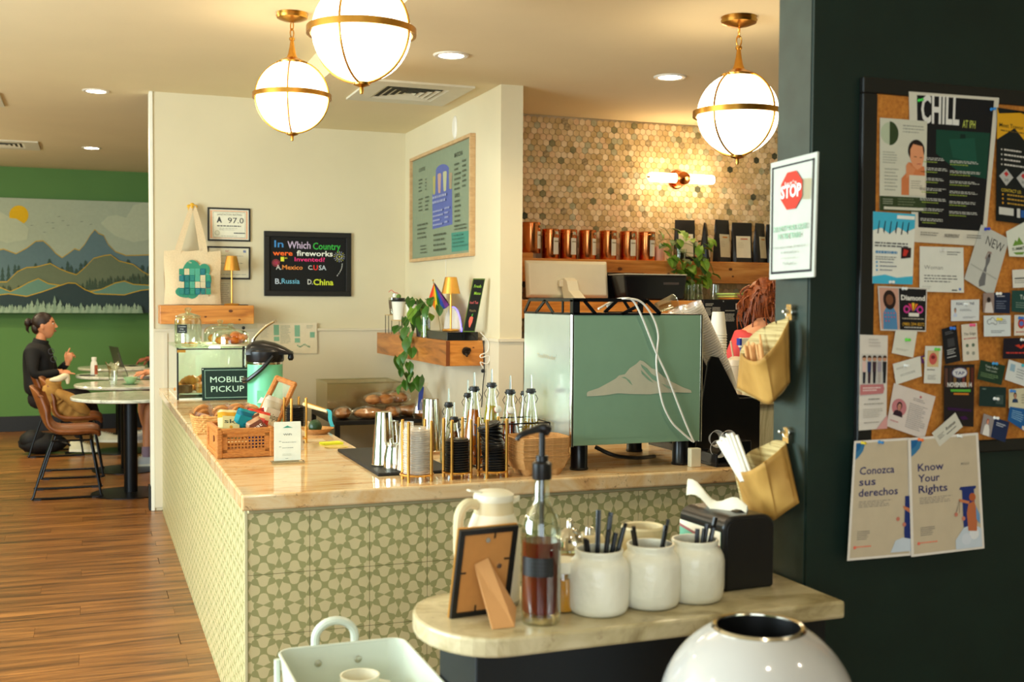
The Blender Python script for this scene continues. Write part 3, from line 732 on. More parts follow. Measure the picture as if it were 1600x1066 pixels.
s.lines(.38, .08, .56, .7, 14, (140, 150, 130), .35, 4); s.lines(.05, .08, .2, .5, 8, (190, 180, 156), .35, 4)
for i in range(9): s.rect(.66+i*.025, .72+.04*math.sin(i), .675+i*.025, .77+.04*math.sin(i), (110, 160, 130))
s.lines(.82, .08, .94, .2, 3, (140, 150, 130), .35, 8)
tag(s.build('layout_plan'), 'taped paper plan with green blocks behind the coffee airpot', 'paper')

# menu in its pale wood frame on the niche wall (x = 2.237)
q = [V((2.2365, 8.006, 2.523)), V((2.2365, 6.60, 2.523)), V((2.2365, 6.60, 1.768)), V((2.2365, 8.006, 1.768))]
def menu(s):
    # zoom coordinates (origin 630,180, x4.265): left edge x=85 (y 310..960), right edge x=465 (y 148..915)
    def uv(X, Y):
        p = at(630+X/4.265, 180+Y/4.265, x=2.221); a, b, c, d = ql
        return (min(.99, max(.01, (a.y-p.y)/(a.y-b.y))), min(.99, max(.01, (a.z-p.z)/(a.z-d.z))))
    ql = [V((2.22, 7.986, 2.503)), V((2.22, 6.62, 2.503)), V((2.22, 6.62, 1.788)), V((2.22, 7.986, 1.788))]
    def pl(pts, c): s.poly([uv(*p) for p in pts], c)
    BL = (92, 102, 160)
    pts = [(196, 760), (194, 530), (215, 520), (218, 380)]+[(262+46*math.cos(a), 375-48*math.sin(a)-6*math.cos(a)) for a in [PI-PI*i/12 for i in range(1, 12)]]+[(303, 365), (305, 492), (326, 490), (328, 728)]
    pl(pts, BL)
    for x0, x1, y0, y1, c in [(198, 216, 408, 532, (168, 160, 96)), (230, 254, 390, 520, (182, 148, 130)), (266, 292, 376, 506, (178, 178, 140)), (308, 328, 385, 494, (160, 140, 112))]:
        pl([(x0, y0+8), (x0+5, y0), (x1-5, y0-4), (x1, y0+4), (x1-5, y1-6), (x1-9, y1), (x0+8, y1+2), (x0+4, y1-6)], c)
    pl([(323, 785), (466, 765), (468, 895), (325, 912)], (76, 138, 118))
    INK = (84, 92, 74); LT = (150, 156, 190)
    def tx(t, X, Y, w, h, c, b=0):
        a = uv(X, Y); e = uv(X+w, Y-w*.42*0); s.text(t, a[0], a[1], e[0], h/640, c, b)
    tx('COFFEE', 106, 382, 42, 22, INK, .01); tx('MATCHA', 344, 284, 54, 24, INK, .02); tx('BAKES', 346, 550, 32, 22, INK, .02)
    def ln(X0, Y0, X1, Y1, n, c, seed, duty=.4):
        a = uv(X0, Y0); b = uv(X1, Y1); s.lines(a[0], a[1], b[0], b[1], n, c, duty, seed, .4)
    ln(106, 432, 130, 520, 4, INK, 1); ln(150, 425, 160, 510, 4, INK, 2); ln(106, 560, 136, 650, 4, INK, 3); ln(150, 545, 176, 645, 4, INK, 4)
    ln(345, 325, 385, 510, 6, INK, 5); ln(398, 300, 430, 490, 6, INK, 6); ln(348, 570, 385, 760, 6, INK, 7); ln(444, 545, 458, 735, 8, INK, 8)
    ln(100, 730, 180, 830, 4, INK, 9); ln(120, 870, 165, 930, 3, INK, 10); ln(208, 795, 310, 915, 4, INK, 11); ln(203, 545, 316, 580, 2, LT, 12, .5); ln(206, 640, 276, 745, 4, LT, 13); ln(284, 615, 318, 730, 4, LT, 14); ln(335, 800, 450, 880, 4, (64, 120, 104), 15)
    ln(348, 735, 440, 765, 2, INK, 16)
framed('framed_menu', q, .036, .022, 'large grey green menu in a pale wood frame with a blue arch of drinks', 'menu', (132, 144, 118), M_oak, menu, lift=.0004)
p0 = at(696, 412, x=2.232); p1 = at(699, 520, x=2.232)
tag(MB().tube([V((0, 0, 0)), V((0, 0, 1.29-p0.z))], .002, 6).build('menu_cable', M_white, loc=(2.2345, p0.y, 1.766)), 'thin white cable running down from the framed menu to the shelf', 'cable')

# ================================================================ ITEMS ON THE LEFT PINE SHELF
Z1 = 1.447
M_canvas = mat('natural_canvas', (222, 198, 158), .9, var=.06, scale=120, bump=.15)
def tote():
    a, b = at(257, 391, y=8.10), at(345, 391, y=8.10); zt = a.z; zb = Z1+.006; cx = (a.x+b.x)/2; hw_ = (b.x-a.x)/2
    t = E('tote_bag', (cx, 8.13, zb), 'natural canvas bag printed with a green lake map, hanging over the left shelf', 'bag')
    h = zt-zb; m = MB(); nx, nz = 16, 16; r = random.Random(2)
    for side in (-1, 1):
        vs = []; fs = []
        for j in range(nz+1):
            for i in range(nx+1):
                u = i/nx*2-1; w = j/nz; thick = .028*(1-u**4)*math.sin(PI*min(.5, .55-w*.5))+.004
                vs.append((u*hw_*(1-.02*math.sin(w*7+side)), side*thick*(1+.12*math.sin(9*u+4*w)), w*h+.004*math.sin(u*8)*w))
        for j in range(nz):
            for i in range(nx): k = j*(nx+1)+i; fs.append((k, k+1, k+nx+2, k+nx+1))
        m.add(vs, fs)
    m.build('pouch', M_canvas, t)
    hk = at(301, 326, y=8.2)
    for yy, dx0, dx1 in ((-.012, -.065, .075), (.010, -.075, .055)):
        p = bez([(dx0-.03, yy, h-.02), (dx0-.01, yy, h+.06), (hk.x-cx-.012, .05, hk.z-zb-.01), (hk.x-cx+.012, .05, hk.z-zb-.01), (dx1+.0, yy, h+.06), (dx1+.01, yy, h-.02)], 8)
        vs = []; fs = []
        for i, q in enumerate(p):
            w = .0165
            vs += [q+V((-w, 0, -.0)), q+V((w, 0, 0)), q+V((w, .003, 0)), q+V((-w, .003, 0))]
        for i in range(len(p)-1):
            for k in range(4): fs.append((i*4+k, i*4+(k+1) % 4, i*4+4+(k+1) % 4, i*4+4+k))
        MB().add(vs, fs).build('strap', M_canvas, t)
    # print: digitised from the photo, zoom origin (230,300) x4.1
    s = Sheet([V((-hw_*.55, -.034, h*.75)), V((hw_*.55, -.034, h*.75)), V((hw_*.55, -.036, h*.15)), V((-hw_*.55, -.036, h*.15))], .0008, (222, 198, 158), basemat=M_canvas,
              fn=lambda X, Y: at(230+X/4.1, 300+Y/4.1, y=8.094)-V((cx, 8.13, zb)))
    def P(pts, c): s.poly(pts, c)
    G1, G2, G3 = (60, 140, 110), (36, 118, 112), (90, 168, 140)
    P([(200+95-70*math.cos(a)-8, 560-125*math.sin(a)) for a in [2*PI*i/24 for i in range(24)]], G1); P([(365+38*math.cos(a), 500+40*math.sin(a)) for a in [2*PI*i/20 for i in range(20)]], G1)
    P([(250+70*math.cos(a), 640+38*math.sin(a)) for a in [2*PI*i/20 for i in range(20)]], G1); P([(380+32*math.cos(a), 565+45*math.sin(a)) for a in [2*PI*i/20 for i in range(20)]], G3)
    cols = [G2, (30, 104, 120), G3, (44, 132, 104), (222, 198, 158), (20, 96, 104)]; rr = random.Random(9)
    for j in range(4):
        for i in range(6 if j != 0 else 5):
            X, Y = 204+i*34, 492+j*42; c = cols[rr.randrange(6)]; P([(X, Y), (X+31, Y), (X+31, Y+39), (X, Y+39)], c)
            for k in range(3): P([(X+4, Y+8+k*10), (X+27, Y+8+k*10), (X+27, Y+10+k*10), (X+4, Y+10+k*10)], G3 if c != G3 else G2)
    s.text('The', 262, 458, 282, 12, (222, 210, 170)); 
    s.k += 1
    s.build('print', t)
    return t
_ot = Sheet.text
def _text(s, t, u0, v0, u1, h, c, bold=0, slant=0):
    return _ot(s, t, u0, v0, u1, h, c, bold, slant)
tote()
hk = at(300, 324, y=8.2)
t = E('wall_hook', V((hk.x, 8.248, hk.z)), 'yellow flower shaped wall knob holding the canvas bag', 'hook')
M_yel = mat('yellow_knob', (226, 172, 40), .4)
MB().cyl((0, 0, 0), (0, -.05, 0), .008).build('peg', M_yel, t)
m = MB()
for i in range(5): m.ball((.022*math.cos(i*2*PI/5+.3), -.055, .018*math.sin(i*2*PI/5+.3)), (.016, .009, .013), nu=10, nv=6)
m.ball((0, -.06, 0), (.012, .01, .012), nu=10, nv=6).build('knob', M_yel, t)
def gold_lamp(x, y, z, label, hs=1.0):
    t = E('table_lamp', (x, y, z), label, 'lamp')
    MB().lathe([(.052, 0), (.055, .004), (.05, .012), (.01, .016), (0, .016)], 28).build('base', M_gold, t)
    MB().cyl((0, 0, .014), (0, 0, .30*hs), .0065).build('pole', M_gold, t)
    MB().lathe([(.058, .225*hs+.0), (.0365, .225*hs+.1), (.034, .225*hs+.102), (0, .225*hs+.103)], 32, cap=False).build('lamp_shade', M_gold, t)
    return t
t = gold_lamp(.94, 8.1, Z1, 'small gold table lamp standing on the left pine shelf', 1.09)
t2 = E('shelf_clip', at(386, 476, y=8.15), 'flat black tray at the right end of the left shelf', 'tray'); t2.location = (1.0, 8.12, Z1)
MB().bb(-.07, .05, -.05, .05, 0, .006).build('plate', M_black, t2, bevel=.002, smooth=False)

# ================================================================ NICHE SHELF ITEMS (top z 1.252)
Z2 = 1.252
M_leaf = mat('pothos_leaf', (66, 112, 32), .4, c2=(36, 76, 20), scale=14, var=.2); M_leafl = mat('pothos_leaf_light', (132, 164, 50), .4, c2=(84, 130, 34), scale=14); M_stem = mat('green_stem', (96, 124, 44), .5)
def leafmesh(m, L=.07):
    vs = []; fs = []; n = 7
    for i in range(n+1):
        u = i/n; w = L*.42*math.sin(PI*min(1, u*.93+.07))**.7*(1-.35*u) if i < n else 0
        for k in (-1, -.5, 0, .5, 1): vs.append((u*L-(.14*L*(abs(k)**2) if i == 0 else 0), k*w, .10*L*math.sin(PI*u)+abs(k)*w*.35))
    for i in range(n):
        for k in range(4): a = i*5+k; fs.append((a, a+1, a+6, a+5))
    o = MB().add(vs, fs).build('leaf', m); d = o.data; bpy.data.objects.remove(o); return d
LM = [leafmesh(M_leaf), leafmesh(M_leafl)]
def leaf(parent, p, yaw, pitch, s, k=0, roll=0):
    o = bpy.data.objects.new('leaf', LM[k]); COL.objects.link(o); o.parent = parent; o.location = p; o.rotation_euler = (roll, pitch, yaw); o.scale = (s, s, s); return o
rr = random.Random(21)
# vines digitised in photo pixels, zoom (500,400) x3.553
t = E('potted_pothos', (2.06, 7.16, Z2), 'trailing pothos in a black pot on the corner shelf', 'plant')
ox = V(t.location)
MB().lathe([(.038, 0), (.046, .09), (.048, .1), (.042, .1), (.04, .088), (0, .088)], 20).build('pot', mat('black_pot', (24, 24, 26), .4), t)
def px5(a, b, x): return at(500+a/3.553, 400+b/3.553, x=x)-ox
vines = [[(565, 370), (520, 330), (480, 380), (475, 430), (500, 480), (500, 520), (480, 560), (470, 600), (490, 640), (520, 680), (500, 720)],
         [(560, 360), (540, 290), (480, 350), (450, 400), (430, 420)], [(565, 380), (500, 400), (500, 450), (480, 520), (440, 570), (460, 620), (480, 690), (455, 720)],
         [(570, 360), (560, 290), (540, 240), (500, 245)], [(575, 350), (600, 290), (620, 250), (640, 245)]]
sm = MB(); 
for vi, v in enumerate(vines):
    P = [px5(a, b, 2.06 if i < 2 else 1.975) for i, (a, b) in enumerate(v)]; P[0] = V((0, 0, .09)); sm.tube(bez(P, 5), .0022, 5)
sm.build('stem', M_stem, t)
lv = [(430, 570, 1.2, 0), (465, 350, .9, 0), (440, 400, 1, 0), (485, 405, 1, 0), (520, 430, .8, 0), (455, 455, .8, 0), (495, 465, 1.1, 0), (470, 470, .7, 1), (510, 520, 1, 0), (480, 540, .9, 0), (450, 560, .8, 0), (490, 600, .9, 0), (450, 635, .7, 0), (470, 660, .9, 0), (505, 610, .7, 0), (515, 660, .8, 0), (555, 680, 1.3, 0), (475, 700, .9, 0), (465, 720, 1, 0), (500, 715, .9, 0), (495, 640, .7, 0),
      (520, 300, 1.4, 1), (545, 255, 1.2, 0), (500, 243, 1.1, 0), (580, 270, 1, 0), (555, 320, 1.3, 0), (575, 350, 1.3, 0), (600, 290, 1, 0), (620, 245, .9, 0), (600, 330, .9, 1), (655, 285, .8, 0), (565, 390, 1, 0), (540, 340, 1, 0), (590, 250, .8, 0), (560, 300, 1, 1), (500, 380, .8, 0), (635, 243, .8, 0)]
for i, (a, b, s_, k) in enumerate(lv):
    x = 1.965-.02*rr.random() if b > 380 and a < 540 else 2.02+.05*rr.random()
    leaf(t, px5(a, b, x)+V((0, 0, .01)), rr.uniform(-2.7, -1.1), rr.uniform(.6, 1.3), s_*1.3, k, rr.uniform(-.5, .5))
# cup risers with display cups
M_wire = mat('black_wire', (26, 24, 22), .45, .6)
M_riser = mat('riser_wood', (200, 166, 110), .5)
def riser(x, y, w, h, label, dp=.05):
    t = E('cup_riser', (x, y, Z2), label, 'riser')
    MB().bb(-w/2, w/2, -dp, dp, h-.006, h).build('top', M_riser, t, smooth=False)
    for s in (-1, 1):
        for q in (-1, 1): MB().cyl((s*(w/2-.004), q*(dp-.005), 0), (s*(w/2-.004), q*(dp-.005), h-.006), .0025, n=6).build('leg', M_wire, t)
    return t
riser(2.05, 7.86, .11, .135, 'taller wood and wire riser under the iced coffee cup'); riser(2.07, 7.65, .12, .10, 'lower wood and wire riser under the paper cups', .14)
M_kraft = mat('brown_print', (96, 78, 58), .6); M_paperw = mat('white_paper_cup', (232, 228, 212), .6, var=.02); M_lid = mat('black_plastic_lid', (20, 20, 21), .35)
M_clear = clear('clear_plastic', (244, 246, 238), .5, .12, .08)
t = E('sample_cup', (2.05, 7.86, Z2+.135), 'tall clear cold cup with brown contents and a red tag', 'cup')
MB().lathe([(.030, 0), (.036, .075), (.042, .115), (.0415, .118)], 24, cap=False).build('wall', M_clear, t); MB().lathe([(0, .001), (.029, .001), (.04, .105), (0, .105)], 24).build('drink', M_kraft, t)
MB().lathe([(.043, .116), (.043, .12), (.014, .125), (.014, .15), (.012, .152), (0, .152)], 20, cap=False).build('lid', M_clear, t)
MB().tube(bez([(-.04, 0, .16), (-.02, 0, .175), (.0, 0, .16), (.03, 0, .15), (.045, 0, .11)], 6), .002, 5).build('red_tag', mat('red_ribbon', (214, 50, 60), .5), t)
def papercup(x, y, z, s, label, top=None, name='paper_cup'):
    t = E(name, (x, y, z), label, 'cup'); t.scale = (s, s, s)
    MB().lathe([(0, 0), (.029, 0), (.04, .105), (0, .105)], 24).build('body', M_paperw, t)
    MB().lathe([(.043, .103), (.044, .108), (.04, .113), (.037, .114), (.036, .124), (.033, .124), (.03, .119), (0, .119)], 24).build('lid', M_lid, t)
    if top: MB().ball((.0, 0, .132), (.014, .014, .014), m=None, nu=8, nv=6).build('sticker', top, t)
    return t
papercup(2.05, 7.73, Z2+.10, 1.25, 'white paper cup with a black lid topped by a small green block', mat('green_felt', (110, 140, 60), .7)); papercup(2.10, 7.56, Z2+.10, 1.08, 'white paper cup with a black lid, right in front of the other on the riser')
# vase with water plant
M_glass = clear('clear_glass', (240, 248, 236), .7, .07)
p = at(676, 527, x=2.03)
t = E('glass_vase', (2.03, 6.98, Z2), 'square glass vase of green cuttings beside the black box', 'vase')
MB().lathe([(.001, .002), (.032, .002), (.033, .14), (.031, .142), (.030, .01)], 20, cap=False).build('wall', M_glass, t)
MB().lathe([(0, .006), (.029, .006), (.029, .075), (0, .075)], 16).build('water', mat('green_water', (150, 160, 40), .1, trans=.3), t)
m = MB()
for i in range(26):
    a = rr.uniform(0, 6.3); r = rr.uniform(0, .02); z = rr.uniform(.06, .14); m.ball((r*math.cos(a), r*math.sin(a), z), (.008, .008, .005), nu=6, nv=4)
m.build('foliage', M_leaf, t)
# rainbow flag
t = E('pride_flag', (2.12, 6.92, Z2), 'small rainbow flag on a stick with black and brown stripes', 'flag')
f0 = px5(628, 135, 2.12)+ox-t.location; MB().tube([V((.0, .0, .0)), f0], .003, 6).build('stick', mat('flag_stick', (150, 130, 80), .5), t)
MB().ball(f0, .006, nu=8, nv=6).build('finial', M_gold, t)
cs = [(228, 60, 30), (240, 120, 30), (240, 205, 40), (40, 130, 60), (40, 70, 160), (110, 50, 130)]
A0 = px5(640, 150, 2.10)+ox-t.location; TL = A0; BLq = px5(606, 230, 2.10)+ox-t.location; BR = px5(665, 310, 2.1)+ox-t.location; TR = px5(716, 272, 2.1)+ox-t.location
fm = MB(); n = 6
def lerp(a, b, u): return a*(1-u)+b*u
Pq = [px5(640, 150, 2.1), px5(716, 270, 2.1), px5(690, 300, 2.1), px5(640, 305, 2.1), px5(606, 235, 2.1)]
# flag as a fanned cloth hanging from the stick: stripes spread from the top corner
top_ = px5(634, 148, 2.1)+ox-t.location; base = [px5(*p, 2.1)+ox-t.location for p in [(606, 228), (618, 262), (640, 300), (658, 308), (676, 300), (696, 290), (716, 272)]]
for i in range(6):
    a, b = base[i], base[i+1]; fm.add([top_+V((0, .004*(-1)**i, 0)), a, b], [(0, 1, 2)], paint(cs[i])); fm.add([top_+V((.004, .004, 0)), a+V((.004, 0, 0)), b+V((.004, 0, 0))], [(0, 1, 2)], paint(cs[i]))
e0 = base[6]; fm.add([top_, top_+(e0-top_)*.95+V((-.0, .002, .012)), e0, top_+V((0, 0, -.02))], [(0, 1, 2, 3)], paint((40, 30, 26)))
fm.build('cloth', None, t, smooth=False)
# arch block with violet edge light
t = E('arch_sign', (2.12, 6.79, Z2+.052), 'small white arched plaque glowing violet at its edges', 'sign')
a0 = px5(673, 400, 2.14)+ox-t.location; a1 = px5(763, 400, 2.14)+ox-t.location; wd = (a0.y-a1.y)/2; cy = (a0.y+a1.y)/2; hh = (px5(720, 285, 2.14)+ox-t.location).z; cy = -.02
ar = [(cy-wd, 0), (cy+wd, 0)]+[(cy+wd*math.cos(a), hh-wd+wd*math.sin(a)) for a in [PI*i/14 for i in range(15)]]
MB().prism(ar, 1, lambda a, b, k: (.02+.014*k, a, b)).build('panel', mat('pale_plaque', (226, 214, 200), .4), t, smooth=False)
MB().tube([V((.03, cy+wd+.003, .02)), V((.03, cy+wd+.003, hh-wd))]+[V((.03, cy+(wd+.003)*math.cos(a), hh-wd+(wd+.003)*math.sin(a))) for a in [PI*i/14 for i in range(15)]]+[V((.03, cy-wd-.003, .02))], .003, 6).build('edge_light', glow('violet_edge_light', (120, 110, 255), 2.2), t)
# black marble box
p = at(683, 527, x=2.02)
M_bm = stone('black_marble', [(.35, (16, 18, 18)), (.5, (30, 32, 32)), (.6, (20, 22, 22)), (.72, (70, 72, 68))], (30, 30, 30), .15, (5, 5, 5), 2)
tag(MB().bb(1.995, 2.19, 6.40, 6.84, Z2, Z2+.052).build('marble_box', M_bm, bevel=.002, smooth=False), 'low black marble slab box under the gold lamp on the corner shelf', 'box')
gold_lamp(2.08, 6.60, Z2+.052, 'small gold table lamp on the black marble box', 1.02)
# leaning strawberry sign: zoom (500,400) corners TL(850,125) TR(930,120) BR(862,405) BL(790,400)
t = E('leaning_chalk_sign', (2.1, 6.5, Z2+.052), 'tall narrow blackboard sign with a drawn strawberry leaning on the wall', 'sign')
qs = [px5(850, 125, 2.13)+ox, px5(916, 120, 2.20)+ox, px5(862, 405, 2.13)+ox, px5(792, 400, 2.08)+ox]
qs = [q-V(t.location) for q in qs]; dz = min(qs[2].z, qs[3].z)
qs[3].z = .002; qs[0].z += .0; qs[2] = qs[3]+qs[1]-qs[0]; qs[2].z = .002; qs[1].z = qs[0].z
s = Sheet(qs, .008, (86, 110, 44)); s.rect(.05, .02, .95, .98, (26, 28, 24))
s.text('Fresh', .2, .17, .8, .055, (150, 200, 60), .01); s.text('Menu', .32, .30, .85, .055, (150, 200, 60), .01); s.text('Iced Tea', .12, .47, .8, .05, (230, 110, 110)); s.text('Matcha', .2, .62, .75, .045, (150, 130, 90))
s.poly([(.42, .9), (.3, .8), (.34, .72), (.5, .7), (.64, .73), (.62, .82), (.5, .92)], (232, 110, 90)); s.poly([(.5, .72), (.44, .66), (.5, .68), (.56, .64), (.56, .7)], (80, 160, 60))
s.build('board', t)
# cables by the shelf end
M_cab = mat('black_cable', (24, 24, 24), .5); M_wcab = mat('white_cable', (232, 226, 212), .45)
P = [at(500+a/3.553, 400+b/3.553, y=6.30) for a, b in [(890, 425), (905, 440), (935, 480), (930, 530), (892, 550), (895, 565), (935, 555), (950, 580), (925, 600), (890, 590), (905, 620)]]
for p in P: p.x = min(p.x, 2.226)
tag(MB().tube(bez([p-P[0] for p in P], 6), .0035, 6).build('white_cable', M_wcab, loc=P[0]), 'curly white cable hanging off the end of the corner shelf', 'cable')
P = [at(500+a/3.553, 400+b/3.553, x=2.216) for a, b in [(905, 470), (912, 540), (912, 640), (905, 720), (900, 800), (897, 840)]]
tag(MB().tube(bez([p-P[0] for p in P], 6), .0035, 6).ball(V((0, -.0, P[2].z-P[0].z)), .012, nu=8, nv=6).build('black_cable', M_cab, loc=P[0]), 'black cable with a plug hanging down the wall below the corner shelf', 'cable')
# ================================================================ THINGS ON THE COUNTER
rr = random.Random(31)
M_chrome = mat('polished_steel', (206, 200, 184), .14, 1, var=.05)
M_steel = mat('brushed_steel', (196, 196, 184), .3, 1, var=.05, stretch=(1, 1, 20))
# ---- glass display case
t = E('display_case', (.509, 7.25, T), 'glass countertop display case with mirrored side and pastries inside', 'display case')
Wc, Dc, Hc = .52, .80, .325
M_cg = clear('case_glass', (236, 244, 236), .45, .05); M_blk = M_black
M_caseback = mat('case_liner', (226, 230, 214), .35, var=.03)
MB().bb(0, Wc, 0, Dc, .0, .008).build('base', M_caseback, t, smooth=False)
MB().bb(.004, Wc, Dc-.006, Dc, .008, Hc-.008).build('back_panel', M_caseback, t, smooth=False)
MB().bb(0, .004, .006, Dc, .008, Hc-.008).build('side_panel', mat('mirrored_case_side', (206, 214, 200), .1, .55, var=.04, scale=5), t, smooth=False)
MB().bb(.008, Wc, 0, .004, .008, Hc-.012).build('front_glass', M_cg, t, smooth=False)
MB().bb(-.006, Wc+.006, -.006, Dc, Hc-.004, Hc+.006).build('top_glass', clear('top_glass_sheet', (226, 240, 222), .6, .12), t, smooth=False)
e = MB(); e.bb(-.002, .008, -.003, .006, 0, Hc); e.bb(0, Wc, -.004, .004, Hc-.014, Hc-.006); e.build('edge_strip', M_blk, t, smooth=False)
lamp('case_light', (.76, 7.5, T+Hc-.03), 4.5, (1, .95, .82), .05); MB().bb(.015, Wc, .02, Dc-.02, .03, .036).build('tray', M_caseback, t, smooth=False)
MB().bb(.0, .05, -.008, -.004, Hc-.03, Hc-.014).build('hinge', M_brass, t, smooth=False)
M_crois = mat('baked_crust', (226, 156, 62), .5, c2=(176, 98, 30), scale=22, bump=.4); M_glaze = mat('orange_glaze', (234, 128, 36), .25, c2=(196, 84, 20), scale=14); M_choc = mat('dark_bake', (120, 84, 52), .6, c2=(80, 50, 30), scale=30, bump=.3)
def pastry(x, y, z, kind, label, grp, s=1, rz=0):
    if kind == 'croissant':
        m = MB(); pts = bez([(-.055, .02, .012), (-.03, -.005, .022), (0, -.015, .027), (.03, -.005, .022), (.055, .02, .012)], 5); n = len(pts)
        rads = [.008+.020*math.sin(PI*i/(n-1))*(1+.12*math.cos(i*2.2)) for i in range(n)]; m.tube(pts, rads, 10); o = m.build('croissant', M_crois); c = 'pastry'
    elif kind == 'bun': o = MB().ball((0, 0, .024), (.04, .04, .026), nu=16, nv=8, jit=.03, rnd=rr).build('bun', M_glaze); c = 'pastry'
    elif kind == 'brownie': o = MB().bb(-.035, .035, -.03, .03, 0, .045).build('brownie', M_choc, bevel=.006, smooth=False); c = 'pastry'
    else: o = MB().lathe([(0, 0), (.026, 0), (.032, .03), (.038, .034), (.034, .05), (.018, .06), (0, .062)], 14).build('muffin', M_crois); c = 'pastry'
    o.location = (x, y, z); o.scale = (s, s, s); o.rotation_euler = (0, 0, rz); return tag(o, label, c, grp)
zc = T+.036
for i, (x, y, k, zz) in enumerate([(.56, 7.33, 'brownie', 0), (.66, 7.34, 'muffin', 0), (.74, 7.36, 'croissant', 0), (.57, 7.45, 'croissant', 0), (.67, 7.47, 'croissant', .0), (.77, 7.5, 'muffin', 0), (.86, 7.42, 'brownie', 0), (.58, 7.62, 'croissant', 0), (.70, 7.65, 'muffin', 0), (.82, 7.66, 'croissant', 0)]):
    pastry(x, y, zc+zz, k, 'golden baked %s behind the glass of the display case' % k, 'pastries in the display case', 1.1, rr.uniform(-.5, .5))
pastry(.60, 7.37, zc+.05, 'croissant', 'golden baked croissant behind the glass of the display case', 'pastries in the display case', 1.1); pastry(.70, 7.42, zc+.064, 'croissant', 'golden baked croissant behind the glass of the display case', 'pastries in the display case', 1.1, .4)
# ---- jar and cake domes on the case
zt = T+Hc+.006
p = at(291, 531, z=zt)
t = E('glass_jar', (.605, 7.62, zt), 'tall lidded clear glass jar with a small black label on the display case', 'jar')
MB().lathe([(.078, .002), (.086, .012), (.086, .155), (.078, .172), (.07, .176)], 28, cap=False).build('wall', M_glass, t)
MB().lathe([(.0, .002), (.078, .002)], 28, cap=False).build('bottom', M_glass, t)
MB().lathe([(.076, .176), (.082, .18), (.08, .186), (.05, .197), (.018, .205), (.014, .212), (.022, .222), (.02, .236), (0, .24)], 28, cap=False).build('lid', M_glass, t)
q = [V((-.070, -.055, .13)), V((-.01, -.0895, .13)), V((-.01, -.0895, .075)), V((-.070, -.055, .075))]
s = Sheet([a+V((-.004, -.006, 0)) for a in q], .001, (40, 42, 40)); s.text('Cookie', .12, .3, .88, .15, (200, 204, 196)); s.text('dog', .3, .56, .65, .15, (200, 204, 196)); s.text('treats', .2, .85, .8, .15, (200, 204, 196)); s.build('label', t)
for i, (x, y) in enumerate([(-.02, -.02), (.025, .0), (.03, -.04)]):
    tag(MB().lathe([(0, 0), (.024, 0), (.026, .004), (.024, .01), (0, .011)], 14).build('dog_treat', M_crois, loc=(t.location.x+x, t.location.y+y, zt+.004+.012*(i == 1)*0)), 'small round baked biscuit at the bottom of the lidded glass jar', 'biscuit', 'biscuits in the glass jar')
def dome(x, y, r, h, label):
    t = E('cake_dome', (x, y, zt), label, 'cake dome')
    MB().lathe([(0, .0), (r*1.1, 0), (r*1.12, .006), (r*1.14, .012), (r*1.1, .009), (0, .007)], 32).build('plate', mat('cream_plate', (232, 226, 196), .3), t)
    MB().lathe([(r, .012), (r, .55*h), (r*.93, .78*h), (r*.75, .92*h), (r*.45, h), (.016, h+.003), (.012, h+.012), (.02, h+.025), (.018, h+.036), (0, h+.04)], 32, cap=False).build('dome', M_glass, t)
    return t
d1 = (.845, 7.35); d2 = (.82, 7.72)
dome(d1[0], d1[1], .115, .105, 'glass cake dome of glazed orange buns at the front of the display case top'); dome(d2[0], d2[1], .11, .12, 'glass cake dome with pale pastries behind the one of orange buns')
for i, (x, y, z, k) in enumerate([(-.06, 0, 0, 'bun'), (.02, -.04, 0, 'bun'), (.05, .03, 0, 'bun'), (-.02, .05, 0, 'bun'), (.03, -.01, .035, 'bun'), (-.05, -.05, 0, 'croissant'), (.07, -.03, .02, 'bun')]):
    pastry(d1[0]+x, d1[1]+y, zt+.012+z, k, 'glazed orange pastry under the front glass dome', 'pastries under the front dome', .9, i)
for x, y in [(-.04, 0), (.03, .04), (.03, -.04)]: pastry(d2[0]+x, d2[1]+y, zt+.012, 'croissant', 'pastry under the rear glass dome', 'pastries under the rear dome', .9, x*30)
t = E('black_pole', (.995, 7.9, T), 'thin black upright post with a knob behind the display case', 'post')
MB().bb(-.008, .008, -.008, .008, 0, .41).build('pole', M_black, t, smooth=False); MB().ball((0, 0, .43), .012, nu=8, nv=6).build('knob', M_black, t)
# ---- MOBILE PICKUP sign
zs = T
q = [at(316, 576, y=7.0), at(397, 576, y=7.0), at(397, 626, y=7.0), at(316, 626, y=7.0)]
zz0 = T+.004
a, b = at(316, 576, y=7.12), at(392, 576, y=7.12)
w_ = .345; q = [V((a.x, 7.17, a.z+.0)), V((a.x+w_, 7.17, a.z)), V((a.x+w_, 7.13, T+.002)), V((a.x, 7.13, T+.002))]
s = Sheet(q, .006, (24, 46, 40), lift=.0006)
for (u0, v0, u1, v1) in [(.05, .07, .95, .085), (.05, .915, .95, .93), (.05, .07, .057, .93), (.943, .07, .95, .93)]: s.rect(u0, v0, u1, v1, (150, 190, 170))
s.text('MOBILE', .145, .455, .735, .175, (190, 226, 204), .0); s.text('PICKUP', .155, .745, .735, .175, (190, 226, 204), .0); s.disc(.02, .05, .018, (210, 220, 210), n=8)
tag(s.build('pickup_sign'), 'dark green sign reading MOBILE PICKUP propped against the display case', 'sign')
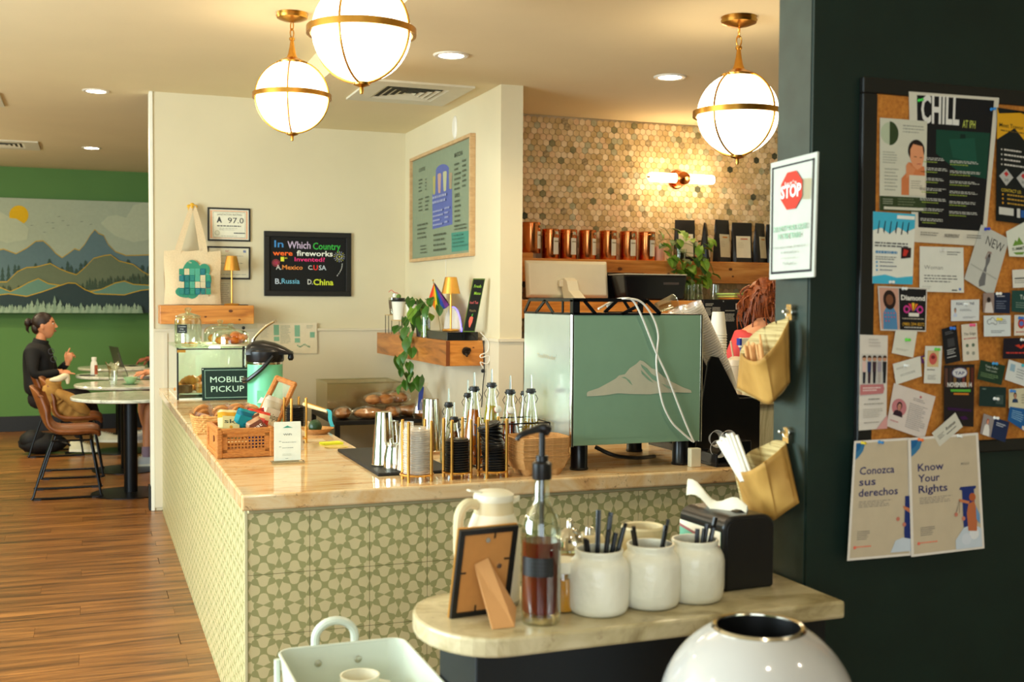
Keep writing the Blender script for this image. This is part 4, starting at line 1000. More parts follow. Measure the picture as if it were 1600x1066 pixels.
# ---- airpot
M_mint = mat('mint_enamel', (108, 196, 150), .35, var=.03); M_blkp = mat('black_plastic', (18, 18, 20), .28)
t = E('airpot', (.835, 5.78, T), 'mint green coffee airpot with a black pump lid, steel lever and handle', 'airpot', rz=-.25); t.scale = (1, 1, 1.15)
MB().lathe([(.082, 0), (.088, .006), (.088, .262), (.085, .268)], 36).build('body', M_mint, t)
MB().lathe([(.0885, .262), (.0895, .268), (.0895, .274), (.086, .278)], 36).build('rim', M_chrome, t)
MB().lathe([(.090, .272), (.095, .28), (.096, .318), (.09, .326)], 36).build('collar', M_blkp, t)
m = MB(); # asymmetric domed lid reaching forward to the right as a spout
pr = [(-.094, .322, .05), (-.088, .345, .066), (-.06, .364, .074), (-.01, .368, .076), (.05, .356, .07), (.1, .336, .055), (.135, .318, .036), (.142, .312, .028)]
vs = []; fs = []; n = 14
for i, (x, z, w) in enumerate(pr):
    for k in range(n):
        a = PI*k/(n-1); vs.append((x, w*math.cos(a), .305+(z-.305)*max(0, math.sin(a))**.6))
for i in range(len(pr)-1):
    for k in range(n-1): a = i*n+k; fs.append((a, a+1, a+n+1, a+n))
fs.append(tuple(range(n))); fs.append(tuple(range(len(pr)*n-1, (len(pr)-1)*n-1, -1)))
for k in range(1): fs.append(tuple([i*n for i in range(len(pr))]+[i*n+n-1 for i in range(len(pr)-1, -1, -1)]))
m.add(vs, fs).build('pump_lid', M_blkp, t, ang=50)
MB().lathe([(.012, 0), (.016, -.03), (.01, -.04), (0, -.04)], 12, c=(.128, 0, .318)).build('spout', M_blkp, t)
m = MB(); m.tube(bez([(-.06, -.02, .355), (-.05, -.02, .38), (0, -.018, .425), (.045, -.016, .45)], 6), .0055, 8); m.tube(bez([(-.06, .02, .355), (-.05, .02, .38), (0, .018, .425), (.045, .016, .45)], 6), .0055, 8); m.tube([(.045, -.016, .45), (.055, 0, .452), (.045, .016, .45)], .0055, 8)
m.build('lever', M_chrome, t)
m = MB(); m.tube(bez([(.05, -.098, .30), (0, -.105, .25), (-.07, -.09, .2), (-.1, -.05, .19), (-.105, 0, .195), (-.1, .05, .19), (-.07, .09, .2), (0, .105, .25), (.05, .098, .3)], 5), .0095, 8)
m.build('bail_handle', M_blkp, t)
s = Sheet([V((-.03, -.0905, .15)), V((.05, -.0905, .15)), V((.05, -.0905, .09)), V((-.03, -.0905, .09))], .0004, (108, 196, 150), basemat=M_mint)
s.poly([(.0, .9), (.25, .45), (.4, .55), (.6, .15), (1, .9)], (210, 232, 214)); s.build('emblem', t)
# ---- tower of small tablet stand wood frame (leaning picture frame of cane)
M_cane = mat('rattan', (206, 134, 60), .5, c2=(166, 96, 36), scale=60, bump=.5, stretch=(1, 1, 6)); M_caned = mat('rattan_dark', (120, 68, 26), .6)
M_acr = clear('acrylic', (220, 232, 224), .5, .12)
t = E('rattan_easel', at(414, 662, y=5.0), 'tilted rattan edged frame with a clear pane standing behind the snack crate', 'frame')
base = V((.70, 5.0, 0))
# digitised outline, zoom (240,460) x3.807: outer TL(735,490) TR(845,530) BR(720,810) BL(600,740)
Y_ = 4.98
oc = [at(240+a/3.807, 460+b/3.807, y=Y_+dy) for a, b, dy in [(735, 490, .05), (843, 530, .0), (720, 808, 0), (612, 742, .05)]]
t.location = (oc[0]+oc[1]+oc[2]+oc[3])/4; t.location.z = T; oc = [q-V(t.location) for q in oc]
cc = (oc[0]+oc[1]+oc[2]+oc[3])/4
m = MB()
for i in range(4):
    a, b = oc[i]+(cc-oc[i])*.06, oc[(i+1) % 4]+(cc-oc[(i+1) % 4])*.06; m.tube([a, b], .0125, 8)
    m.ball(a, .0135, nu=8, nv=6)
m.build('rim', M_cane, t)
ic = [p+(cc-p)*.12 for p in oc]; MB().add(ic+[p+V((0, .003, 0)) for p in ic], [(0, 1, 2, 3), (7, 6, 5, 4)]).build('pane', M_acr, t, smooth=False)
MB().tube([oc[2]+V((0, .01, .01)), V((oc[2].x, oc[2].y+.02, 0))], .006, 8).build('prop', M_caned, t)
MB().tube([(oc[0]+oc[3])/2+V((0, .01, 0)), V((oc[3].x, oc[3].y+.06, 0))], .006, 8).build('prop', M_caned, t)
# ---- wicker basket of wrapped cookies
bx, by = .60, 5.55
t = E('wicker_basket', (.615, 5.48, T), 'low woven seagrass basket piled with wrapped cookies', 'basket')
m = MB(); Lb, Db, Hb = .30, .22, .085
for j in range(8):
    f = 1+.10*j/7; z = .006+j*.0105; pts = []
    for k in range(48):
        a = 2*PI*k/48; c, s_ = math.cos(a), math.sin(a); ex = .42
        x = Lb/2*f*abs(c)**ex*(1 if c > 0 else -1); y = Db/2*f*abs(s_)**ex*(1 if s_ > 0 else -1); w = .0025*(1 if (k+j) % 2 else -1); pts.append(V((x+w*c, y+w*s_, z)))
    m.tube(pts, .0062, 6, closed=True)
m.bb(-Lb/2, Lb/2, -Db/2, Db/2, 0, .006).build('weave', mat('seagrass', (214, 166, 96), .7, c2=(176, 120, 58), scale=50, bump=.4), t)
M_wrap = clear('cellophane', (255, 248, 236), .5, .12, .12, milk=.25); M_cook = mat('cookie', (220, 160, 92), .6, c2=(184, 118, 58), scale=30, bump=.3)
ck = E('wrapped_cookie', (0, 0, 0), 'x', 'cookie', 'wrapped cookies in the seagrass basket')
MB().lathe([(0, 0), (.034, 0), (.038, .006), (.034, .013), (0, .015)], 16).build('cookie', M_cook, ck)
m = MB(); r9 = random.Random(4)
vs = []; fs = []
for j in range(7):
    for i in range(7):
        x, y = (i-3)/3*.052, (j-3)/3*.044; h_ = .017*(1-max(abs(i-3), abs(j-3))/3)**.5+.004*r9.random(); vs.append((x, y, h_))
for j in range(6):
    for i in range(6): a = j*7+i; fs.append((a, a+1, a+8, a+7))
m.add(vs, fs).build('wrapper', M_wrap, ck)
spots = []
for i in range(16):
    x = -.115+.075*(i % 4)+rr.uniform(-.01, .01); y = -.07+.048*(i//4); z = .055+.02*(i % 3)
    lb = 'cellophane wrapped round cookie piled in the seagrass basket'
    o = ck if i == 0 else dup(ck); o['label'] = lb; o.location = (t.location.x+x, t.location.y+y, T+z); o.rotation_euler = (rr.uniform(-1.1, -.5), rr.uniform(-.5, .5), rr.uniform(-.4, .4))
# ---- rattan crate with snack packets (front)
cz = V((.478, 4.548, T)); t = E('rattan_crate', cz, 'rattan crate with cane webbing full of snack packets on the counter corner', 'crate', rz=.03)
Lc, Dc_, Hc_ = .208, .29, .115
m = MB(); r_ = .009
for z in (.012, Hc_-.008):
    for (a, b) in [((0, 0), (Lc, 0)), ((Lc, 0), (Lc, Dc_)), ((Lc, Dc_), (0, Dc_)), ((0, Dc_), (0, 0))]: m.box(((a[0]+b[0])/2, (a[1]+b[1])/2, z), (abs(a[0]-b[0])+.02, abs(a[1]-b[1])+.02, .022))
m.build('rim', M_cane, t, bevel=.006, smooth=False)
for x, y in ((0, 0), (Lc, 0), (0, Dc_), (Lc, Dc_)): MB().bb(x-.012, x+.012, y-.012, y+.012, 0, Hc_).build('corner_post', M_cane, t, bevel=.005, smooth=False)
# cane webbing: strips over a dark gap
def cane(ax, fixed, a0, a1, z0, z1, name='cane_panel'):
    m = MB(); n = int((a1-a0)/.0125); k = int((z1-z0)/.0125)
    def b(u0, u1, w0, w1, d):
        if ax == 'x': m.bb(u0, u1, fixed-d, fixed+d, w0, w1)
        else: m.bb(fixed-d, fixed+d, u0, u1, w0, w1)
    for i in range(n+1): u = a0+(a1-a0)*i/n; b(u-.0028, u+.0028, z0, z1, .0012)
    for i in range(k+1): w = z0+(z1-z0)*i/k; b(a0, a1, w-.0028, w+.0028, .0018)
    m.build(name, M_cane, t, smooth=False)
cane('x', 0, .03, Lc-.03, .034, Hc_-.03); cane('x', Dc_, .03, Lc-.03, .034, Hc_-.03)
for z0, z1 in ((.022, .034), (Hc_-.03, Hc_-.018)):
    MB().bb(.01, Lc-.01, -.006, .006, z0, z1).build('inner_rail', M_cane, t, smooth=False)
for x0, x1 in ((.01, .03), (Lc-.03, Lc-.01)): MB().bb(x0, x1, -.006, .006, .02, Hc_-.018).build('inner_stile', M_cane, t, smooth=False)
for x in (0, Lc): MB().bb(x-.004, x+.004, .01, Dc_-.01, .02, Hc_-.018).build('side_panel', M_cane, t, smooth=False)
MB().bb(0, Lc, 0, Dc_, .004, .01).build('bottom', M_caned, t, smooth=False)
MB().lathe([(.012, 0), (.014, .004), (.008, .004)], 12, c=(-.0125, .05, .075), R=Matrix.Rotation(-PI/2, 3, 'Y')).build('grommet', M_caned, t)
def packet(name, loc, rot, cols, txt, label, w=.075, h=.10, cat='packet'):
    w *= 1.2; h *= 1.2
    t = E(name, loc, label, cat, rot=rot)
    m = MB(); n = 10; vs = []; fs = []
    for side in (-1, 1):
        k0 = len(vs)
        for j in range(n+1):
            for i in range(n+1):
                u, v = i/n*2-1, j/n*2-1; th = .017*(max(0, 1-u*u)**.6)*(max(0, 1-v**4)); wr = .002*math.sin(7*u+3*v)+.0015*math.sin(11*v)
                vs.append((u*w/2, side*th+wr, h/2+v*h/2))
        for j in range(n):
            for i in range(n): a = k0+j*(n+1)+i; fs.append((a, a+1, a+n+2, a+n+1))
    m.v = vs; m.f = fs; mk = paint(cols[0], .3); m.ms = [mk, paint(cols[1], .3)]; m.m = [0 if (f[0] % (121))//11 < 7 or (f[0] % 121)//11 > 8 else 1 for f in fs]
    m.build('wrapper', None, t)
    s = Sheet([V((-w*.36, -.0195, h*.74)), V((w*.36, -.0195, h*.74)), V((w*.36, -.0195, h*.3)), V((-w*.36, -.0195, h*.3))], .0003, cols[0])
    if txt: s.text(txt, .1, .55, .9, .3, cols[2], .01)
    s.disc(.5, .85, .12, cols[1]); s.build('print', t); return t
cy_ = cz.y
packet('snack_packet', (.525, cy_+.06, T+.07), (-.35, .1, .2), [(222, 210, 150), (206, 150, 40), (60, 70, 60)], 'ski', 'cream and yellow snack packet at the front left of the rattan crate', .08, .10)
packet('snack_packet', (.568, cy_+.09, T+.10), (.25, .3, .3), [(36, 150, 160), (30, 110, 130), (230, 230, 220)], '', 'teal snack packet at the top of the rattan crate', .07, .075)
packet('snack_packet', (.615, cy_+.08, T+.075), (-.2, .25, -.3), [(196, 60, 40), (224, 190, 140), (250, 230, 200)], 'nutty', 'red and cream snack packet in the middle of the rattan crate', .08, .09)
packet('snack_packet', (.60, cy_+.04, T+.055), (-.5, 1.3, -.1), [(40, 60, 130), (60, 90, 160), (220, 225, 235)], 'bar', 'blue wrapped snack bar lying at the front of the rattan crate', .05, .09)
packet('snack_packet', (.645, cy_+.12, T+.08), (.1, -.2, .2), [(206, 50, 40), (150, 30, 30), (240, 220, 210)], '', 'plain red snack packet at the right rear of the rattan crate', .07, .085)
packet('snack_packet', (.662, cy_+.05, T+.062), (-.3, -.5, .1), [(110, 60, 40), (200, 150, 110), (240, 220, 200)], 'oat', 'brown snack packet at the front right of the rattan crate', .06, .09)
packet('snack_packet', (.54, cy_+.17, T+.06), (.2, .2, -.2), [(222, 110, 40), (180, 60, 30), (250, 230, 200)], '', 'orange snack packet at the back of the rattan crate', .08, .09)
packet('snack_packet', (.61, cy_+.2, T+.06), (.3, -.1, .3), [(230, 220, 190), (180, 120, 60), (90, 60, 40)], '', 'pale snack packet at the back of the rattan crate', .08, .09)
packet('snack_packet', (.70, 4.98, T+.02), (.15, .35, .4), [(232, 226, 206), (214, 206, 180), (120, 120, 90)], 'chips', 'tall white snack bag between the crate and the airpot', .09, .16)
# ---- wifi card in a wire stand
t = E('wifi_card', (.711, 4.34, T), 'white card headed WiFi standing in a small steel base', 'card')
m = MB(); m.tube([(-.062, -.024, .005), (.062, -.024, .005), (.062, .024, .005), (-.062, .024, .005)], .0035, 6, closed=True); m.bb(-.056, .056, -.006, .006, .002, .012); m.build('stand', M_chrome, t)
hh = at(450, 659, y=4.34).z-T
s = Sheet([V((-.051, .0, hh)), V((.051, .0, hh)), V((.051, 0, .010)), V((-.051, 0, .010))], .003, (226, 230, 214), lift=.0005)
s.poly([(.32, .155), (.42, .125), (.5, .095), (.56, .12), (.7, .155)], (60, 150, 130)); s.text('WiFi', .34, .35, .66, .05, (90, 96, 90), .0); s.lines(.3, .52, .82, .545, 1, (80, 90, 84), .4, 3, 0); s.lines(.3, .66, .72, .685, 1, (80, 90, 84), .4, 4, 0); s.lines(.18, .49, .26, .52, 1, (80, 90, 84), .4, 3, 0); s.lines(.18, .63, .26, .66, 1, (80, 90, 84), .4, 3, 0); s.lines(.3, .82, .7, .88, 2, (170, 176, 160), .3, 6, .2); s.lines(.42, .93, .52, .95, 1, (90, 100, 90), .5, 6, 0)
s.build('card', t)
# ---- brass cup and lid holders
M_clearcup = clear('clear_cup_plastic', (252, 248, 240), .6, .12, .1, milk=.34)
def holder(x, y, h, R, label, rz=0, n=4):
    t = E('cup_holder', (x, y, T), label, 'holder', rz=rz)
    for i in range(n):
        a = 2*PI*i/n+PI/4; MB().lathe([(.0058, 0), (.0058, h-.003), (.003, h)], 10, c=(R*math.cos(a), R*math.sin(a), 0)).build('rod', M_gold, t)
    MB().tube([V((R*math.cos(a), R*math.sin(a), .022)) for a in [2*PI*i/32 for i in range(32)]], .0032, 6, closed=True).build('ring', M_gold, t)
    MB().lathe([(0, .019), (R-.003, .019), (R-.003, .022), (0, .022)], 28).build('shelf', M_gold, t); return t
lidm = MB().lathe([(0, .0), (.038, 0), (.042, .0015), (.0425, .0035), (.040, .006), (.0365, .0068), (.035, .010), (.031, .010), (.028, .008), (0, .008)], 28).build('cup_cover', M_lid)
lidd = lidm.data; bpy.data.objects.remove(lidm)
def lids(x, y, z, n, label, grp, dz=.0088, tilt=0, R=1.0, lean=(0, 0)):
    for i in range(n):
        o = bpy.data.objects.new('cup_cover', lidd); COL.objects.link(o); k = i/n
        o.location = (x+lean[0]*k*k, y+lean[1]*k, z+i*dz); o.rotation_euler = (0, tilt*k, i*.7); o.scale = (R, R, R); tag(o, label, 'lid', grp)
cupw = MB().lathe([(.030, 0), (.0305, .006), (.041, .100), (.0435, .103), (.0435, .107), (.041, .108)], 26, cap=False).build('clear_cup', M_clearcup)
cupd = cupw.data; bpy.data.objects.remove(cupw)
# left holder: clear cold cup lids / short clear cups
hx, hy = 1.072, 3.79
holder(hx, hy, .212, .058, 'four rod brass holder with a stack of clear cups')
clm = MB().lathe([(.030, 0), (.040, .001), (.0425, .003), (.0425, .006), (.039, .007), (.036, .013), (.030, .016), (.012, .0165)], 26, cap=False).build('clear_cover', M_clearcup); cld = clm.data; bpy.data.objects.remove(clm)
for i in range(20):
    o = bpy.data.objects.new('cup_cover', cld); COL.objects.link(o); o.location = (hx+.001*math.sin(i*2), hy, T+.024+.0078*i); o.rotation_euler = (0, 0, i*1.1); o.scale = (1.13, 1.13, 1); tag(o, 'clear plastic lid in the thick stack of the left brass holder', 'lid', 'clear lids in the left brass holder')
o = bpy.data.objects.new('clear_cup', cupd); COL.objects.link(o); o.location = (hx-.012, hy+.09, T+.012+.185); o.rotation_euler = (PI, 0, 0); o.scale = (.8, .8, 1.6); tag(o, 'upturned clear cup showing above the clear lids in the left brass holder', 'cup')
holder(1.224, 3.80, .212, .052, 'middle brass holder with a short stack of black lids', .1); lids(1.224, 3.80, T+.024, 13, 'black plastic cup lid in the middle brass holder', 'lids in the middle holder', R=1.06)
holder(1.352, 3.785, .212, .054, 'right brass holder with a tall leaning stack of black lids', .06); lids(1.358, 3.785, T+.024, 19, 'black plastic cup lid in the leaning tall stack', 'lids in the right holder', R=1.02, tilt=-.32, lean=(-.022, 0))
# rear group left of the inner edge: holder behind the crate
holder(.845, 4.95, .20, .05, 'brass holder with black lids behind the white card', .3); lids(.845, 4.95, T+.075, 10, 'black plastic cup lid in the holder behind the white card', 'lids behind the white card')
o = bpy.data.objects.new('clear_cup', cupd); COL.objects.link(o); o.location = (.80, 4.72, T+.108); o.rotation_euler = (PI, 0, 0); tag(o, 'single clear plastic cup upturned behind the white card', 'cup')
# ---- dish, gauze, sticky notes, clear tool arm
M_kb = mat('kraft_fiber', (200, 150, 92), .8, c2=(178, 128, 70), scale=60, bump=.2)
t = E('paper_dish', (1.0, 5.25, T), 'small kraft dish holding a dark green avocado half', 'dish')
MB().lathe([(.045, 0), (.075, .024), (.078, .027), (.073, .026), (.045, .003), (0, .003)], 28).build('bowl', M_kb, t)
tag(MB().ball((0, 0, .03), (.032, .03, .034), nu=16, nv=10).build('avocado', mat('avocado_skin', (30, 62, 30), .4, scale=60, bump=.4), loc=(.99, 5.25, T+.003)), 'dark green avocado sitting in the kraft dish', 'fruit')
tag(MB().bb(-.05, .05, -.04, .04, 0, .004).build('napkin', mat('folded_napkin', (222, 206, 172), .8), loc=(.93, 4.98, T), smooth=False), 'folded cream napkin beside the yellow sticky notes', 'napkin')
m = MB(); m.bb(-.045, .045, -.03, .03, 0, .008); tag(m.build('sticky_notes', mat('yellow_sticky', (222, 232, 46), .6), loc=(.987, 4.86, T), smooth=False, rot=(0, 0, .15)), 'pad of bright yellow sticky notes on the counter', 'notepad')
tag(MB().lathe([(0, 0), (.05, 0), (.052, .003), (0, .004)], 20, sy=.6).build('sticker_sheet', mat('pale_yellow_paper', (232, 216, 130), .5, c2=(206, 178, 80), scale=30), loc=(.985, 4.74, T)), 'crumpled pale yellow paper in front of the sticky notes', 'paper')
t = E('swing_arm', (1.0, 5.6, T), 'cream tablet arm reaching over the counter edge with a turquoise strap', 'arm')
A_ = at(475, 632, y=5.6)-V(t.location); B_ = at(512, 643, y=5.45)-V(t.location)
MB().tube([A_, B_], [.012, .008], 8).build('arm', mat('cream_plastic', (226, 206, 160), .4), t); MB().tube([A_+V((0, 0, .012)), B_+V((0, 0, .006))], .004, 6).build('rod', M_gold, t)
MB().tube([A_, V((A_.x-.03, A_.y, 0))], .010, 8).build('upright', M_steel, t); MB().lathe([(.04, 0), (.04, .006), (.01, .01)], 20, c=(A_.x-.03, A_.y, 0)).build('foot', M_steel, t)
m = MB(); P = bez([B_+V((-.01, -.01, .012)), B_+V((.008, -.012, 0)), B_+V((.01, -.012, -.04)), B_+V((.022, -.012, -.075))], 5)
vs = []; fs = []
for q in P: vs += [q+V((-.009, 0, 0)), q+V((.009, 0, 0)), q+V((.009, .003, 0)), q+V((-.009, .003, 0))]
for i in range(len(P)-1):
    for k in range(4): fs.append((i*4+k, i*4+(k+1) % 4, i*4+4+(k+1) % 4, i*4+4+k))
m.add(vs, fs).build('strap', mat('turquoise_ribbon', (80, 196, 206), .5), t)
# ---- bar mat with shakers and pitchers
t = tag(MB().bb(-.0, .29, 0, .70, 0, .012).build('bar_mat', mat('black_rubber', (22, 22, 20), .6, scale=40), loc=(.962, 3.91, T), bevel=.004, smooth=False), 'black rubber bar mat under the steel cups', 'mat')
ZM = T+.012
def tumbler(x, y, r0, r1, h, label, name='shaker', open_=False):
    t = E(name, (x, y, ZM), label, 'cup'); pr = [(r0*.9, 0), (r0, .006)]+[(r0+(r1-r0)*k/6, .006+(h-.012)*k/6) for k in range(1, 7)]+[(r1*.97, h), (0, h)]
    MB().lathe(pr, 32).build('body', M_chrome, t); MB().tube([V((r0*1.01*math.cos(a), r0*1.01*math.sin(a), .004)) for a in [2*PI*i/28 for i in range(28)]], .0018, 6, closed=True).build('rim', M_chrome, t); return t
tumbler(1.03, 4.10, .044, .030, .20, 'tall upturned steel shaker tin at the left of the bar mat'); tumbler(1.31, 4.42, .044, .031, .215, 'tall upturned steel shaker tin behind the clear cup stack')
def pitcher(x, y, r, h, rz, label):
    t = E('milk_pitcher', (x, y, ZM), label, 'pitcher', rz=rz)
    MB().lathe([(r, 0), (r*1.02, .01), (r*.98, h*.5), (r*.82, h*.85), (r*.84, h), (r*.80, h), (r*.78, h*.86), (0, h*.8)], 32).build('body', M_chrome, t)
    MB().tube(bez([(r*.9, 0, h*.85), (r*1.5, 0, h*.82), (r*1.6, 0, h*.5), (r*1.45, 0, h*.2), (r*1.02, 0, h*.18)], 6), .005, 8).build('handle', M_chrome, t)
    return t
pitcher(1.045, 3.99, .042, .092, -.9, 'steel milk pitcher standing in front of the tall shaker tin'); pitcher(1.112, 4.05, .038, .10, PI+.9, 'steel milk pitcher left of the clear cup stack, handle towards the front')
pitcher(1.16, 4.5, .04, .12, .5, 'steel pitcher at the back of the bar mat'); 
tumbler(1.22, 4.2, .03, .03, .09, 'small steel jigger cup behind the brass holders', 'jigger')
# ---- wire bottle rack with syrup and oil bottles
t = E('bottle_rack', (1.355, 3.97, T), 'black wire rack around the syrup bottles', 'rack')
m = MB(); rw, rd = .295, .22
for z in (.006, .045, .085, .125, .165):
    m.tube([(0, 0, z), (rw, 0, z), (rw, rd, z), (0, rd, z)], .003, 6, closed=True)
m.build('wire_loop', M_wire, t); 
for x, y in ((0, 0), (rw, 0), (0, rd), (rw, rd), (rw/2, 0), (rw/2, rd)): MB().cyl((x, y, 0), (x, y, .166), .0032, n=6).build('post', M_wire, t)
M_pour = mat('pourer_rubber', (34, 34, 32), .45)
def bottle(x, y, h, r, fill, col, label, tint=(240, 248, 238), stop=None, zb=T+.008, tag_=None):
    t = E('syrup_bottle', (x, y, zb), label, 'bottle')
    nk = r*.36; pr = [(r*.96, 0), (r, .006), (r, h*.34), (r*.97, h*.42), (r*.62, h*.72), (nk, h*.92), (nk, h*.965), (nk*1.3, h*.97), (nk*1.3, h)]
    MB().lathe([(0, .002)]+pr, 28, cap=False).build('glass', M_glass, t)
    fz = h*fill; pf = [(0, .004), (r*.9, .004), (r*.93, .01)]+[(min(r*.93, a*.94), b) for a, b in pr[2:] if b < fz]
    def rad(z):
        for (a, b), (c, d) in zip(pr, pr[1:]):
            if b <= z <= d: return a+(c-a)*(z-b)/max(1e-6, d-b)
        return r
    pf += [(rad(fz)*.93, fz), (0, fz)]
    MB().lathe(pf, 28).build('liquid', mat('liquid_%d_%d_%d' % col, col, .08, trans=.45, var=.05), t)
    MB().lathe([(nk*1.05, h-.008), (nk*1.5, h), (nk*1.5, h+.004), (nk*1.25, h+.005), (nk*1.25, h+.012), (nk*.8, h+.014), (0, h+.014)], 16).build('stopper', M_pour, t)
    MB().lathe([(.0045, h+.012), (.0035, h+.04), (.0025, h+.066), (0, h+.067)], 10).build('spout', M_steel, t)
    # swing-top wire
    MB().tube([(nk*1.4, 0, h*.96), (nk*2.1, 0, h*.9), (nk*1.5, 0, h*.84)], .0014, 5).tube([(-nk*1.4, 0, h*.96), (-nk*2.1, 0, h*.9), (-nk*1.5, 0, h*.84)], .0014, 5).build('wire_bail', M_wire, t)
    if stop:
        MB().lathe([(.013, 0), (.014, .01), (.009, .013), (0, .014)], 14, c=(stop[0], -r*.75, stop[1]), R=Matrix.Rotation(1.3, 3, 'X')).build('cap', mat('white_stopper', (226, 222, 206), .4), t)
        MB().lathe([(.0135, 0), (.0135, -.004), (0, -.005)], 14, c=(stop[0], -r*.75, stop[1]), R=Matrix.Rotation(1.3, 3, 'X')).build('seal', mat('red_rubber', (206, 44, 36), .4), t)
    if tag_:
        q = [V((-r*.8, -r*.75, h*.36)), V((r*.7, -r*.8, h*.30)), V((r*.7, -r*.8, h*.18)), V((-r*.8, -r*.75, h*.24))]
        s = Sheet([a+V((0, -.008, 0)) for a in q], .0006, (222, 214, 180)); s.text(tag_, .1, .8, .9, .5, (60, 56, 50)); s.build('paper_tag', t)
    return t
def bx_(px, y): return at(px, 640, y=y).x
bottle(bx_(740.8, 4.03), 4.03, .285, .040, .74, (214, 110, 16), 'swing top glass bottle of amber syrup at the left of the wire rack')
bottle(bx_(768, 4.13), 4.13, .290, .040, .74, (214, 180, 40), 'swing top glass bottle of yellow syrup with a red seal', stop=(.014, .20))
bottle(bx_(797, 4.03), 4.03, .270, .040, .60, (150, 46, 14), 'swing top glass bottle of dark red syrup with a white cap', stop=(-.010, .205))
bottle(bx_(831, 4.05)-.004, 4.05, .270, .038, .62, (206, 160, 24), 'glass bottle of golden oil next to the steel machine side')
bottle(bx_(819.5, 4.32), 4.32, .245, .034, .3, (196, 170, 90), 'short spouted glass bottle behind the golden oil', zb=T)
bottle(bx_(731, 4.30), 4.30, .245, .034, .5, (214, 150, 50), 'short spouted glass bottle at the rear left of the rack', zb=T)
bottle(bx_(701, 4.14), 4.14, .225, .034, .2, (222, 206, 170), 'clear glass bottle with a steel spout behind the brown one', zb=T)
bottle(bx_(709.5, 3.94), 3.94, .190, .034, .80, (110, 40, 10), 'brown syrup bottle with a handwritten tag between the brass holders', zb=T, tag_='Syrup')
# ---- stack of moulded fibre cup carriers
cm = MB(); Rx, Ry = .108, .085
def oct_(sx, sy, z, c=.3): return [(sx*a, sy*b, z) for a, b in [(-1, -c), (-c-.2, -1), (c+.2, -1), (1, -c), (1, c), (c+.2, 1), (-c-.2, 1), (-1, c)]]
def carrier(feet):
    m = MB(); o1 = oct_(Rx, Ry, .038, .6); o2 = oct_(Rx*.95, Ry*.95, .041, .6); o3 = oct_(Rx*.86, Ry*.86, .0, .6); o4 = oct_(Rx*.93, Ry*.93, .038, .6); o5 = oct_(Rx*.83, Ry*.83, .004, .6)
    vs = o3+o1+o2+o4+o5; fs = [tuple(range(7, -1, -1))]
    for k in range(4):
        for i in range(8): fs.append((k*8+i, k*8+(i+1) % 8, (k+1)*8+(i+1) % 8, (k+1)*8+i))
    fs.append(tuple(range(32, 40))); m.add(vs, fs)
    for x, y in ((-.5, -.5), (.5, -.5), (-.5, .5), (.5, .5)):
        m.lathe([(.022, .001), (.026, -.004 if not feet else -.001), (.027, 0)], 12, c=(x*Rx*1.0, y*Ry, 0)) if not feet else m.lathe([(.018, -.024), (.032, .001)], 12, c=(x*Rx*1.0, y*Ry, 0))
    m.bb(-.006, .006, -Ry*.8, Ry*.8, .004, .03); m.bb(-Rx*.8, Rx*.8, -.006, .006, .004, .03)
    o = m.build('cup_carrier', M_kb, bevel=0); return o
cb = carrier(True); cb.location = (1.535, 3.81, T+.024); tag(cb, 'bottom moulded fibre cup carrier showing its four feet', 'tray', 'moulded cup carriers')
c1 = carrier(False); cdata = c1.data; bpy.data.objects.remove(c1)
for i in range(13):
    o = bpy.data.objects.new('cup_carrier', cdata); COL.objects.link(o); o.location = (1.535+rr.uniform(-.0015, .0015), 3.81+rr.uniform(-.0015, .0015), T+.031+.0056*i); tag(o, 'moulded brown fibre cup carrier nested in the stack beside the machine', 'tray', 'moulded cup carriers')
# ================================================================ ESPRESSO MACHINE
mx0, mx1, my0, my1, mz0, mz1 = 1.666, 2.206, 3.79, 4.285, .960, 1.444
M_mach = mat('mint_painted_panel', (128, 160, 132), .32, var=.02); M_machs = mat('satin_mirror_steel', (238, 242, 232), .2, .7, var=.02)
t = E('espresso_machine', (mx0, my0, T), 'mint green espresso machine with a mountain drawing, seen from behind', 'coffee machine')
w_, d_, a_, b_ = mx1-mx0, my1-my0, mz0-T, mz1-T
MB().bb(.008, w_-.008, .01, d_, a_, b_).build('housing', M_machs, t, smooth=False)
MB().bb(.004, w_-.004, 0, .01, a_, b_+.001).build('back_panel', M_mach, t, bevel=.002, smooth=False)
MB().bb(0, .008, .004, d_, a_-.004, b_).build('side_panel', M_machs, t, smooth=False)
MB().bb(w_-.008, w_, .004, d_, a_-.004, b_).build('side_panel', M_machs, t, smooth=False)
for x in (0, w_): MB().cyl((x, .008, a_-.004), (x, .008, b_+.001), .0085, n=14).build('corner_strip', M_chrome, t)
for x, y in ((.05, .05), (w_-.06, .05), (.05, d_-.05), (w_-.06, d_-.05)):
    MB().lathe([(.034, 0), (.036, .006), (.032, .012), (.032, a_)], 20, c=(x, y, 0)).build('leg', M_blkp, t)
MB().bb(.0, w_, .0, d_, b_, b_+.004).build('top_tray', M_blkp, t, smooth=False)
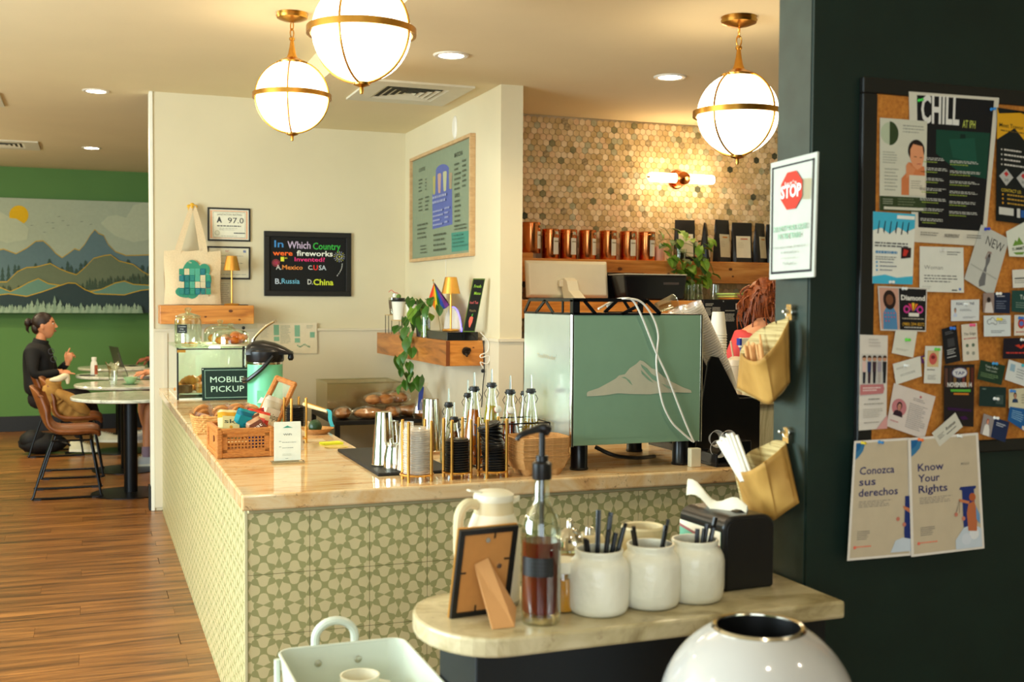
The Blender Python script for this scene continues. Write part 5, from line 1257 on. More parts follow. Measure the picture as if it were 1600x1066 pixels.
# truss rail
hr_ = .062
def truss(p0, p1, segs, name, cut0=False, cut1=False):
    p0, p1 = V(p0), V(p1); d = p1-p0; L = d.length; d.normalize(); up = V((0, 0, 1)); m = MB(); nrm = d.cross(up)*.0025
    def bar(u0, z0, u1, z1, w):
        a, b = p0+d*u0+up*z0, p0+d*u1+up*z1; e = (b-a).normalized(); s_ = e.cross(nrm.normalized())*w/2
        vs = [a-s_-nrm, a+s_-nrm, b+s_-nrm, b-s_-nrm, a-s_+nrm, a+s_+nrm, b+s_+nrm, b-s_+nrm]; m.add(vs, [(0, 1, 2, 3), (4, 7, 6, 5), (0, 4, 5, 1), (1, 5, 6, 2), (2, 6, 7, 3), (3, 7, 4, 0)])
    bar(0, .004, L, .004, .008); bar(.0 if not cut0 else .05, hr_-.006, L-(.06 if cut1 else 0), hr_-.006, .013)
    for u0, u1 in segs: bar(u0*L, .004, u1*L, hr_-.008, .012)
    if cut1: bar(L, .004, L-.06, hr_-.006, .014)
    if cut0: bar(0, .004, .05, hr_-.006, .014)
    else: bar(.012, .004, .012, hr_-.006, .026)
    m.build(name, M_blkp, t, smooth=False)
truss((.0, .0, b_), (.36, .0, b_), [(.25, .12), (.55, .85)], 'cup_rail', cut1=True)
truss((.0, .0, b_), (.0, d_, b_), [(.38, .55), (.75, .55), (.2, .2)], 'cup_rail', cut1=True)
truss((w_, d_, b_), (.36, d_, b_), [(.3, .5)], 'cup_rail', cut1=True)
def mp(a, b): p = at(800+a/2.9625, 400+b/2.9625, y=my0-.001); return p-V(t.location)
s = Sheet([V((.05, -.0005, .2)), V((.5, -.0005, .2)), V((.5, -.0005, .12)), V((.05, -.0005, .12))], .0003, (128, 160, 132), basemat=M_mach, fn=lambda a, b: mp(a, b))
s.q = [V((.05, 0, .25)), V((.06, 0, .25)), V((.06, 0, .24)), V((.05, 0, .24))]
SN = (190, 186, 160)
s.poly([(347, 650), (346, 636), (352, 628), (400, 612), (445, 588), (480, 568), (494, 554), (522, 548), (545, 520), (575, 500), (592, 483), (608, 488), (628, 504), (645, 520), (665, 526), (700, 558), (740, 583), (790, 608), (828, 622), (831, 634), (760, 632), (700, 633), (640, 641), (560, 640), (490, 636), (430, 645), (380, 649)], SN)
s.poly([(505, 562), (522, 560), (545, 576), (558, 600), (545, 590), (528, 570)], (128, 160, 132)); s.poly([(595, 500), (625, 520), (645, 545), (672, 562), (674, 584), (650, 572), (632, 552), (600, 515)], (128, 160, 132)); s.poly([(596, 528), (640, 572), (655, 588), (630, 574), (600, 545)], (128, 160, 132)); s.poly([(690, 590), (730, 605), (760, 620), (720, 612)], (150, 172, 144))
s.build('mountain_emblem', t)
q = [at(800+a/2.9625, 400+b/2.9625, x=mx0)-V(t.location) for a, b in [(116, 440), (206, 455), (204, 490), (116, 475)]]
for p in q: p.x = -.0005
s = Sheet(q, .0004, (200, 206, 190), basemat=M_machs); s.text('ToolWinder', .02, .8, .98, .55, (150, 140, 112), .02); s.build('maker_lettering', t)
MB().tube(bez([(.14, .1, .075), (.2, .06, .045), (.3, .07, .03), (.42, .15, .02)], 6), .008, 8).build('drain_hose', M_blkp, t)
# white cables over the back
for pts, lb in (([(440, 235), (470, 207), (520, 197), (560, 207), (600, 280), (640, 380), (668, 450), (720, 560), (770, 690), (810, 790), (842, 862)], 'white cable hanging down the back of the machine, the straighter of two'),
                ([(400, 245), (480, 204), (540, 198), (600, 215), (650, 280), (676, 360), (672, 430), (668, 500), (680, 600), (700, 690), (740, 770), (790, 820), (835, 858)], 'white cable with a wide bend down the back of the machine')):
    P = [at(800+a/2.9625, 400+b/2.9625, y=my0-.009+(.05 if b < 240 and a < 500 else 0)) for a, b in pts]
    tag(MB().tube(bez([p-P[-1] for p in P], 6), .0042, 6).build('white_cable', M_wcab, loc=P[-1]), lb, 'cable')
p = at(1086, 705, y=3.765)
tag(MB().bb(-.022, .022, -.014, .014, 0, .072).build('power_adapter', mat('cream_adapter', (222, 210, 176), .4), loc=(p.x-.003, 3.765, T), bevel=.003, smooth=False), 'small cream power adapter standing at the foot of the machine', 'adapter')
tag(MB().lathe([(.020, 0), (.030, .08), (.032, .081), (.031, .084), (.029, .081), (.019, .003), (0, .003)], 24, R=Matrix.Rotation(1.25, 3, 'Y') @ Matrix.Rotation(0, 3, 'Z')).build('fallen_cup', M_clear, loc=(2.10, 3.96, mz1+.026)), 'clear plastic cup lying on top of the espresso machine', 'cup')

# ================================================================ RIGHT END OF THE BAR
t = E('cup_organizer', (2.31, 4.0, T), 'black slanted cup and lid organizer right of the espresso machine', 'organizer')
ow, od, oh = .30, .42, .235
def plate(y, nm='divider'):
    pr = [(0, 0), (ow, 0), (ow, oh), (ow-.10, oh+.0), (ow-.20, oh+.17), (ow-.235, oh+.175), (ow-.25, oh+.15), (0, oh*.3)]
    MB().prism(pr, 1, lambda a, b, k: (a, y+.012*k, b)).build(nm, M_blkp, t, bevel=.003, smooth=False)
for y in (0, .14, .28, .41): plate(y)
MB().bb(.0, ow, .01, od, 0, .03).bb(ow-.012, ow, .01, od, .03, oh).build('tray', M_blkp, t, smooth=False)
base = at(1143, 612, y=4.075); ax = (at(1085, 486, y=4.075)-base).normalized(); R_ = ax.to_track_quat('Z', 'Y').to_euler()
for y, dz, nn, lb in ((0, 0, 30, 'front'), (.14, .0, 28, 'rear')):
    for i in range(nn):
        o = bpy.data.objects.new('clear_cup', cupd); COL.objects.link(o); o.location = base+V((0, y, dz))+ax*(.0105*i); o.rotation_euler = R_; tag(o, 'clear plastic cup nested in the %s slanted stack of the black organizer' % lb, 'cup', 'clear cups in the %s slanted stack' % lb)
ax2 = V((-.12, 0, .26)).normalized()
t = E('lid_caddy', (2.235, 3.72, T), 'low black caddy with loose lids at the right foot of the machine', 'caddy')
MB().bb(0, .20, 0, .16, 0, .012).bb(0, .20, .15, .16, .012, .05).bb(0, .008, 0, .16, .012, .05).bb(.192, .20, 0, .16, .012, .05).build('tray', M_blkp, t, bevel=.002, smooth=False)
MB().prism([(.012, .012), (.188, .012), (.188, .09), (.1, .09), (.04, .05)], 1, lambda a, b, k: (a, .05+.08*k, b)).build('divider', M_blkp, t, bevel=.004, smooth=False)
for i, (x, y, z, r) in enumerate([(2.27, 3.80, T+.10, .5), (2.30, 3.765, T+.105, .9), (2.265, 3.775, T+.06, -.4)]):
    o = bpy.data.objects.new('cup_cover', cupd); COL.objects.link(o); o.location = (x+.0, y, z); o.rotation_euler = (1.4+r*.2, r, 0); o.scale = (.8, .8, .25); tag(o, 'clear plastic lid tossed into the low black caddy', 'lid', 'clear lids in the caddy')
# upturned paper cups on the return counter
pc = MB().lathe([(.042, 0), (.045, .003), (.042, .006), (.030, .115), (.028, .116), (0, .113)], 26).build('paper_cup', M_paperw); pcd = pc.data; bpy.data.objects.remove(pc)
for i in range(24):
    o = bpy.data.objects.new('paper_cup', pcd); COL.objects.link(o); o.location = (2.915, 4.85, 1.035+.0128*i); tag(o, 'upturned white paper cup nested in the tall stack on the kitchen counter', 'cup', 'white paper cups in the tall stack')
t = E('iced_drink', (2.93, 4.71, 1.035), 'clear domed iced drink with a straw behind the organizer', 'drink')
MB().lathe([(.032, 0), (.046, .15), (.048, .152), (.044, .18), (.02, .195), (.0, .197)], 24).build('cup', mat('milky_drink', (226, 206, 176), .35, trans=.2), t); MB().cyl((0, 0, .12), (-.035, -.01, .27), .0045).build('straw', mat('pale_straw', (222, 186, 150), .5), t)
t = E('spray_bottle', at(1168, 560, y=4.95), 'white spray bottle with a blue trigger beside the barista', 'bottle'); t.location.z = 1.035
hz = at(1168, 528, y=4.95).z-1.035
MB().lathe([(.035, 0), (.038, .01), (.036, .12), (.014, .2), (.013, hz-.06)], 20).build('bottle', M_paperw, t)
MB().bb(-.05, .045, -.014, .014, hz-.05, hz).build('spray_head', M_paperw, t, bevel=.006, smooth=False)
MB().tube([(-.042, 0, hz-.045), (-.035, 0, hz-.1), (-.045, 0, hz-.14)], .006, 8).box((-.05, 0, hz-.02), (.012, .03, .035)).build('trigger', mat('blue_trigger', (40, 60, 160), .4), t, smooth=False)

# ================================================================ KITCHEN SHELVES
Z3 = 1.772
tag(MB().bb(2.40, 2.73, 6.87, 7.03, Z3, Z3+.035).build('wood_riser', M_pine, bevel=.002, smooth=False), 'low pine block under the first copper canister', 'board')
M_labw = (226, 222, 208)
def canister(x, y, z, r, h, rot, label):
    t = E('copper_canister', (x, y, z), label, 'canister', 'copper canisters on the tiled wall shelf', rz=rot)
    MB().lathe([(r*.98, 0), (r, .003), (r, h*.86), (r*.985, h*.865)], 32).build('body', M_cop, t)
    MB().lathe([(r*1.03, h*.865), (r*1.03, h*.89), (r, h*.9), (r*1.0, h*.95), (r*1.03, h*.955), (r*1.02, h*.985), (r*.9, h), (0, h)], 32).build('lid', M_cop, t)
    MB().tube([(-.012, -r*1.04, h*.9), (-.014, -r*1.1, h*.8), (0, -r*1.13, h*.74), (.014, -r*1.1, h*.8), (.012, -r*1.04, h*.9)], .0018, 6).box((0, -r*1.06, h*.86), (.02, .008, .018)).build('clasp', M_chrome, t, smooth=False)
    a0, a1 = -1.95, -1.15
    m = MB(); n = 8; vs = []; fs = []
    for i in range(n+1):
        a = a0+(a1-a0)*i/n; vs += [(math.cos(a)*(r+.0008), math.sin(a)*(r+.0008), h*.15), (math.cos(a)*(r+.0008), math.sin(a)*(r+.0008), h*.7)]
    for i in range(n): fs.append((2*i, 2*i+1, 2*i+3, 2*i+2))
    m.add(vs, fs, paint(M_labw)); vs = []; fs = []
    for i in range(n+1):
        a = a0+.1+(a1-a0-.2)*i/n; vs += [(math.cos(a)*(r+.0014), math.sin(a)*(r+.0014), h*.56), (math.cos(a)*(r+.0014), math.sin(a)*(r+.0014), h*.6)]
    for i in range(n): fs.append((2*i, 2*i+1, 2*i+3, 2*i+2))
    m.add(vs, fs, paint((150, 140, 110))); m.build('paper_label', None, t)
    return t
names = ['copper canister closest to the column, raised on a pine block', 'second copper canister from the column', 'third copper canister from the column', 'middle one of the seven copper canisters, fourth from the column', 'fifth copper canister from the column', 'sixth copper canister from the column', 'copper canister farthest right, beside the trailing plant']
xs = [829, 860, 888, 918, 950, 981.5, 1010.5]; rots = [.75, .35, .3, .55, .35, .2, .3]
for i, x in enumerate(xs):
    p = at(x, 380, y=6.95); z = Z3+(.035 if i == 0 else 0); canister(p.x, 6.95, z, .066 if i == 0 else .058, (.205 if i == 0 else .2), rots[i], names[i])
M_bag = mat('matte_black_bag', (30, 28, 28), .42, var=.15, scale=8, bump=.1)
def coffee_bag(x, y, w, h, rz, stripe, label, lean=0):
    t = E('coffee_bag', (x, y, Z3), label, 'bag', 'black coffee bags on the tiled wall shelf', rz=rz)
    m = MB(); n = 12; rings = []
    for j in range(n+1):
        v = j/n; th = .032*(1-v)**.8+.003; ww = w/2*(1+.05*v); z = v*h
        rings.append([(-ww, -th*.6, z), (-ww*.8, -th, z), (ww*.8, -th, z), (ww, -th*.6, z), (ww*.94, 0, z), (ww, th*.6, z), (ww*.8, th, z), (-ww*.8, th, z), (-ww, th*.6, z), (-ww*.94, 0, z)])
    r = random.Random(int(x*1000)); vs = [(a+r.uniform(-.0015, .0015), b+r.uniform(-.002, .002)+lean*c*c, c) for R in rings for a, b, c in R]; k = 10; fs = []
    for j in range(n):
        for i in range(k): fs.append((j*k+i, j*k+(i+1) % k, (j+1)*k+(i+1) % k, (j+1)*k+i))
    fs.append(tuple(range(9, -1, -1))); fs.append(tuple(n*k+i for i in range(k))); m.add(vs, fs).build('pouch', M_bag, t)
    yb = -.036
    s = Sheet([V((-w*.38, yb+.014, h*.66)), V((w*.38, yb+.014, h*.66)), V((w*.38, yb, h*.12)), V((-w*.38, yb, h*.12))], .001, (224, 216, 190)); s.rect(.3, .1, .8, .16, stripe); s.lines(.1, .3, .6, .6, 4, (200, 190, 165), .3, 2); s.build('paper_label', t)
    return t
bags = [(1069, .15, .29, -.15, 'black coffee bag behind the trailing plant leaves'), (1101, .10, .275, .9, 'narrow side-on coffee bag right of the trailing plant'), (1127, .15, .30, .35, 'black coffee bag turned towards the plant with a white label'),
        (1158, .16, .285, -.05, 'black coffee bag facing front with a large square label'), (1186, .13, .285, .5, 'black coffee bag just left of the stop sign notice'), (1210, .15, .28, 0, 'black coffee bag behind the stop sign notice')]
for i, (px, w, h, rz, lb) in enumerate(bags):
    p = at(px, 380, y=6.96); coffee_bag(p.x, 6.955+(.0 if i % 2 else .0), w*.93, h, rz, (196, 120, 90) if i % 2 else (210, 140, 60), lb)
tag(MB().lathe([(.03, 0), (.034, .01), (.034, .09), (.03, .1), (0, .1)], 18).build('pink_tin', mat('pink_tin', (222, 168, 140), .4), loc=(at(1031, 400, y=6.93).x, 6.93, Z3)), 'small pale pink tin between the last canister and the plant', 'tin')
# kitchen pothos
t = E('trailing_pothos', (at(1062, 400, y=6.93).x, 6.93, Z3), 'bushy yellow green pothos in a glass pot spilling over the pine shelf', 'plant'); ox = V(t.location)
MB().lathe([(.04, 0), (.05, .08), (.048, .085), (.044, .01)], 20, cap=False).build('pot', M_glass, t); MB().lathe([(0, .005), (.042, .005), (.046, .06), (0, .06)], 18).build('soil', mat('potting_soil', (70, 54, 36), .9, scale=80), t)
r5 = random.Random(8); sm = MB()
def px8(a, b, y): return at(800+a/3.636, 320+b/3.636, y=y)-ox
for v in [[(930, 270), (880, 150), (840, 125)], [(940, 260), (900, 200), (860, 200), (830, 215)], [(950, 270), (980, 220), (1040, 240), (1100, 260)], [(950, 280), (960, 360), (1000, 400), (1020, 470), (1060, 500)], [(955, 290), (1050, 320), (1080, 380), (1070, 450), (1040, 500)], [(960, 300), (1100, 300), (1150, 400)], [(930, 300), (930, 370), (980, 440)]]:
    P = [px8(a, b, 6.84) for a, b in v]; P = [V((0, -.0, .07))]+P[1:]; sm.tube(bez(P, 5), .002, 5)
sm.build('stem', M_stem, t)
for i in range(58):
    if i < 26: a, b = r5.uniform(830, 1120), r5.uniform(125, 320); y = 6.84-r5.random()*.08
    else: a = r5.uniform(920, 1110); b = r5.uniform(300, 500-abs(a-1040)*.6); y = 6.845-r5.random()*.06
    if a > 1000 and b < 190: b += 70
    leaf(t, px8(a, b, y), r5.uniform(-2.8, -.4), r5.uniform(.2, 1.2), r5.uniform(.9, 1.3), r5.choice([0, 1, 1]), r5.uniform(-.6, .6))
leaf(t, px8(1140, 395, 6.82), -.3, .6, 1.0, 1); leaf(t, px8(1080, 120+130, 6.82), -.2, .3, 1.2, 1)
# monitor on the lower shelf
M_alu = mat('pale_aluminium', (226, 222, 200), .4, .2, var=.02); p = at(882, 470, y=6.60)
t = E('computer_monitor', (p.x, 6.62, 1.50), 'large silver desktop computer seen from behind', 'monitor', rz=.0)
Q = [(820.6, 406.6), (948.5, 407.5), (941.5, 486), (812, 492)]
c4 = [at(a, b, y=6.64) for a, b in Q]; zt_ = c4[0].z-1.5; x0_, x1_ = c4[0].x-p.x, c4[1].x-p.x
M4 = Matrix.Rotation(-.10, 3, 'X')
m = MB(); n = 8; zz0 = .012; H_ = zt_-zz0
for k in range(1): m.add([(x0_, -.004, zz0), (x1_, -.004, zz0), (x1_-.0, -.004+.03, zt_), (x0_, -.004+.03, zt_), (x0_+.02, -.022, zz0+.02), (x1_-.02, -.022, zz0+.02), (x1_-.02, .008, zt_-.02), (x0_+.02, .008, zt_-.02), (x0_, .008, zz0), (x1_, .008, zz0), (x1_, .04, zt_), (x0_, .04, zt_)], [(4, 5, 6, 7), (0, 1, 5, 4), (1, 2, 6, 5), (2, 3, 7, 6), (3, 0, 4, 7), (0, 8, 9, 1), (1, 9, 10, 2), (2, 10, 11, 3), (3, 11, 8, 0), (8, 11, 10, 9)])
m.build('back_shell', M_alu, t, bevel=.006, smooth=False)
MB().add([(x0_+.01, .0095, zz0+.06), (x1_-.01, .0095, zz0+.06), (x1_-.01, .0415, zt_-.01), (x0_+.01, .0415, zt_-.01)], [(3, 2, 1, 0)]).build('screen', mat('dark_screen', (14, 14, 18), .1), t, smooth=False)
MB().bb(-.045, .085, -.045, -.012, zz0+.07, zz0+.115).build('bracket', M_alu, t, bevel=.006, smooth=False)
MB().prism([(-.04, .13), (.0, .14), (.03, .12), (.05, .06), (.12, .008), (.12, 0), (-.0, 0), (-.012, .05)], 1, lambda a, b, k: (.0+.075*k-.02+a*.3, -.05-a*.9, b)).build('stand_neck', M_alu, t, bevel=.003, smooth=False)
MB().bb(-.09, .09, -.19, .0, 0, .008).build('stand_foot', M_alu, t, bevel=.003, smooth=False)
# black bread bin style appliance
p0, p1 = at(975, 440, y=6.42), at(1074, 440, y=6.42); zt_ = at(1020, 430, y=6.42).z
t = E('black_appliance', (p0.x, 6.42, 1.50), 'glossy black boxy appliance right of the desktop computer', 'appliance'); w_ = p1.x-p0.x; h_ = zt_-1.5
M_gblk = mat('gloss_black', (14, 13, 15), .12, var=.1)
MB().prism([(0, 0), (w_, 0), (w_-.0, h_), (.0, h_)], 1, lambda a, b, k: (a+(.0 if b > 0 else (.02 if a < .1 else -.02)), .24*k, b)).build('body', M_gblk, t, bevel=.012, smooth=False)
MB().bb(-.0, w_, .0, .24, h_, h_+.008).build('top_cover', mat('pale_grey_cover', (176, 170, 150), .3), t, bevel=.003, smooth=False); MB().bb(w_*.62, w_*.86, -.004, 0, h_-.06, h_-.045).build('badge', mat('dull_badge', (70, 62, 58), .4), t, smooth=False)
p2 = at(948, 440, y=6.62)
t = E('card_printer', (p2.x, 6.66, 1.50), 'dark grey printer with an orange strip behind the black appliance', 'printer')
MB().bb(0, .3, 0, .25, 0, h_+.02).build('body', M_gblk, t, bevel=.01, smooth=False); MB().bb(.075, .15, -.004, 0, .02, h_-.04).build('panel', mat('warm_grey', (170, 156, 130), .5), t, smooth=False); MB().bb(.075, .16, -.006, -.004, h_-.04, h_-.012).build('orange_strip', mat('orange_strip', (226, 80, 40), .5), t, smooth=False)
# oven with label plates and cloths
p0, p1 = at(1100, 468, y=6.32), at(1188, 468, y=6.32)
t = E('black_oven', (p0.x, 6.32, .9), 'tall black kitchen appliance with white instruction plates behind the barista', 'oven'); w_ = p1.x-p0.x; h_ = p0.z-.9
MB().bb(0, w_, 0, .5, 0, h_).build('body', M_black, t, bevel=.003, smooth=False)
def oz(a, b): return at(1090+a/5.92, 460+b/5.92, y=6.318)-V(t.location)
s = Sheet([V((.0, -.001, h_)), V((w_, -.001, h_)), V((w_, -.001, h_-.4)), V((0, -.001, h_-.4))], .001, (20, 20, 21), fn=lambda a, b: oz(a, b)); s.W = s.H = 1
for (x0, y0, x1, y1, n) in [(72, 85, 148, 112, 2), (72, 125, 125, 200, 6), (135, 120, 215, 200, 6), (255, 148, 345, 160, 1), (255, 180, 340, 255, 6), (365, 150, 412, 255, 8)]: s.lines(x0, y0, x1, y1, n, (170, 164, 148), .55, int(x0), .15)
s.rect(350, 84, 415, 140, (196, 176, 158)); s.rect(362, 96, 402, 128, (150, 130, 118)); s.disc(236, 65, 5, (180, 180, 170), ru=5, n=8)
s.rect(444, 50, 452, 300, (70, 72, 70)); s.build('label_plate', t)
for i, (c, dz) in enumerate([((226, 130, 40), 0), ((206, 196, 90), .014), ((170, 186, 96), .03)]):
    p = at(1155-i*4, 460, y=6.42); tag(MB().box((0, 0, .007), (.2-.02*i, .18, .012)).build('folded_cloth', mat('cloth_%d' % i, c, .9, scale=60, bump=.2), loc=(p.x, 6.42, .9+h_+dz), bevel=.005, smooth=False, rot=(0, 0, .1*i)), ['orange folded cloth at the bottom of the pile on the black oven', 'mustard folded cloth in the middle of the pile on the black oven', 'green folded cloth topping the pile on the black oven'][i], 'cloth')
for i in range(5):
    p = at(1068+i*14, 460, y=6.5)
    if i < 2: z = 1.5; x = 3.68+i*.06; 
    else: z = .9+h_; x = p0.x+.035+(i-2)*.075
    t2 = E('drinking_glass', (x, 6.50+(.08 if i % 2 else 0), z), 'upturned drinking glass under the upper pine shelf', 'glass', 'upturned glasses under the pine shelf')
    MB().lathe([(.032, 0), (.03, .02), (.027, .10), (0, .102)], 20, cap=False).build('wall', M_glass, t2)

# ================================================================ TABLE AND BREAD BEHIND THE BAR
t = E('black_side_table', (1.50, 7.25, 0), 'black steel side table behind the bar, under bags of bread', 'table')
tx, ty, th = .62, .85, at(568, 657, y=7.25).z
MB().bb(0, tx, 0, ty, th-.03, th).build('tabletop', M_black, t, bevel=.003, smooth=False)
for x, y in ((.0, .0), (tx-.03, 0), (0, ty-.03), (tx-.03, ty-.03)): MB().bb(x, x+.03, y, y+.03, 0, th-.03).build('leg', M_black, t, smooth=False)
t = E('clear_bin', (1.52, 7.62, th), 'empty clear plastic bin behind the bread bags', 'bin')
MB().bb(0, .52, 0, .004, 0, .22).bb(0, .52, .4, .404, 0, .22).bb(0, .004, 0, .4, 0, .22).bb(.516, .52, 0, .4, 0, .22).build('wall', clear('milky_clear', (244, 240, 226), .4, .2, .2), t, smooth=False)
MB().tube([(0, 0, .22), (.52, 0, .22), (.52, .4, .22), (0, .4, .22)], .006, 6, closed=True).build('rim', M_clear, t)
M_bread = mat('bread_crust', (206, 140, 72), .6, c2=(156, 92, 38), scale=18, bump=.2); M_bagp = clear('thin_bag_film', (252, 250, 246), .5, .14, .15); M_blu = mat('blue_bag_print', (50, 70, 150), .4)
def breadbag(x, y, z, rz, kind, label, L=.20):
    t = E('bread_bag', (x, y, z), label, 'bread', rz=rz)
    if kind == 'roll': 
        for i in range(2): MB().ball((-.045+.09*i, 0, .036), (.052, .05, .034), nu=16, nv=10, jit=.02, rnd=rr).build('bread_roll', M_bread, t)
    else: MB().ball((0, 0, .038), (L/2, .052, .036), nu=20, nv=10, jit=.02, rnd=rr).build('loaf', M_bread, t)
    r = random.Random(int(x*999)); m = MB().ball((0, 0, .043), (L/2+.03, .066, .043), nu=18, nv=10, jit=.06, rnd=r); m.build('bag_film', M_bagp, t, ang=20)
    return t
zt_ = th
breadbag(1.575, 7.38, zt_, 1.2, 'loaf', 'bagged pale bread at the left end of the black table'); breadbag(1.745, 7.33, zt_, -.2, 'loaf', 'bagged brown loaf at the front of the black table'); breadbag(1.90, 7.34, zt_, 1.4, 'loaf', 'bagged dark loaf right of the brown loaf on the black table')
breadbag(1.83, 7.40, zt_+.085, .1, 'roll', 'bagged pair of toasted bagels on top of the loaves', .18); breadbag(2.05, 7.42, zt_, -.5, 'loaf', 'bagged seeded loaf under the blue printed bag'); breadbag(1.98, 7.5, zt_+.085, -.9, 'loaf', 'bagged sliced loaf leaning right of the bagels', .16)
t = E('upright_bread_bag', (2.10, 7.25, zt_), 'upright twisted bread bag with a blue band, under the hanging vine', 'bread')
m = MB(); pr = [(.07, 0), (.085, .04), (.075, .1), (.05, .16), (.02, .21), (.03, .24)]; m.lathe(pr, 18, sx=1, sy=.7).build('bag_film', M_bagp, t, ang=20)
MB().ball((0, 0, .05), (.06, .045, .045), nu=14, nv=8).build('bread_roll', M_bread, t); MB().prism([(-.06, .06), (-.03, .06), (-.01, .21), (-.03, .24), (-.045, .18)], 1, lambda a, b, k: (a, -.05-.004*k+b*.12, b)).build('blue_band', M_blu, t, smooth=False)
# ================================================================ DINING CORNER
M_marb = stone('white_marble', [(.35, (176, 178, 160)), (.5, (214, 214, 196)), (.7, (226, 226, 210))], (130, 130, 116), .12, (3, 8, 8), 2.5)
M_leath = mat('tan_leather', (146, 86, 42), .38, c2=(108, 58, 24), scale=7, bump=.08); M_bm2 = mat('black_steel', (20, 20, 22), .35, .6)
def table(x, y, label):
    t = E('cafe_table', (x, y, 0), label, 'table', 'round marble cafe tables')
    MB().lathe([(0, .722), (.415, .722), (.428, .728), (.43, .742), (.425, .75), (0, .75)], 64).build('tabletop', M_marb, t)
    MB().lathe([(.05, .012), (.05, .715)], 24).build('pole', M_bm2, t); MB().lathe([(.0, .0), (.29, 0), (.29, .006), (.06, .014), (.0, .014)], 40).build('base', M_bm2, t)
    MB().bb(-.2, .2, -.03, .03, .708, .722).bb(-.03, .03, -.2, .2, .708, .722).build('bracket', M_bm2, t, smooth=False)
    return t
for x, y, lb in [(.29, 9.05, 'empty round marble cafe table nearest the camera'), (.30, 10.3, 'round marble cafe table holding a crinkled glass and a green cup'), (.30, 11.55, 'round marble cafe table under the white drink bottle'), (.31, 12.8, 'round marble cafe table farthest back by the green wall')]:
    table(x, y, lb)
def chair(x, y, label, rz=0):
    t = E('cafe_chair', (x, y, 0), label, 'chair', 'tan leather cafe chairs', rz=rz)
    prof = [(-.26, .83, .17), (-.235, .76, .20), (-.20, .66, .215), (-.165, .56, .22), (-.12, .495, .225), (-.05, .462, .23), (.06, .458, .235), (.16, .462, .23), (.21, .452, .21), (.225, .435, .19)]
    P = bez([(a, 0, b) for a, b, w in prof], 3); n = 14; Wd = [w for a, b, w in prof]; vs = []; fs = []
    for i, p in enumerate(P):
        k = i/3; k0 = int(min(k, len(Wd)-1)); k1 = min(k0+1, len(Wd)-1); w = Wd[k0]+(Wd[k1]-Wd[k0])*(k-k0)
        for j in range(n+1):
            u = j/n*2-1; cur = .045*(abs(u)**3); back = max(0, min(1, (p.z-.46)/.2)); vs.append((p.x+cur*back*1.4, u*w, p.z+cur*(1-back)*.8-(.035*abs(u)**4 if i < 3 else 0)))
    for i in range(len(P)-1):
        for j in range(n): a = i*(n+1)+j; fs.append((a, a+1, a+n+2, a+n+1))
    o = MB().add(vs, fs).build('seat_shell', M_leath, t); md = o.modifiers.new('thick', 'SOLIDIFY'); md.thickness = .022; md.offset = 1
    for s in (-1, 1):
        q = bez([(.17, s*.19, .425), (.20, s*.215, .25), (.235, s*.235, .035), (.215, s*.238, .012), (-.2, s*.238, .012), (-.225, s*.238, .035), (-.16, s*.215, .25), (-.1, s*.19, .425)], 4)
        MB().tube(q, .009, 8).build('leg', M_bm2, t); 
        for xx in (.2, -.2): MB().box((xx, s*.238, .006), (.05, .026, .012)).build('foot_pad', M_blkp, t, smooth=False)
    MB().tube([(.17, -.19, .425), (.17, .19, .425)], .009, 8).tube([(-.1, -.19, .425), (-.1, .19, .425)], .009, 8).tube([(.17, -.19, .43), (-.1, -.19, .43)], .008, 6).tube([(.17, .19, .43), (-.1, .19, .43)], .008, 6).build('seat_frame', M_bm2, t)
    return t
chair(-.165, 9.16, 'tan leather chair with black sled legs nearest the camera, empty'); chair(-.14, 10.15, 'tan leather chair with a tan jacket draped over it'); chair(-.30, 11.55, 'tan leather chair the woman in black sits on')
chair(.85, 10.9, 'tan leather chair behind the partition, person with sneakers on it', PI); chair(.95, 12.6, 'tan leather chair farthest back behind the partition', PI)
def J(px, py, y, r): p = at(px, py, y=y); return (p.x, p.y, p.z, r)
M_tan = mat('tan_jacket', (186, 138, 66), .85, c2=(140, 98, 40), scale=12, bump=.25); M_lin = mat('cream_lining', (226, 212, 176), .85)
# jacket cloth over the second chair
t = E('draped_jacket', (-.14, 10.15, .47), 'tan jacket with cream lining heaped over the second chair', 'jacket')
m = MB(); ox = V(t.location); rj = random.Random(6)
Pj = [at(a, b, y=yy)-ox for a, b, yy in [(84, 594, 10.0), (82, 612, 10.02), (88, 628, 10.05), (104, 642, 10.05), (124, 650, 10.05), (140, 653, 10.05)]]
m.tube(bez(Pj, 6), [.035+.055*math.sin(PI*min(1, .12+i/34))*(1+.15*math.sin(i*1.7)) for i in range(31)], 14)
m.build('cloth', M_tan, t, ang=60); Pj = [at(a, b, y=yy)-ox for a, b, yy in [(78, 594, 9.96), (92, 592, 9.93), (104, 588, 9.95), (106, 600, 9.95)]]
m = MB().tube(bez(Pj, 5), [.01, .014, .017, .02, .023, .025, .026, .026, .026, .025, .024, .022, .02, .017, .014, .01], 12); m.build('lining', M_lin, t, ang=60)
m = MB().tube(bez([at(88, 612, y=9.95)-ox, at(108, 622, y=9.93)-ox, at(126, 637, y=9.95)-ox, at(138, 645, y=9.97)-ox], 6), [.025+.025*math.sin(PI*i/18) for i in range(19)], 12); m.build('sleeve', M_tan, t, ang=60)
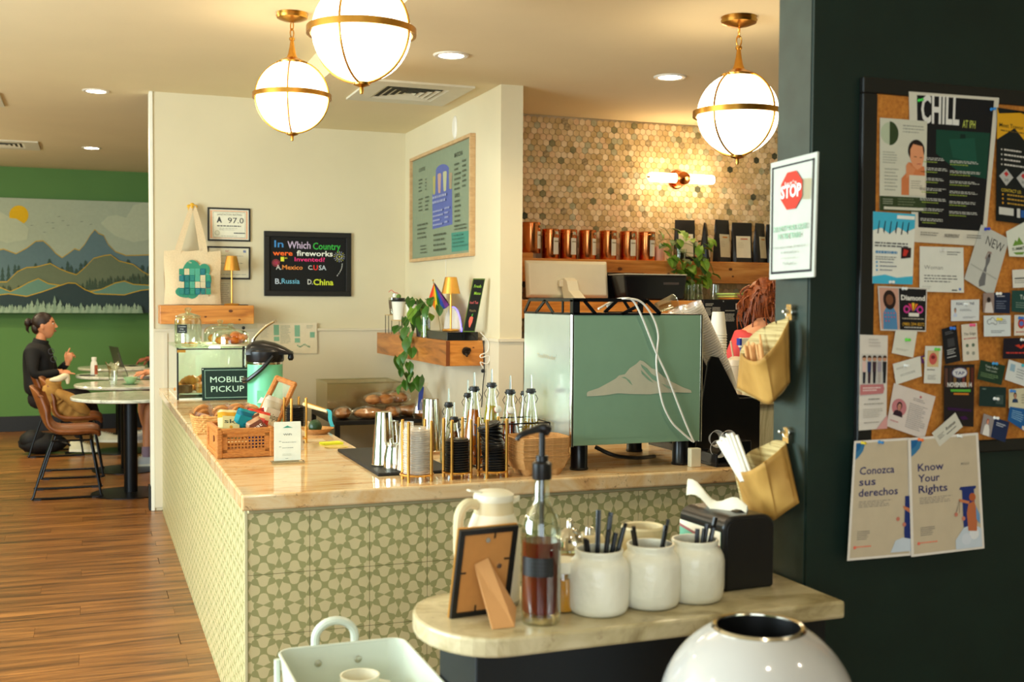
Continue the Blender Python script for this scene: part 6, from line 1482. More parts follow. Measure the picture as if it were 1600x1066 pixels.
# ---------------------------------------------------------------- people
SK = (214, 146, 104)
M_skin = mat('skin_warm', SK, .5, var=.05, sub=.08); M_skin2 = mat('skin_brown', (150, 84, 58), .5, var=.05); M_hair = mat('dark_brown_hair', (40, 24, 18), .4, var=.4, scale=60, stretch=(1, 1, 6), bump=.3)
M_hairr = mat('auburn_hair', (150, 74, 30), .4, c2=(90, 40, 16), scale=50, stretch=(1, 1, 4), bump=.4)
M_jack = mat('black_fleece', (17, 17, 19), .8, var=.2, bump=.1); M_trous = mat('dark_trousers', (30, 24, 24), .8, var=.2); M_lip = mat('lips', (170, 84, 70), .5); M_eye = mat('eye_dark', (30, 20, 18), .2); M_eyew = mat('eye_white', (220, 214, 204), .3)
M_shoe = mat('cream_sneaker', (214, 208, 176), .7, var=.08, bump=.1); M_sole = mat('white_sole', (232, 228, 206), .6)
def head_mesh(m, c, R, s=1, skin=None):
    """head facing +x in its own frame, R rotates it; c = head centre"""
    c = V(c); g = len(m.v)
    def T_(p): return c+R @ (V(p)*s)
    vs = []; fs = []; nu, nv = 24, 18
    for j in range(nv+1):
        a = PI*j/nv-PI/2
        for i in range(nu):
            b = 2*PI*i/nu; x, y, z = math.cos(a)*math.cos(b), math.cos(a)*math.sin(b), math.sin(a)
            X, Y, Z = x*.092, y*.073, z*.112
            if z < 0: # jaw: narrower, chin forward
                X *= 1+.10*z*0; Y *= 1+.38*z; X = X*(1+.28*z)+.022*(-z); Z *= 1.06
            if x > .3: X -= .010*max(0, 1-abs(z-.12)/.18)*(abs(y) > .18)*(abs(y) < .6); X += .004*max(0, 1-abs(z+.05)/.2)
            vs.append(T_((X, Y, Z)))
    for j in range(nv):
        for i in range(nu): fs.append((j*nu+i, j*nu+(i+1) % nu, (j+1)*nu+(i+1) % nu, (j+1)*nu+i))
    m.add(vs, fs, skin)
    m.add([T_(p) for p in [(.088, 0, .02), (.112, 0, -.022), (.108, 0, -.03), (.086, .016, -.03), (.086, -.016, -.03), (.086, .008, .015), (.086, -.008, .015)]], [(0, 1, 3, 5), (0, 6, 4, 1), (1, 2, 3), (1, 4, 2), (2, 4, 3), (0, 5, 6)], skin)
    for s_ in (-1, 1):
        m.ball(T_((-.005, s_*.072, -.008)), (.018*s, .008*s, .028*s), skin, nu=10, nv=8, R=R)
        m.ball(T_((.079, s_*.03, .008)), (.009*s, .012*s, .006*s), M_eyew, nu=8, nv=6, R=R); m.ball(T_((.086, s_*.03, .008)), (.004*s, .005*s, .005*s), M_eye, nu=8, nv=6, R=R)
        m.tube([T_((.083, s_*.018, .026)), T_((.083, s_*.032, .03)), T_((.074, s_*.046, .025))], .003*s, 5, M_hair)
    m.ball(T_((.088, 0, -.055)), (.008*s, .020*s, .005*s), M_lip, nu=10, nv=6, R=R); m.ball(T_((.086, 0, -.062)), (.008*s, .016*s, .005*s), M_lip, nu=10, nv=6, R=R)
def hand_mesh(m, w, fdir, up, side, skin, curl=(.5, .5, .5, .5), s=1, thumb=.6):
    """w wrist, fdir finger direction, up back-of-hand normal, side = +1 / -1 thumb side"""
    f = V(fdir).normalized(); u = V(up); u = (u-f*u.dot(f)).normalized(); l = f.cross(u)*side; w = V(w); R = Matrix((f, l, u)).transposed()
    m.ball(w+f*.045*s, (.05*s, .040*s, .016*s), skin, nu=14, nv=8, R=R); m.tube([w-f*.03*s, w+f*.02*s], [.024*s, .026*s], 10, skin)
    for i, (off, L) in enumerate(((.028, .072), (.010, .08), (-.009, .075), (-.027, .06))):
        p = w+f*.082*s+l*off*s; pts = [p-f*.025*s]; d = V(f); a = 0
        for k in range(3):
            a += curl[i]*.9; d = f*math.cos(a)-u*math.sin(a); pts.append(pts[-1]+d*(L*s*(.025/.072 if k == 0 else 1)*(.45 if k == 0 else .33 if k == 1 else .27)+(.02*s if k == 0 else 0)))
        m.tube(pts, [.0088*s, .0085*s, .0078*s, .006*s], 8, skin); m.ball(pts[-1], .0062*s, skin, nu=8, nv=6)
    q = w+f*.02*s+l*.03*s; d1 = (f*.75+l*thumb-u*.25).normalized(); q2 = q+d1*.04*s; q3 = q2+(f*.9+l*.15-u*.3).normalized()*.032*s
    m.tube([q-d1*.015*s, q2, q3], [.0115*s, .0095*s, .007*s], 8, skin); m.ball(q3, .0072*s, skin, nu=8, nv=6)
def shoe(parent, a, fdir, up=(0, 0, 1), upper=None, s=1):
    f = V(fdir).normalized(); u = V(up); u = (u-f*u.dot(f)).normalized(); l = u.cross(f); R = Matrix((f, l, u)).transposed(); a = V(a)
    sk = E_('sneaker', parent)
    m = MB(); pr = [(-.085, .036, .075), (-.06, .042, .085), (-.02, .043, .082), (.03, .045, .065), (.08, .050, .05), (.13, .047, .04), (.165, .034, .03), (.178, .015, .022)]; vs = []; fs = []; n = 12
    for x, w, h in pr:
        for k in range(n): b = PI*k/(n-1); vs.append(a+R @ V((x*s, w*s*math.cos(b), (-.075+.012+(h)*math.sin(b)**.7 if 0 < k < n-1 else -.063)*s)))
    for i in range(len(pr)-1):
        for k in range(n-1): q = i*n+k; fs.append((q, q+1, q+n+1, q+n))
    fs.append(tuple(range(n))); fs.append(tuple(range((len(pr)-1)*n, len(pr)*n))); m.add(vs, fs).build('upper', upper or M_shoe, sk, ang=60)
    m = MB(); po = [(x, w*1.06) for x, w, h in pr]+[(x, -w*1.06) for x, w, h in reversed(pr)]
    m.prism(po, 1, lambda x, y, k: a+R @ V((x*s*1.03, y*s, (-.085+.024*k)*s))).build('sole', M_sole, sk, smooth=False)
    m = MB()
    for i in range(4): x = .02+i*.02; z = -.063+.078-i*.006; m.tube([a+R @ V((x*s, -.022*s, (z-.008)*s)), a+R @ V((x*s+.004, 0, z*s)), a+R @ V((x*s, .022*s, (z-.008)*s))], .003*s, 5)
    m.build('laces', M_sole, sk)
def E_(name, parent):
    o = bpy.data.objects.new(name, None); COL.objects.link(o); o.parent = parent; o.empty_display_size = .02; return o
def grow(mb, joints, edges, mat_, subs=1):
    vs, fs = solve('fig', joints, edges, subs); mb.add(vs, fs, mat_)
def L3(a, b, t): return tuple(a[i]+(b[i]-a[i])*t for i in range(3))
# ---- woman in the black quarter-zip, seated facing right
t = E('person', (0, 0, 0), 'seated woman with dark hair in a bun, black quarter zip jacket, one finger raised', 'person')
yb = 11.55
jt = {'pelvis': J(60, 622, yb, (.14, .12)), 'waist': J(60, 596, yb, (.125, .12)), 'chest': J(60, 566, yb, (.135, .14)), 'upper': J(61, 548, yb, (.10, .13)), 'neck': J(63, 536, yb, .052), 'skull': J(66, 517, yb, .05),
      'shn': J(50, 551, yb-.15, .062), 'eln': J(52, 588, yb-.22, .045), 'wrn': J(94, 581, yb-.16, .03), 'shf': J(68, 551, yb+.15, .06), 'elf': J(88, 585, yb+.2, .044), 'wrf': J(106, 566, yb+.12, .03),
      'kn': J(132, 621, yb-.10, .068), 'hn': J(72, 626, yb-.09, .085), 'ankn': J(121, 686, yb-.06, .038), 'kf': J(136, 616, yb+.12, .066), 'hf': J(72, 624, yb+.09, .085), 'ankf': J(157, 672, yb+.08, .038)}
ed = [('pelvis', 'waist'), ('waist', 'chest'), ('chest', 'upper'), ('upper', 'neck'), ('neck', 'skull'), ('upper', 'shn'), ('shn', 'eln'), ('eln', 'wrn'), ('upper', 'shf'), ('shf', 'elf'), ('elf', 'wrf'), ('pelvis', 'hn'), ('hn', 'kn'), ('kn', 'ankn'), ('pelvis', 'hf'), ('hf', 'kf'), ('kf', 'ankf')]
def shrink(d, f): return {k: (v[0], v[1], v[2], tuple(x*f for x in v[3]) if hasattr(v[3], '__len__') else v[3]*f) for k, v in d.items()}
m = MB(); bj = shrink(jt, .86); bj['neck'] = jt['neck'][:3]+(.052,); bj['skull'] = jt['skull'][:3]+(.048,); grow(m, bj, ed, M_skin)
hc = V(at(69.5, 508.5, y=yb)); Rh = Matrix.Rotation(-.15, 3, 'Z') @ Matrix.Rotation(-.10, 3, 'Y')
head_mesh(m, hc, Rh, 1.06, M_skin)
hand_mesh(m, jt['wrn'][:3], (1, -.1, -.05), (0, -.3, 1), 1, M_skin, (.05, .9, 1, 1)); hand_mesh(m, jt['wrf'][:3], (.25, -.1, 1), (-.6, -.8, 0), -1, M_skin, (.12, .75, .9, 1.0))
m.build('body', None, t, ang=60)
m = MB(); ks = ['pelvis', 'waist', 'chest', 'upper', 'shn', 'eln', 'wrn', 'shf', 'elf', 'wrf']; cj = {k: jt[k] for k in ks}; cj['pelvis'] = jt['pelvis'][:3]+((.15, .13),)
cj['nk'] = J(62.5, 534, yb, .07); cj = shrink(cj, 1.14)
grow(m, cj, [e for e in ed if e[0] in ks and e[1] in ks]+[('upper', 'nk')], M_jack, 2); m.build('jacket', None, t, ang=60)
m = MB(); ccx = V(at(63, 537, y=yb)); Rc = Matrix.Rotation(.25, 3, 'Y'); m.lathe([(.085, -.05), (.074, .0), (.068, .04), (.060, .04), (.06, -.02)], 18, c=ccx, R=Rc); m.build('collar', M_jack, t)
s = Sheet([V(at(a, b, y=yb-.175)) for a, b in [(63, 547), (75, 546), (75, 552), (63, 553)]], .001, (20, 20, 22), basemat=M_jack); 
m = MB(); ks2 = ['hn', 'kn', 'ankn', 'hf', 'kf', 'ankf', 'pelvis']; pj = {k: jt[k] for k in ks2}; pj = shrink(pj, 1.08); pj['pelvis'] = jt['pelvis'][:3]+((.145, .125),)
grow(m, pj, [('pelvis', 'hn'), ('hn', 'kn'), ('kn', 'ankn'), ('pelvis', 'hf'), ('hf', 'kf'), ('kf', 'ankf')], M_trous, 2); m.build('trousers', None, t, ang=60)
m = MB(); m.ball(hc+Rh @ V((-.012, 0, .034)), (.098, .083, .094), nu=22, nv=14, R=Rh, jit=.01, rnd=rr); m.ball(hc+Rh @ V((-.075, 0, -.02)), (.045, .06, .06), nu=14, nv=10, R=Rh)
m.ball(hc+Rh @ V((-.14, 0, .04)), (.036, .034, .042), nu=12, nv=8, jit=.08, rnd=rr); m.tube([hc+Rh @ V((-.09, 0, .045)), hc+Rh @ V((-.13, 0, .045))], .022, 10)
m.tube([hc+Rh @ V((-.15, 0, .02)), hc+Rh @ V((-.16, .01, -.03)), hc+Rh @ V((-.145, .01, -.06))], [.018, .012, .003], 8); m.build('hair', M_hair, t)
a = V(at(80, 549, y=yb-.12)); m = MB()
for dz, dx in ((0, 0), (-.075, .02)):
    m.tube([a+V((dx+.024*math.cos(q), -.03, dz+.028*math.sin(q))) for q in [2*PI*i/14 for i in range(14)]], .0035, 5, closed=True)
m.build('sunglasses', M_eye, t)
shoe(t, V(jt['ankn'][:3])+V((.02, 0, -.035)), (1, -.25, -.02)); shoe(t, V(jt['ankf'][:3])+V((.03, 0, -.03)), (1, -.3, .0), (-.25, 0, 1))
# ---- two guests beyond the partition: seated, facing left
def guest(px_hand, py_hand, y0, x0, skin, label, top, shorts, sock, hand2, legs=None):
    t = E('person', (0, 0, 0), label, 'person'); k = {}
    X = x0
    k['pelvis'] = (X, y0, .56, (.14, .13)); k['waist'] = (X, y0, .74, (.12, .12)); k['chest'] = (X-.02, y0, .93, (.13, .14)); k['upper'] = (X-.03, y0, 1.06, (.10, .13)); k['neck'] = (X-.04, y0, 1.15, .052); k['skull'] = (X-.06, y0, 1.25, .05)
    hh = at(px_hand, py_hand, y=y0-.12); h2 = at(px_hand+10, py_hand+1, y=y0+.1)
    k['s1'] = (X-.03, y0-.17, 1.03, .06); k['e1'] = (X-.10, y0-.22, .82, .044); k['w1'] = (hh.x+.09, hh.y, hh.z, .028); k['s2'] = (X-.03, y0+.17, 1.03, .06); k['e2'] = (X-.1, y0+.2, .84, .044); k['w2'] = (h2.x+.1, h2.y, h2.z, .028)
    k['h1'] = (X-.04, y0-.09, .55, .085); k['h2'] = (X-.04, y0+.09, .55, .085)
    L = legs or [((X-.44, y0-.12, .54), (X-.40, y0-.12, .10)), ((X-.44, y0+.1, .54), (X-.36, y0+.1, .10))]
    k['k1'] = L[0][0]+(.062,); k['a1'] = L[0][1]+(.036,); k['k2'] = L[1][0]+(.062,); k['a2'] = L[1][1]+(.036,)
    ed = [('pelvis', 'waist'), ('waist', 'chest'), ('chest', 'upper'), ('upper', 'neck'), ('neck', 'skull'), ('upper', 's1'), ('s1', 'e1'), ('e1', 'w1'), ('upper', 's2'), ('s2', 'e2'), ('e2', 'w2'), ('pelvis', 'h1'), ('h1', 'k1'), ('k1', 'a1'), ('pelvis', 'h2'), ('h2', 'k2'), ('k2', 'a2')]
    m = MB(); grow(m, shrink(k, .92), ed, skin); hc = V((X-.07, y0, 1.31)); R = Matrix.Rotation(PI, 3, 'Z'); head_mesh(m, hc, R, 1, skin)
    hand_mesh(m, k['w1'][:3], (-1, 0, -.1), (-.2, 0, 1), -1, skin, (.35, .4, .4, .45)); hand_mesh(m, k['w2'][:3], (-1, 0, -.1), (-.2, 0, 1), 1, skin, (.35, .4, .4, .45)); m.build('body', None, t, ang=60)
    ks = ['pelvis', 'waist', 'chest', 'upper', 's1', 'e1', 's2', 'e2']; m = MB(); c = {q: k[q] for q in ks}; c['e1'] = L3(k['s1'], k['e1'], .7)+(.052,); c['e2'] = L3(k['s2'], k['e2'], .7)+(.052,)
    grow(m, shrink(c, 1.05), [e for e in ed if e[0] in ks and e[1] in ks], top, 2); m.build('shirt', None, t, ang=60)
    c = {q: k[q] for q in ('pelvis', 'h1', 'h2')}; c['k1'] = L3(k['h1'], k['k1'], .75 if shorts else 1)+(.078,); c['k2'] = L3(k['h2'], k['k2'], .75 if shorts else 1)+(.078,); ee = [('pelvis', 'h1'), ('h1', 'k1'), ('pelvis', 'h2'), ('h2', 'k2')]
    if not shorts: c['a1'] = k['a1'][:3]+(.05,); c['a2'] = k['a2'][:3]+(.05,); ee += [('k1', 'a1'), ('k2', 'a2')]
    m = MB(); grow(m, shrink(c, 1.06), ee, M_trous, 2); m.build('shorts' if shorts else 'trousers', None, t, ang=60)
    m = MB(); m.ball(hc+V((.02, 0, .02)), (.09, .08, .1), nu=20, nv=12); m.build('hair', M_hair, t)
    for q in ('a1', 'a2'):
        p = V(k[q][:3]); 
        if shorts: MB().cyl(p+V((0, 0, .07)), p+V((0, 0, -.02)), .042, .043, 14).build('sock', sock, t)
        shoe(t, (p.x-.02, p.y, max(.087, p.z-.02)), (-1, -.1, 0), upper=mat('grey_sneaker', (196, 198, 196), .7, var=.1, bump=.1))
    return t
lgs = []
ka = at(221, 636, y=10.62); aa = at(226, 668, y=10.62); kb = at(236, 640, y=10.45); ab = at(229, 702, y=10.42)
guest(212, 582, 10.85, .92, M_skin, 'seated guest mostly behind the partition, bare legs, grey sneakers, hand on a laptop', mat('grey_shirt', (120, 120, 124), .8), True, mat('mauve_sock', (150, 126, 140), .8, scale=80, bump=.2), None,
      [((kb.x-.02, kb.y, .52), (ab.x, ab.y, .11)), ((ka.x-.0, ka.y, .54), (aa.x+.02, aa.y, .30))])
guest(217, 561, 12.7, 1.02, M_skin2, 'guest behind the partition at the rear table with one dark hand showing', mat('green_shirt', (40, 66, 50), .8), False, None, None)
# ---- things on the tables
TZ = .75
p = at(147, 580, z=TZ)
t = E('drink_bottle', (at(147, 580, y=11.45).x, 11.45, TZ), 'white plastic drink bottle with an orange printed side on the third table', 'bottle')
MB().lathe([(.030, 0), (.033, .01), (.033, .09), (.028, .125), (.02, .14), (.02, .145)], 20).build('body', M_paperw, t); MB().lathe([(.023, .145), (.023, .175), (0, .177)], 16).build('cap', M_paperw, t)
m = MB(); vs = []; fs = []
for i in range(7): a = -PI/2+.1+i*.2; vs += [(.0338*math.cos(a), .0338*math.sin(a), .012), (.0338*math.cos(a), .0338*math.sin(a), .10)]
for i in range(6): fs.append((2*i, 2*i+1, 2*i+3, 2*i+2))
m.add(vs, fs).build('print', mat('orange_print', (206, 110, 70), .5, c2=(120, 60, 50), scale=30), t)
tag(MB().bb(-.07, .07, -.035, .035, 0, .008).build('smartphone', mat('dark_phone', (40, 26, 26), .2), loc=(at(131, 580, y=11.42).x+.03, 11.42, TZ), bevel=.003), 'dark phone lying on the third table by the drink bottle', 'phone')
p = at(177, 603, z=TZ)
t = E('crinkled_glass', (p.x, 10.15, TZ), 'tall crinkled clear glass on the second marble table', 'glass')
vs = []; fs = []; n = 28; pr = [(.030, .003), (.033, .05), (.038, .12), (.05, .17), (.062, .19)]
for j, (r, z) in enumerate(pr):
    for i in range(n): a = 2*PI*i/n; k = 1+.10*math.cos(7*a)*(j/4); vs.append((r*k*math.cos(a), r*k*math.sin(a), z+.012*math.cos(7*a)*(j/4)))
for j in range(len(pr)-1):
    for i in range(n): fs.append((j*n+i, j*n+(i+1) % n, (j+1)*n+(i+1) % n, (j+1)*n+i))
fs.append(tuple(range(n))); MB().add(vs, fs).build('wall', clear('thick_clear_glass', (236, 240, 226), .8, .22), t)
M_grn = mat('celadon_glaze', (150, 186, 140), .25)
p = at(204, 601, z=TZ); t = E('saucer', (p.x, 10.18, TZ), 'pale green saucer under the wide cup on the second table', 'saucer'); MB().lathe([(.04, 0), (.07, .008), (.073, .01), (.04, .006), (0, .006)], 28).build('plate', M_grn, t)
t = E('coffee_cup', (p.x, 10.18, TZ+.008), 'wide pale green coffee cup on its saucer', 'cup'); MB().lathe([(.025, 0), (.045, .02), (.056, .05), (.057, .056), (.053, .052), (.03, .008), (0, .008)], 28).build('bowl', M_grn, t); MB().lathe([(0, .046), (.05, .046)], 24, cap=False).build('coffee', mat('latte', (206, 170, 116), .4), t); MB().tube([(.053, 0, .045), (.08, 0, .04), (.075, 0, .02), (.045, 0, .015)], .005, 6).build('handle', M_grn, t)
def laptop(x, y, rz, ang_, label, w=.32, d=.22):
    t = E('laptop', (x, y, TZ), label, 'laptop', rz=rz)
    MB().bb(-w/2, w/2, 0, d, 0, .014).build('keyboard_base', M_alu, t, bevel=.004, smooth=False)
    m = MB()
    for i in range(12):
        for j in range(4): m.bb(-w*.42+i*w*.07, -w*.42+i*w*.07+w*.055, .03+j*.028, .052+j*.028, .014, .016)
    stuff(m.build('keys', M_blkp, t, smooth=False)); s_, c_ = math.sin(ang_), math.cos(ang_)
    def q(u, v, k): return (u, d+v*c_+k*s_, .012+v*s_-k*c_)
    MB().add([q(a, b, k) for k in (0, .007) for a, b in ((-w/2, 0), (w/2, 0), (w/2, d), (-w/2, d))], [(0, 1, 2, 3), (7, 6, 5, 4), (0, 4, 5, 1), (1, 5, 6, 2), (2, 6, 7, 3), (3, 7, 4, 0)]).build('screen_lid', mat('dark_lid', (62, 60, 48), .4), t, smooth=False)
    return t
a = at(214, 588, y=10.75); laptop(a.x+.16, 11.30, PI/2, 1.18, 'open laptop with a thin pale edge on the third table, guest typing'); 
a = at(186, 565, y=12.6); laptop(a.x+.22, 12.72, PI/2+.25, 1.3, 'dark backed open laptop on the rear table')
tag(MB().lathe([(.03, 0), (.04, .11), (.042, .115), (.04, .125), (0, .125)], 20).build('lidded_cup', mat('dark_green_cup', (30, 60, 44), .5), loc=(at(232, 570, y=12.75).x+.02, 12.68, TZ)), 'dark lidded cup at the right edge of the rear table', 'cup')
t = E('backpack', at(66, 712, z=0), 'slumped black backpack on the floor behind the chairs', 'bag'); t.location.z = 0; t.location.y = 11.6
m = MB(); m.ball((0, 0, .10), (.22, .13, .10), nu=20, nv=12, jit=.05, rnd=rr); m.ball((-.08, -.02, .14), (.13, .1, .09), nu=14, nv=10, jit=.06, rnd=rr); m.build('pouch', mat('black_nylon', (16, 16, 18), .7, var=.2, bump=.3), t)
MB().tube(bez([(.1, -.08, .14), (.22, -.12, .1), (.3, -.1, .03), (.2, -.13, .012)], 6), .012, 6).build('strap', M_blkp, t)
struct(MB().bb(.385, .400, 8.25, 8.375, 0, .17).build('baseboard_back', M_black, bevel=.003, smooth=False))

# ---------------------------------------------------------------- barista behind the bar
t = E('person', (0, 0, 0), 'auburn haired barista in a coral shirt seen from behind beyond the bar', 'person')
hc = at(1196, 476, y=5.42); bx, byy = hc.x, 5.38
k = {'pelvis': (bx+.02, byy, .90, (.15, .12)), 'waist': (bx+.01, byy, 1.05, (.12, .10)), 'chest': (bx, byy, 1.22, (.15, .11)), 'upper': (bx-.01, byy, 1.33, (.14, .09)), 'neck': (bx, byy+.02, 1.42, .05), 'skull': (hc.x, hc.y, hc.z-.03, .05),
     's1': (bx-.17, byy, 1.30, .06), 'e1': (bx-.22, byy+.08, 1.06, .045), 'w1': (bx-.16, byy+.26, .98, .028), 's2': (bx+.17, byy, 1.30, .06), 'e2': (bx+.22, byy+.08, 1.06, .045), 'w2': (bx+.14, byy+.27, .98, .028),
     'h1': (bx-.07, byy, .86, .09), 'k1': (bx-.08, byy, .48, .062), 'a1': (bx-.08, byy-.02, .10, .04), 'h2': (bx+.10, byy, .86, .09), 'k2': (bx+.11, byy+.03, .48, .062), 'a2': (bx+.11, byy, .10, .04)}
ed = [('pelvis', 'waist'), ('waist', 'chest'), ('chest', 'upper'), ('upper', 'neck'), ('neck', 'skull'), ('upper', 's1'), ('s1', 'e1'), ('e1', 'w1'), ('upper', 's2'), ('s2', 'e2'), ('e2', 'w2'), ('pelvis', 'h1'), ('h1', 'k1'), ('k1', 'a1'), ('pelvis', 'h2'), ('h2', 'k2'), ('k2', 'a2')]
m = MB(); grow(m, shrink(k, .9), ed, M_skin); Rb = Matrix.Rotation(.75, 3, 'Z') @ Matrix.Rotation(.3, 3, 'Y'); head_mesh(m, hc, Rb, 1.08, M_skin)
hand_mesh(m, k['w1'][:3], (.3, 1, -.2), (0, .2, 1), -1, M_skin); hand_mesh(m, k['w2'][:3], (-.3, 1, -.2), (0, .2, 1), 1, M_skin); m.build('body', None, t, ang=60)
M_coral = mat('coral_shirt', (206, 70, 66), .8, var=.06, scale=20, bump=.1)
c = {q: k[q] for q in ('pelvis', 'waist', 'chest', 'upper', 's1', 's2')}; c['e1'] = L3(k['s1'], k['e1'], .75)+(.056,); c['e2'] = L3(k['s2'], k['e2'], .75)+(.056,)
m = MB(); grow(m, shrink(c, 1.06), [e for e in ed if e[0] in c and e[1] in c], M_coral, 2); m.build('shirt', None, t, ang=60)
c = {q: k[q] for q in ('pelvis', 'h1', 'k1', 'a1', 'h2', 'k2', 'a2')}; m = MB(); grow(m, shrink(c, 1.1), [e for e in ed if e[0] in c and e[1] in c], M_trous, 2); m.build('trousers', None, t, ang=60)
m = MB(); m.ball(hc+Rb @ V((-.022, 0, .022)), (.114, .108, .12), nu=26, nv=16, R=Rb, jit=.02, rnd=rr); m.ball(hc+Rb @ V((-.06, 0, .10)), (.05, .05, .04), nu=14, nv=10, jit=.12, rnd=rr)
rh2 = random.Random(3)
for i in range(150):
    a = rh2.uniform(0, 6.28); s0 = hc+V((.085*math.cos(a), .085*math.sin(a), rh2.uniform(-.02, .08))); e = s0+V((.05*math.cos(a)+rh2.uniform(-.02, .02), .05*math.sin(a), rh2.uniform(-.17, .05))); mi_ = (s0+e)/2+V((.02*math.cos(a), .02*math.sin(a), .02))
    m.tube(bez([s0+V((0, 0, .03)), mi_*1.0+V((rh2.uniform(-.02, .02), 0, rh2.uniform(-.02, .03))), e], 4), [.009, .009, .008, .007, .006, .005, .004, .003, .001], 5)
m.build('hair', M_hairr, t)
MB().tube(bez([V((bx-.09, byy-.115, 1.30)), V((bx-.06, byy-.10, 1.37)), V((bx-.05, byy-.03, 1.40))], 5), .009, 6).tube(bez([V((bx+.09, byy-.115, 1.30)), V((bx+.06, byy-.10, 1.37)), V((bx+.05, byy-.03, 1.40))], 5), .009, 6).build('apron_strap', M_jack, t)
for q in ('a1', 'a2'): shoe(t, (k[q][0], k[q][1]+.04, .088), (0, 1, 0), upper=M_jack)
# ================================================================ MARBLE LEDGE: JARS, SYRUP, THERMOS
rf = random.Random(12)
# picture frame seen from behind
M_mdf = mat('brown_backing_board', (190, 130, 66), .75, var=.05, scale=40); M_card = mat('kraft_easel', (206, 150, 92), .75, var=.04)
bl, br = V((.668, 2.122, T)), V((.795, 2.135, T)); H_ = .185
t = E('photo_frame', (bl+br)/2, 'small picture frame seen from behind with its cardboard easel leg out', 'picture frame')
ex = (br-bl).normalized(); up = V((.06, -.16, 1)).normalized(); n = ex.cross(up).normalized(); W_ = (br-bl).length; o = V(t.location)
if n.y > 0: n = -n
def fr(u, v, d): return bl-o+ex*u+up*v+n*d
def slab(m, u0, u1, v0, v1, d0, d1, mt=None): m.add([fr(u, v, d) for d in (d0, d1) for u, v in ((u0, v0), (u1, v0), (u1, v1), (u0, v1))], [(0, 1, 2, 3), (7, 6, 5, 4), (0, 4, 5, 1), (1, 5, 6, 2), (2, 6, 7, 3), (3, 7, 4, 0)], mt); return m
m = MB(); f_ = .011
for a in ((0, W_, 0, f_), (0, W_, H_-f_, H_), (0, f_, f_, H_-f_), (W_-f_, W_, f_, H_-f_)): slab(m, *a, 0, .008)
m.build('back_rim', M_bframe, t, smooth=False)
m = MB()
for a in ((-.001, W_+.001, -.0, f_), (-.001, W_+.001, H_-f_, H_+.001), (-.001, f_, f_, H_-f_), (W_-f_, W_+.001, f_, H_-f_)): slab(m, *a, -.007, 0)
m.build('gilt_front', M_gold, t, smooth=False)
slab(MB(), f_, W_-f_, f_, H_-f_, 0, .004).build('backing', M_mdf, t, smooth=False)
for u, v, w, h in ((W_*.6, H_-f_-.012, .003, .014), (f_, H_*.5, .012, .003), (W_-f_-.012, H_*.62, .012, .003), (W_*.4, f_, .003, .012)): slab(MB(), u, u+w, v, v+h, .004, .006).build('turn_tab', M_blkp, t, smooth=False)
for u, v in ((W_*.5, H_*.86), (W_*.75, H_*.55)): MB().lathe([(.0055, 0), (.005, .002), (0, .002)], 12, c=fr(u, v, .004), R=n.to_track_quat('Z', 'Y').to_matrix()).build('hanger', M_steel, t)
a0, a1 = fr(W_*.30, H_*.60, .006), fr(W_*.52, H_*.66, .006); b0 = V((.722, 2.02, T))-o; b1 = V((.768, 2.02, T))-o
th = V((0, -.003, .001)); MB().add([a0, a1, fr(W_*.9, H_*.18, .06), b1, b0, a0+th, a1+th, fr(W_*.9, H_*.18, .06)+th, b1+th, b0+th], [(0, 1, 2, 3, 4), (9, 8, 7, 6, 5), (0, 5, 6, 1), (1, 6, 7, 2), (2, 7, 8, 3), (3, 8, 9, 4), (4, 9, 5, 0)]).build('easel_leg', M_card, t, smooth=False)
# thermos jug
M_jug = mat('cream_white_plastic', (232, 226, 202), .35, var=.02); M_jugb = mat('ivory_plastic', (216, 200, 158), .4)
t = E('thermal_jug', (.789, 2.20, T), 'cream white thermal coffee jug with a curved handle and flat lid', 'jug', rz=.15)
MB().lathe([(.052, 0), (.056, .004), (.056, .01)], 36).build('foot', mat('grey_foot', (170, 164, 140), .5), t)
MB().lathe([(.056, .010), (.057, .06), (.057, .135), (.054, .16), (.047, .180), (.042, .190)], 40).build('body', M_jug, t)
MB().lathe([(.042, .186), (.041, .200), (.040, .218), (.036, .222)], 36).build('neck', M_jugb, t)
MB().lathe([(.041, .216), (.043, .222), (.042, .230), (.032, .236), (0, .237)], 36).build('lid', M_jug, t)
MB().prism([(-.008, 0), (.008, 0), (.009, .03), (-.009, .03)], 1, lambda a, b, k: (-.03-b, a, .234+.004*k+b*.18)).build('thumb_lever', M_jug, t, bevel=.002, smooth=False)
MB().prism([(0, -.014), (.028, 0), (0, .014)], 1, lambda a, b, k: (.036+a, b, .205+.014*k+a*.15)).build('spout', M_jug, t, bevel=.003, smooth=False)
MB().tube(bez([(-.036, 0, .208), (-.06, 0, .214), (-.079, 0, .195), (-.082, 0, .15), (-.078, 0, .10), (-.056, 0, .07)], 6), [.011]*31, 10).build('handle', M_jugb, t)
# syrup bottle with pump
t = E('pump_bottle', (.830, 2.035, T), 'tall clear glass bottle of dark red syrup with a black pump and black label', 'bottle')
MB().lathe([(.0, .001), (.036, .001), (.0385, .006), (.039, .02), (.039, .178), (.037, .200), (.030, .218), (.020, .232), (.0155, .245), (.0150, .285), (.0175, .288), (.0175, .294), (.015, .296)], 40, cap=False).build('glass', M_glass, t)
MB().lathe([(0, .022), (.034, .022), (.0375, .026), (.0378, .163), (0, .163)], 36).build('syrup', mat('dark_red_syrup', (104, 12, 6), .12, c2=(72, 8, 5), spec=.2), t)
MB().lathe([(.0, .004), (.034, .005), (.0365, .018), (0, .019)], 32).build('thick_base', clear('base_glass', (255, 226, 190), .8, .25), t)
MB().lathe([(.0185, .284), (.0195, .290), (.0195, .315), (.016, .318), (.0125, .32), (.0125, .33), (0, .33)], 24).build('pump_collar', M_blkp, t)
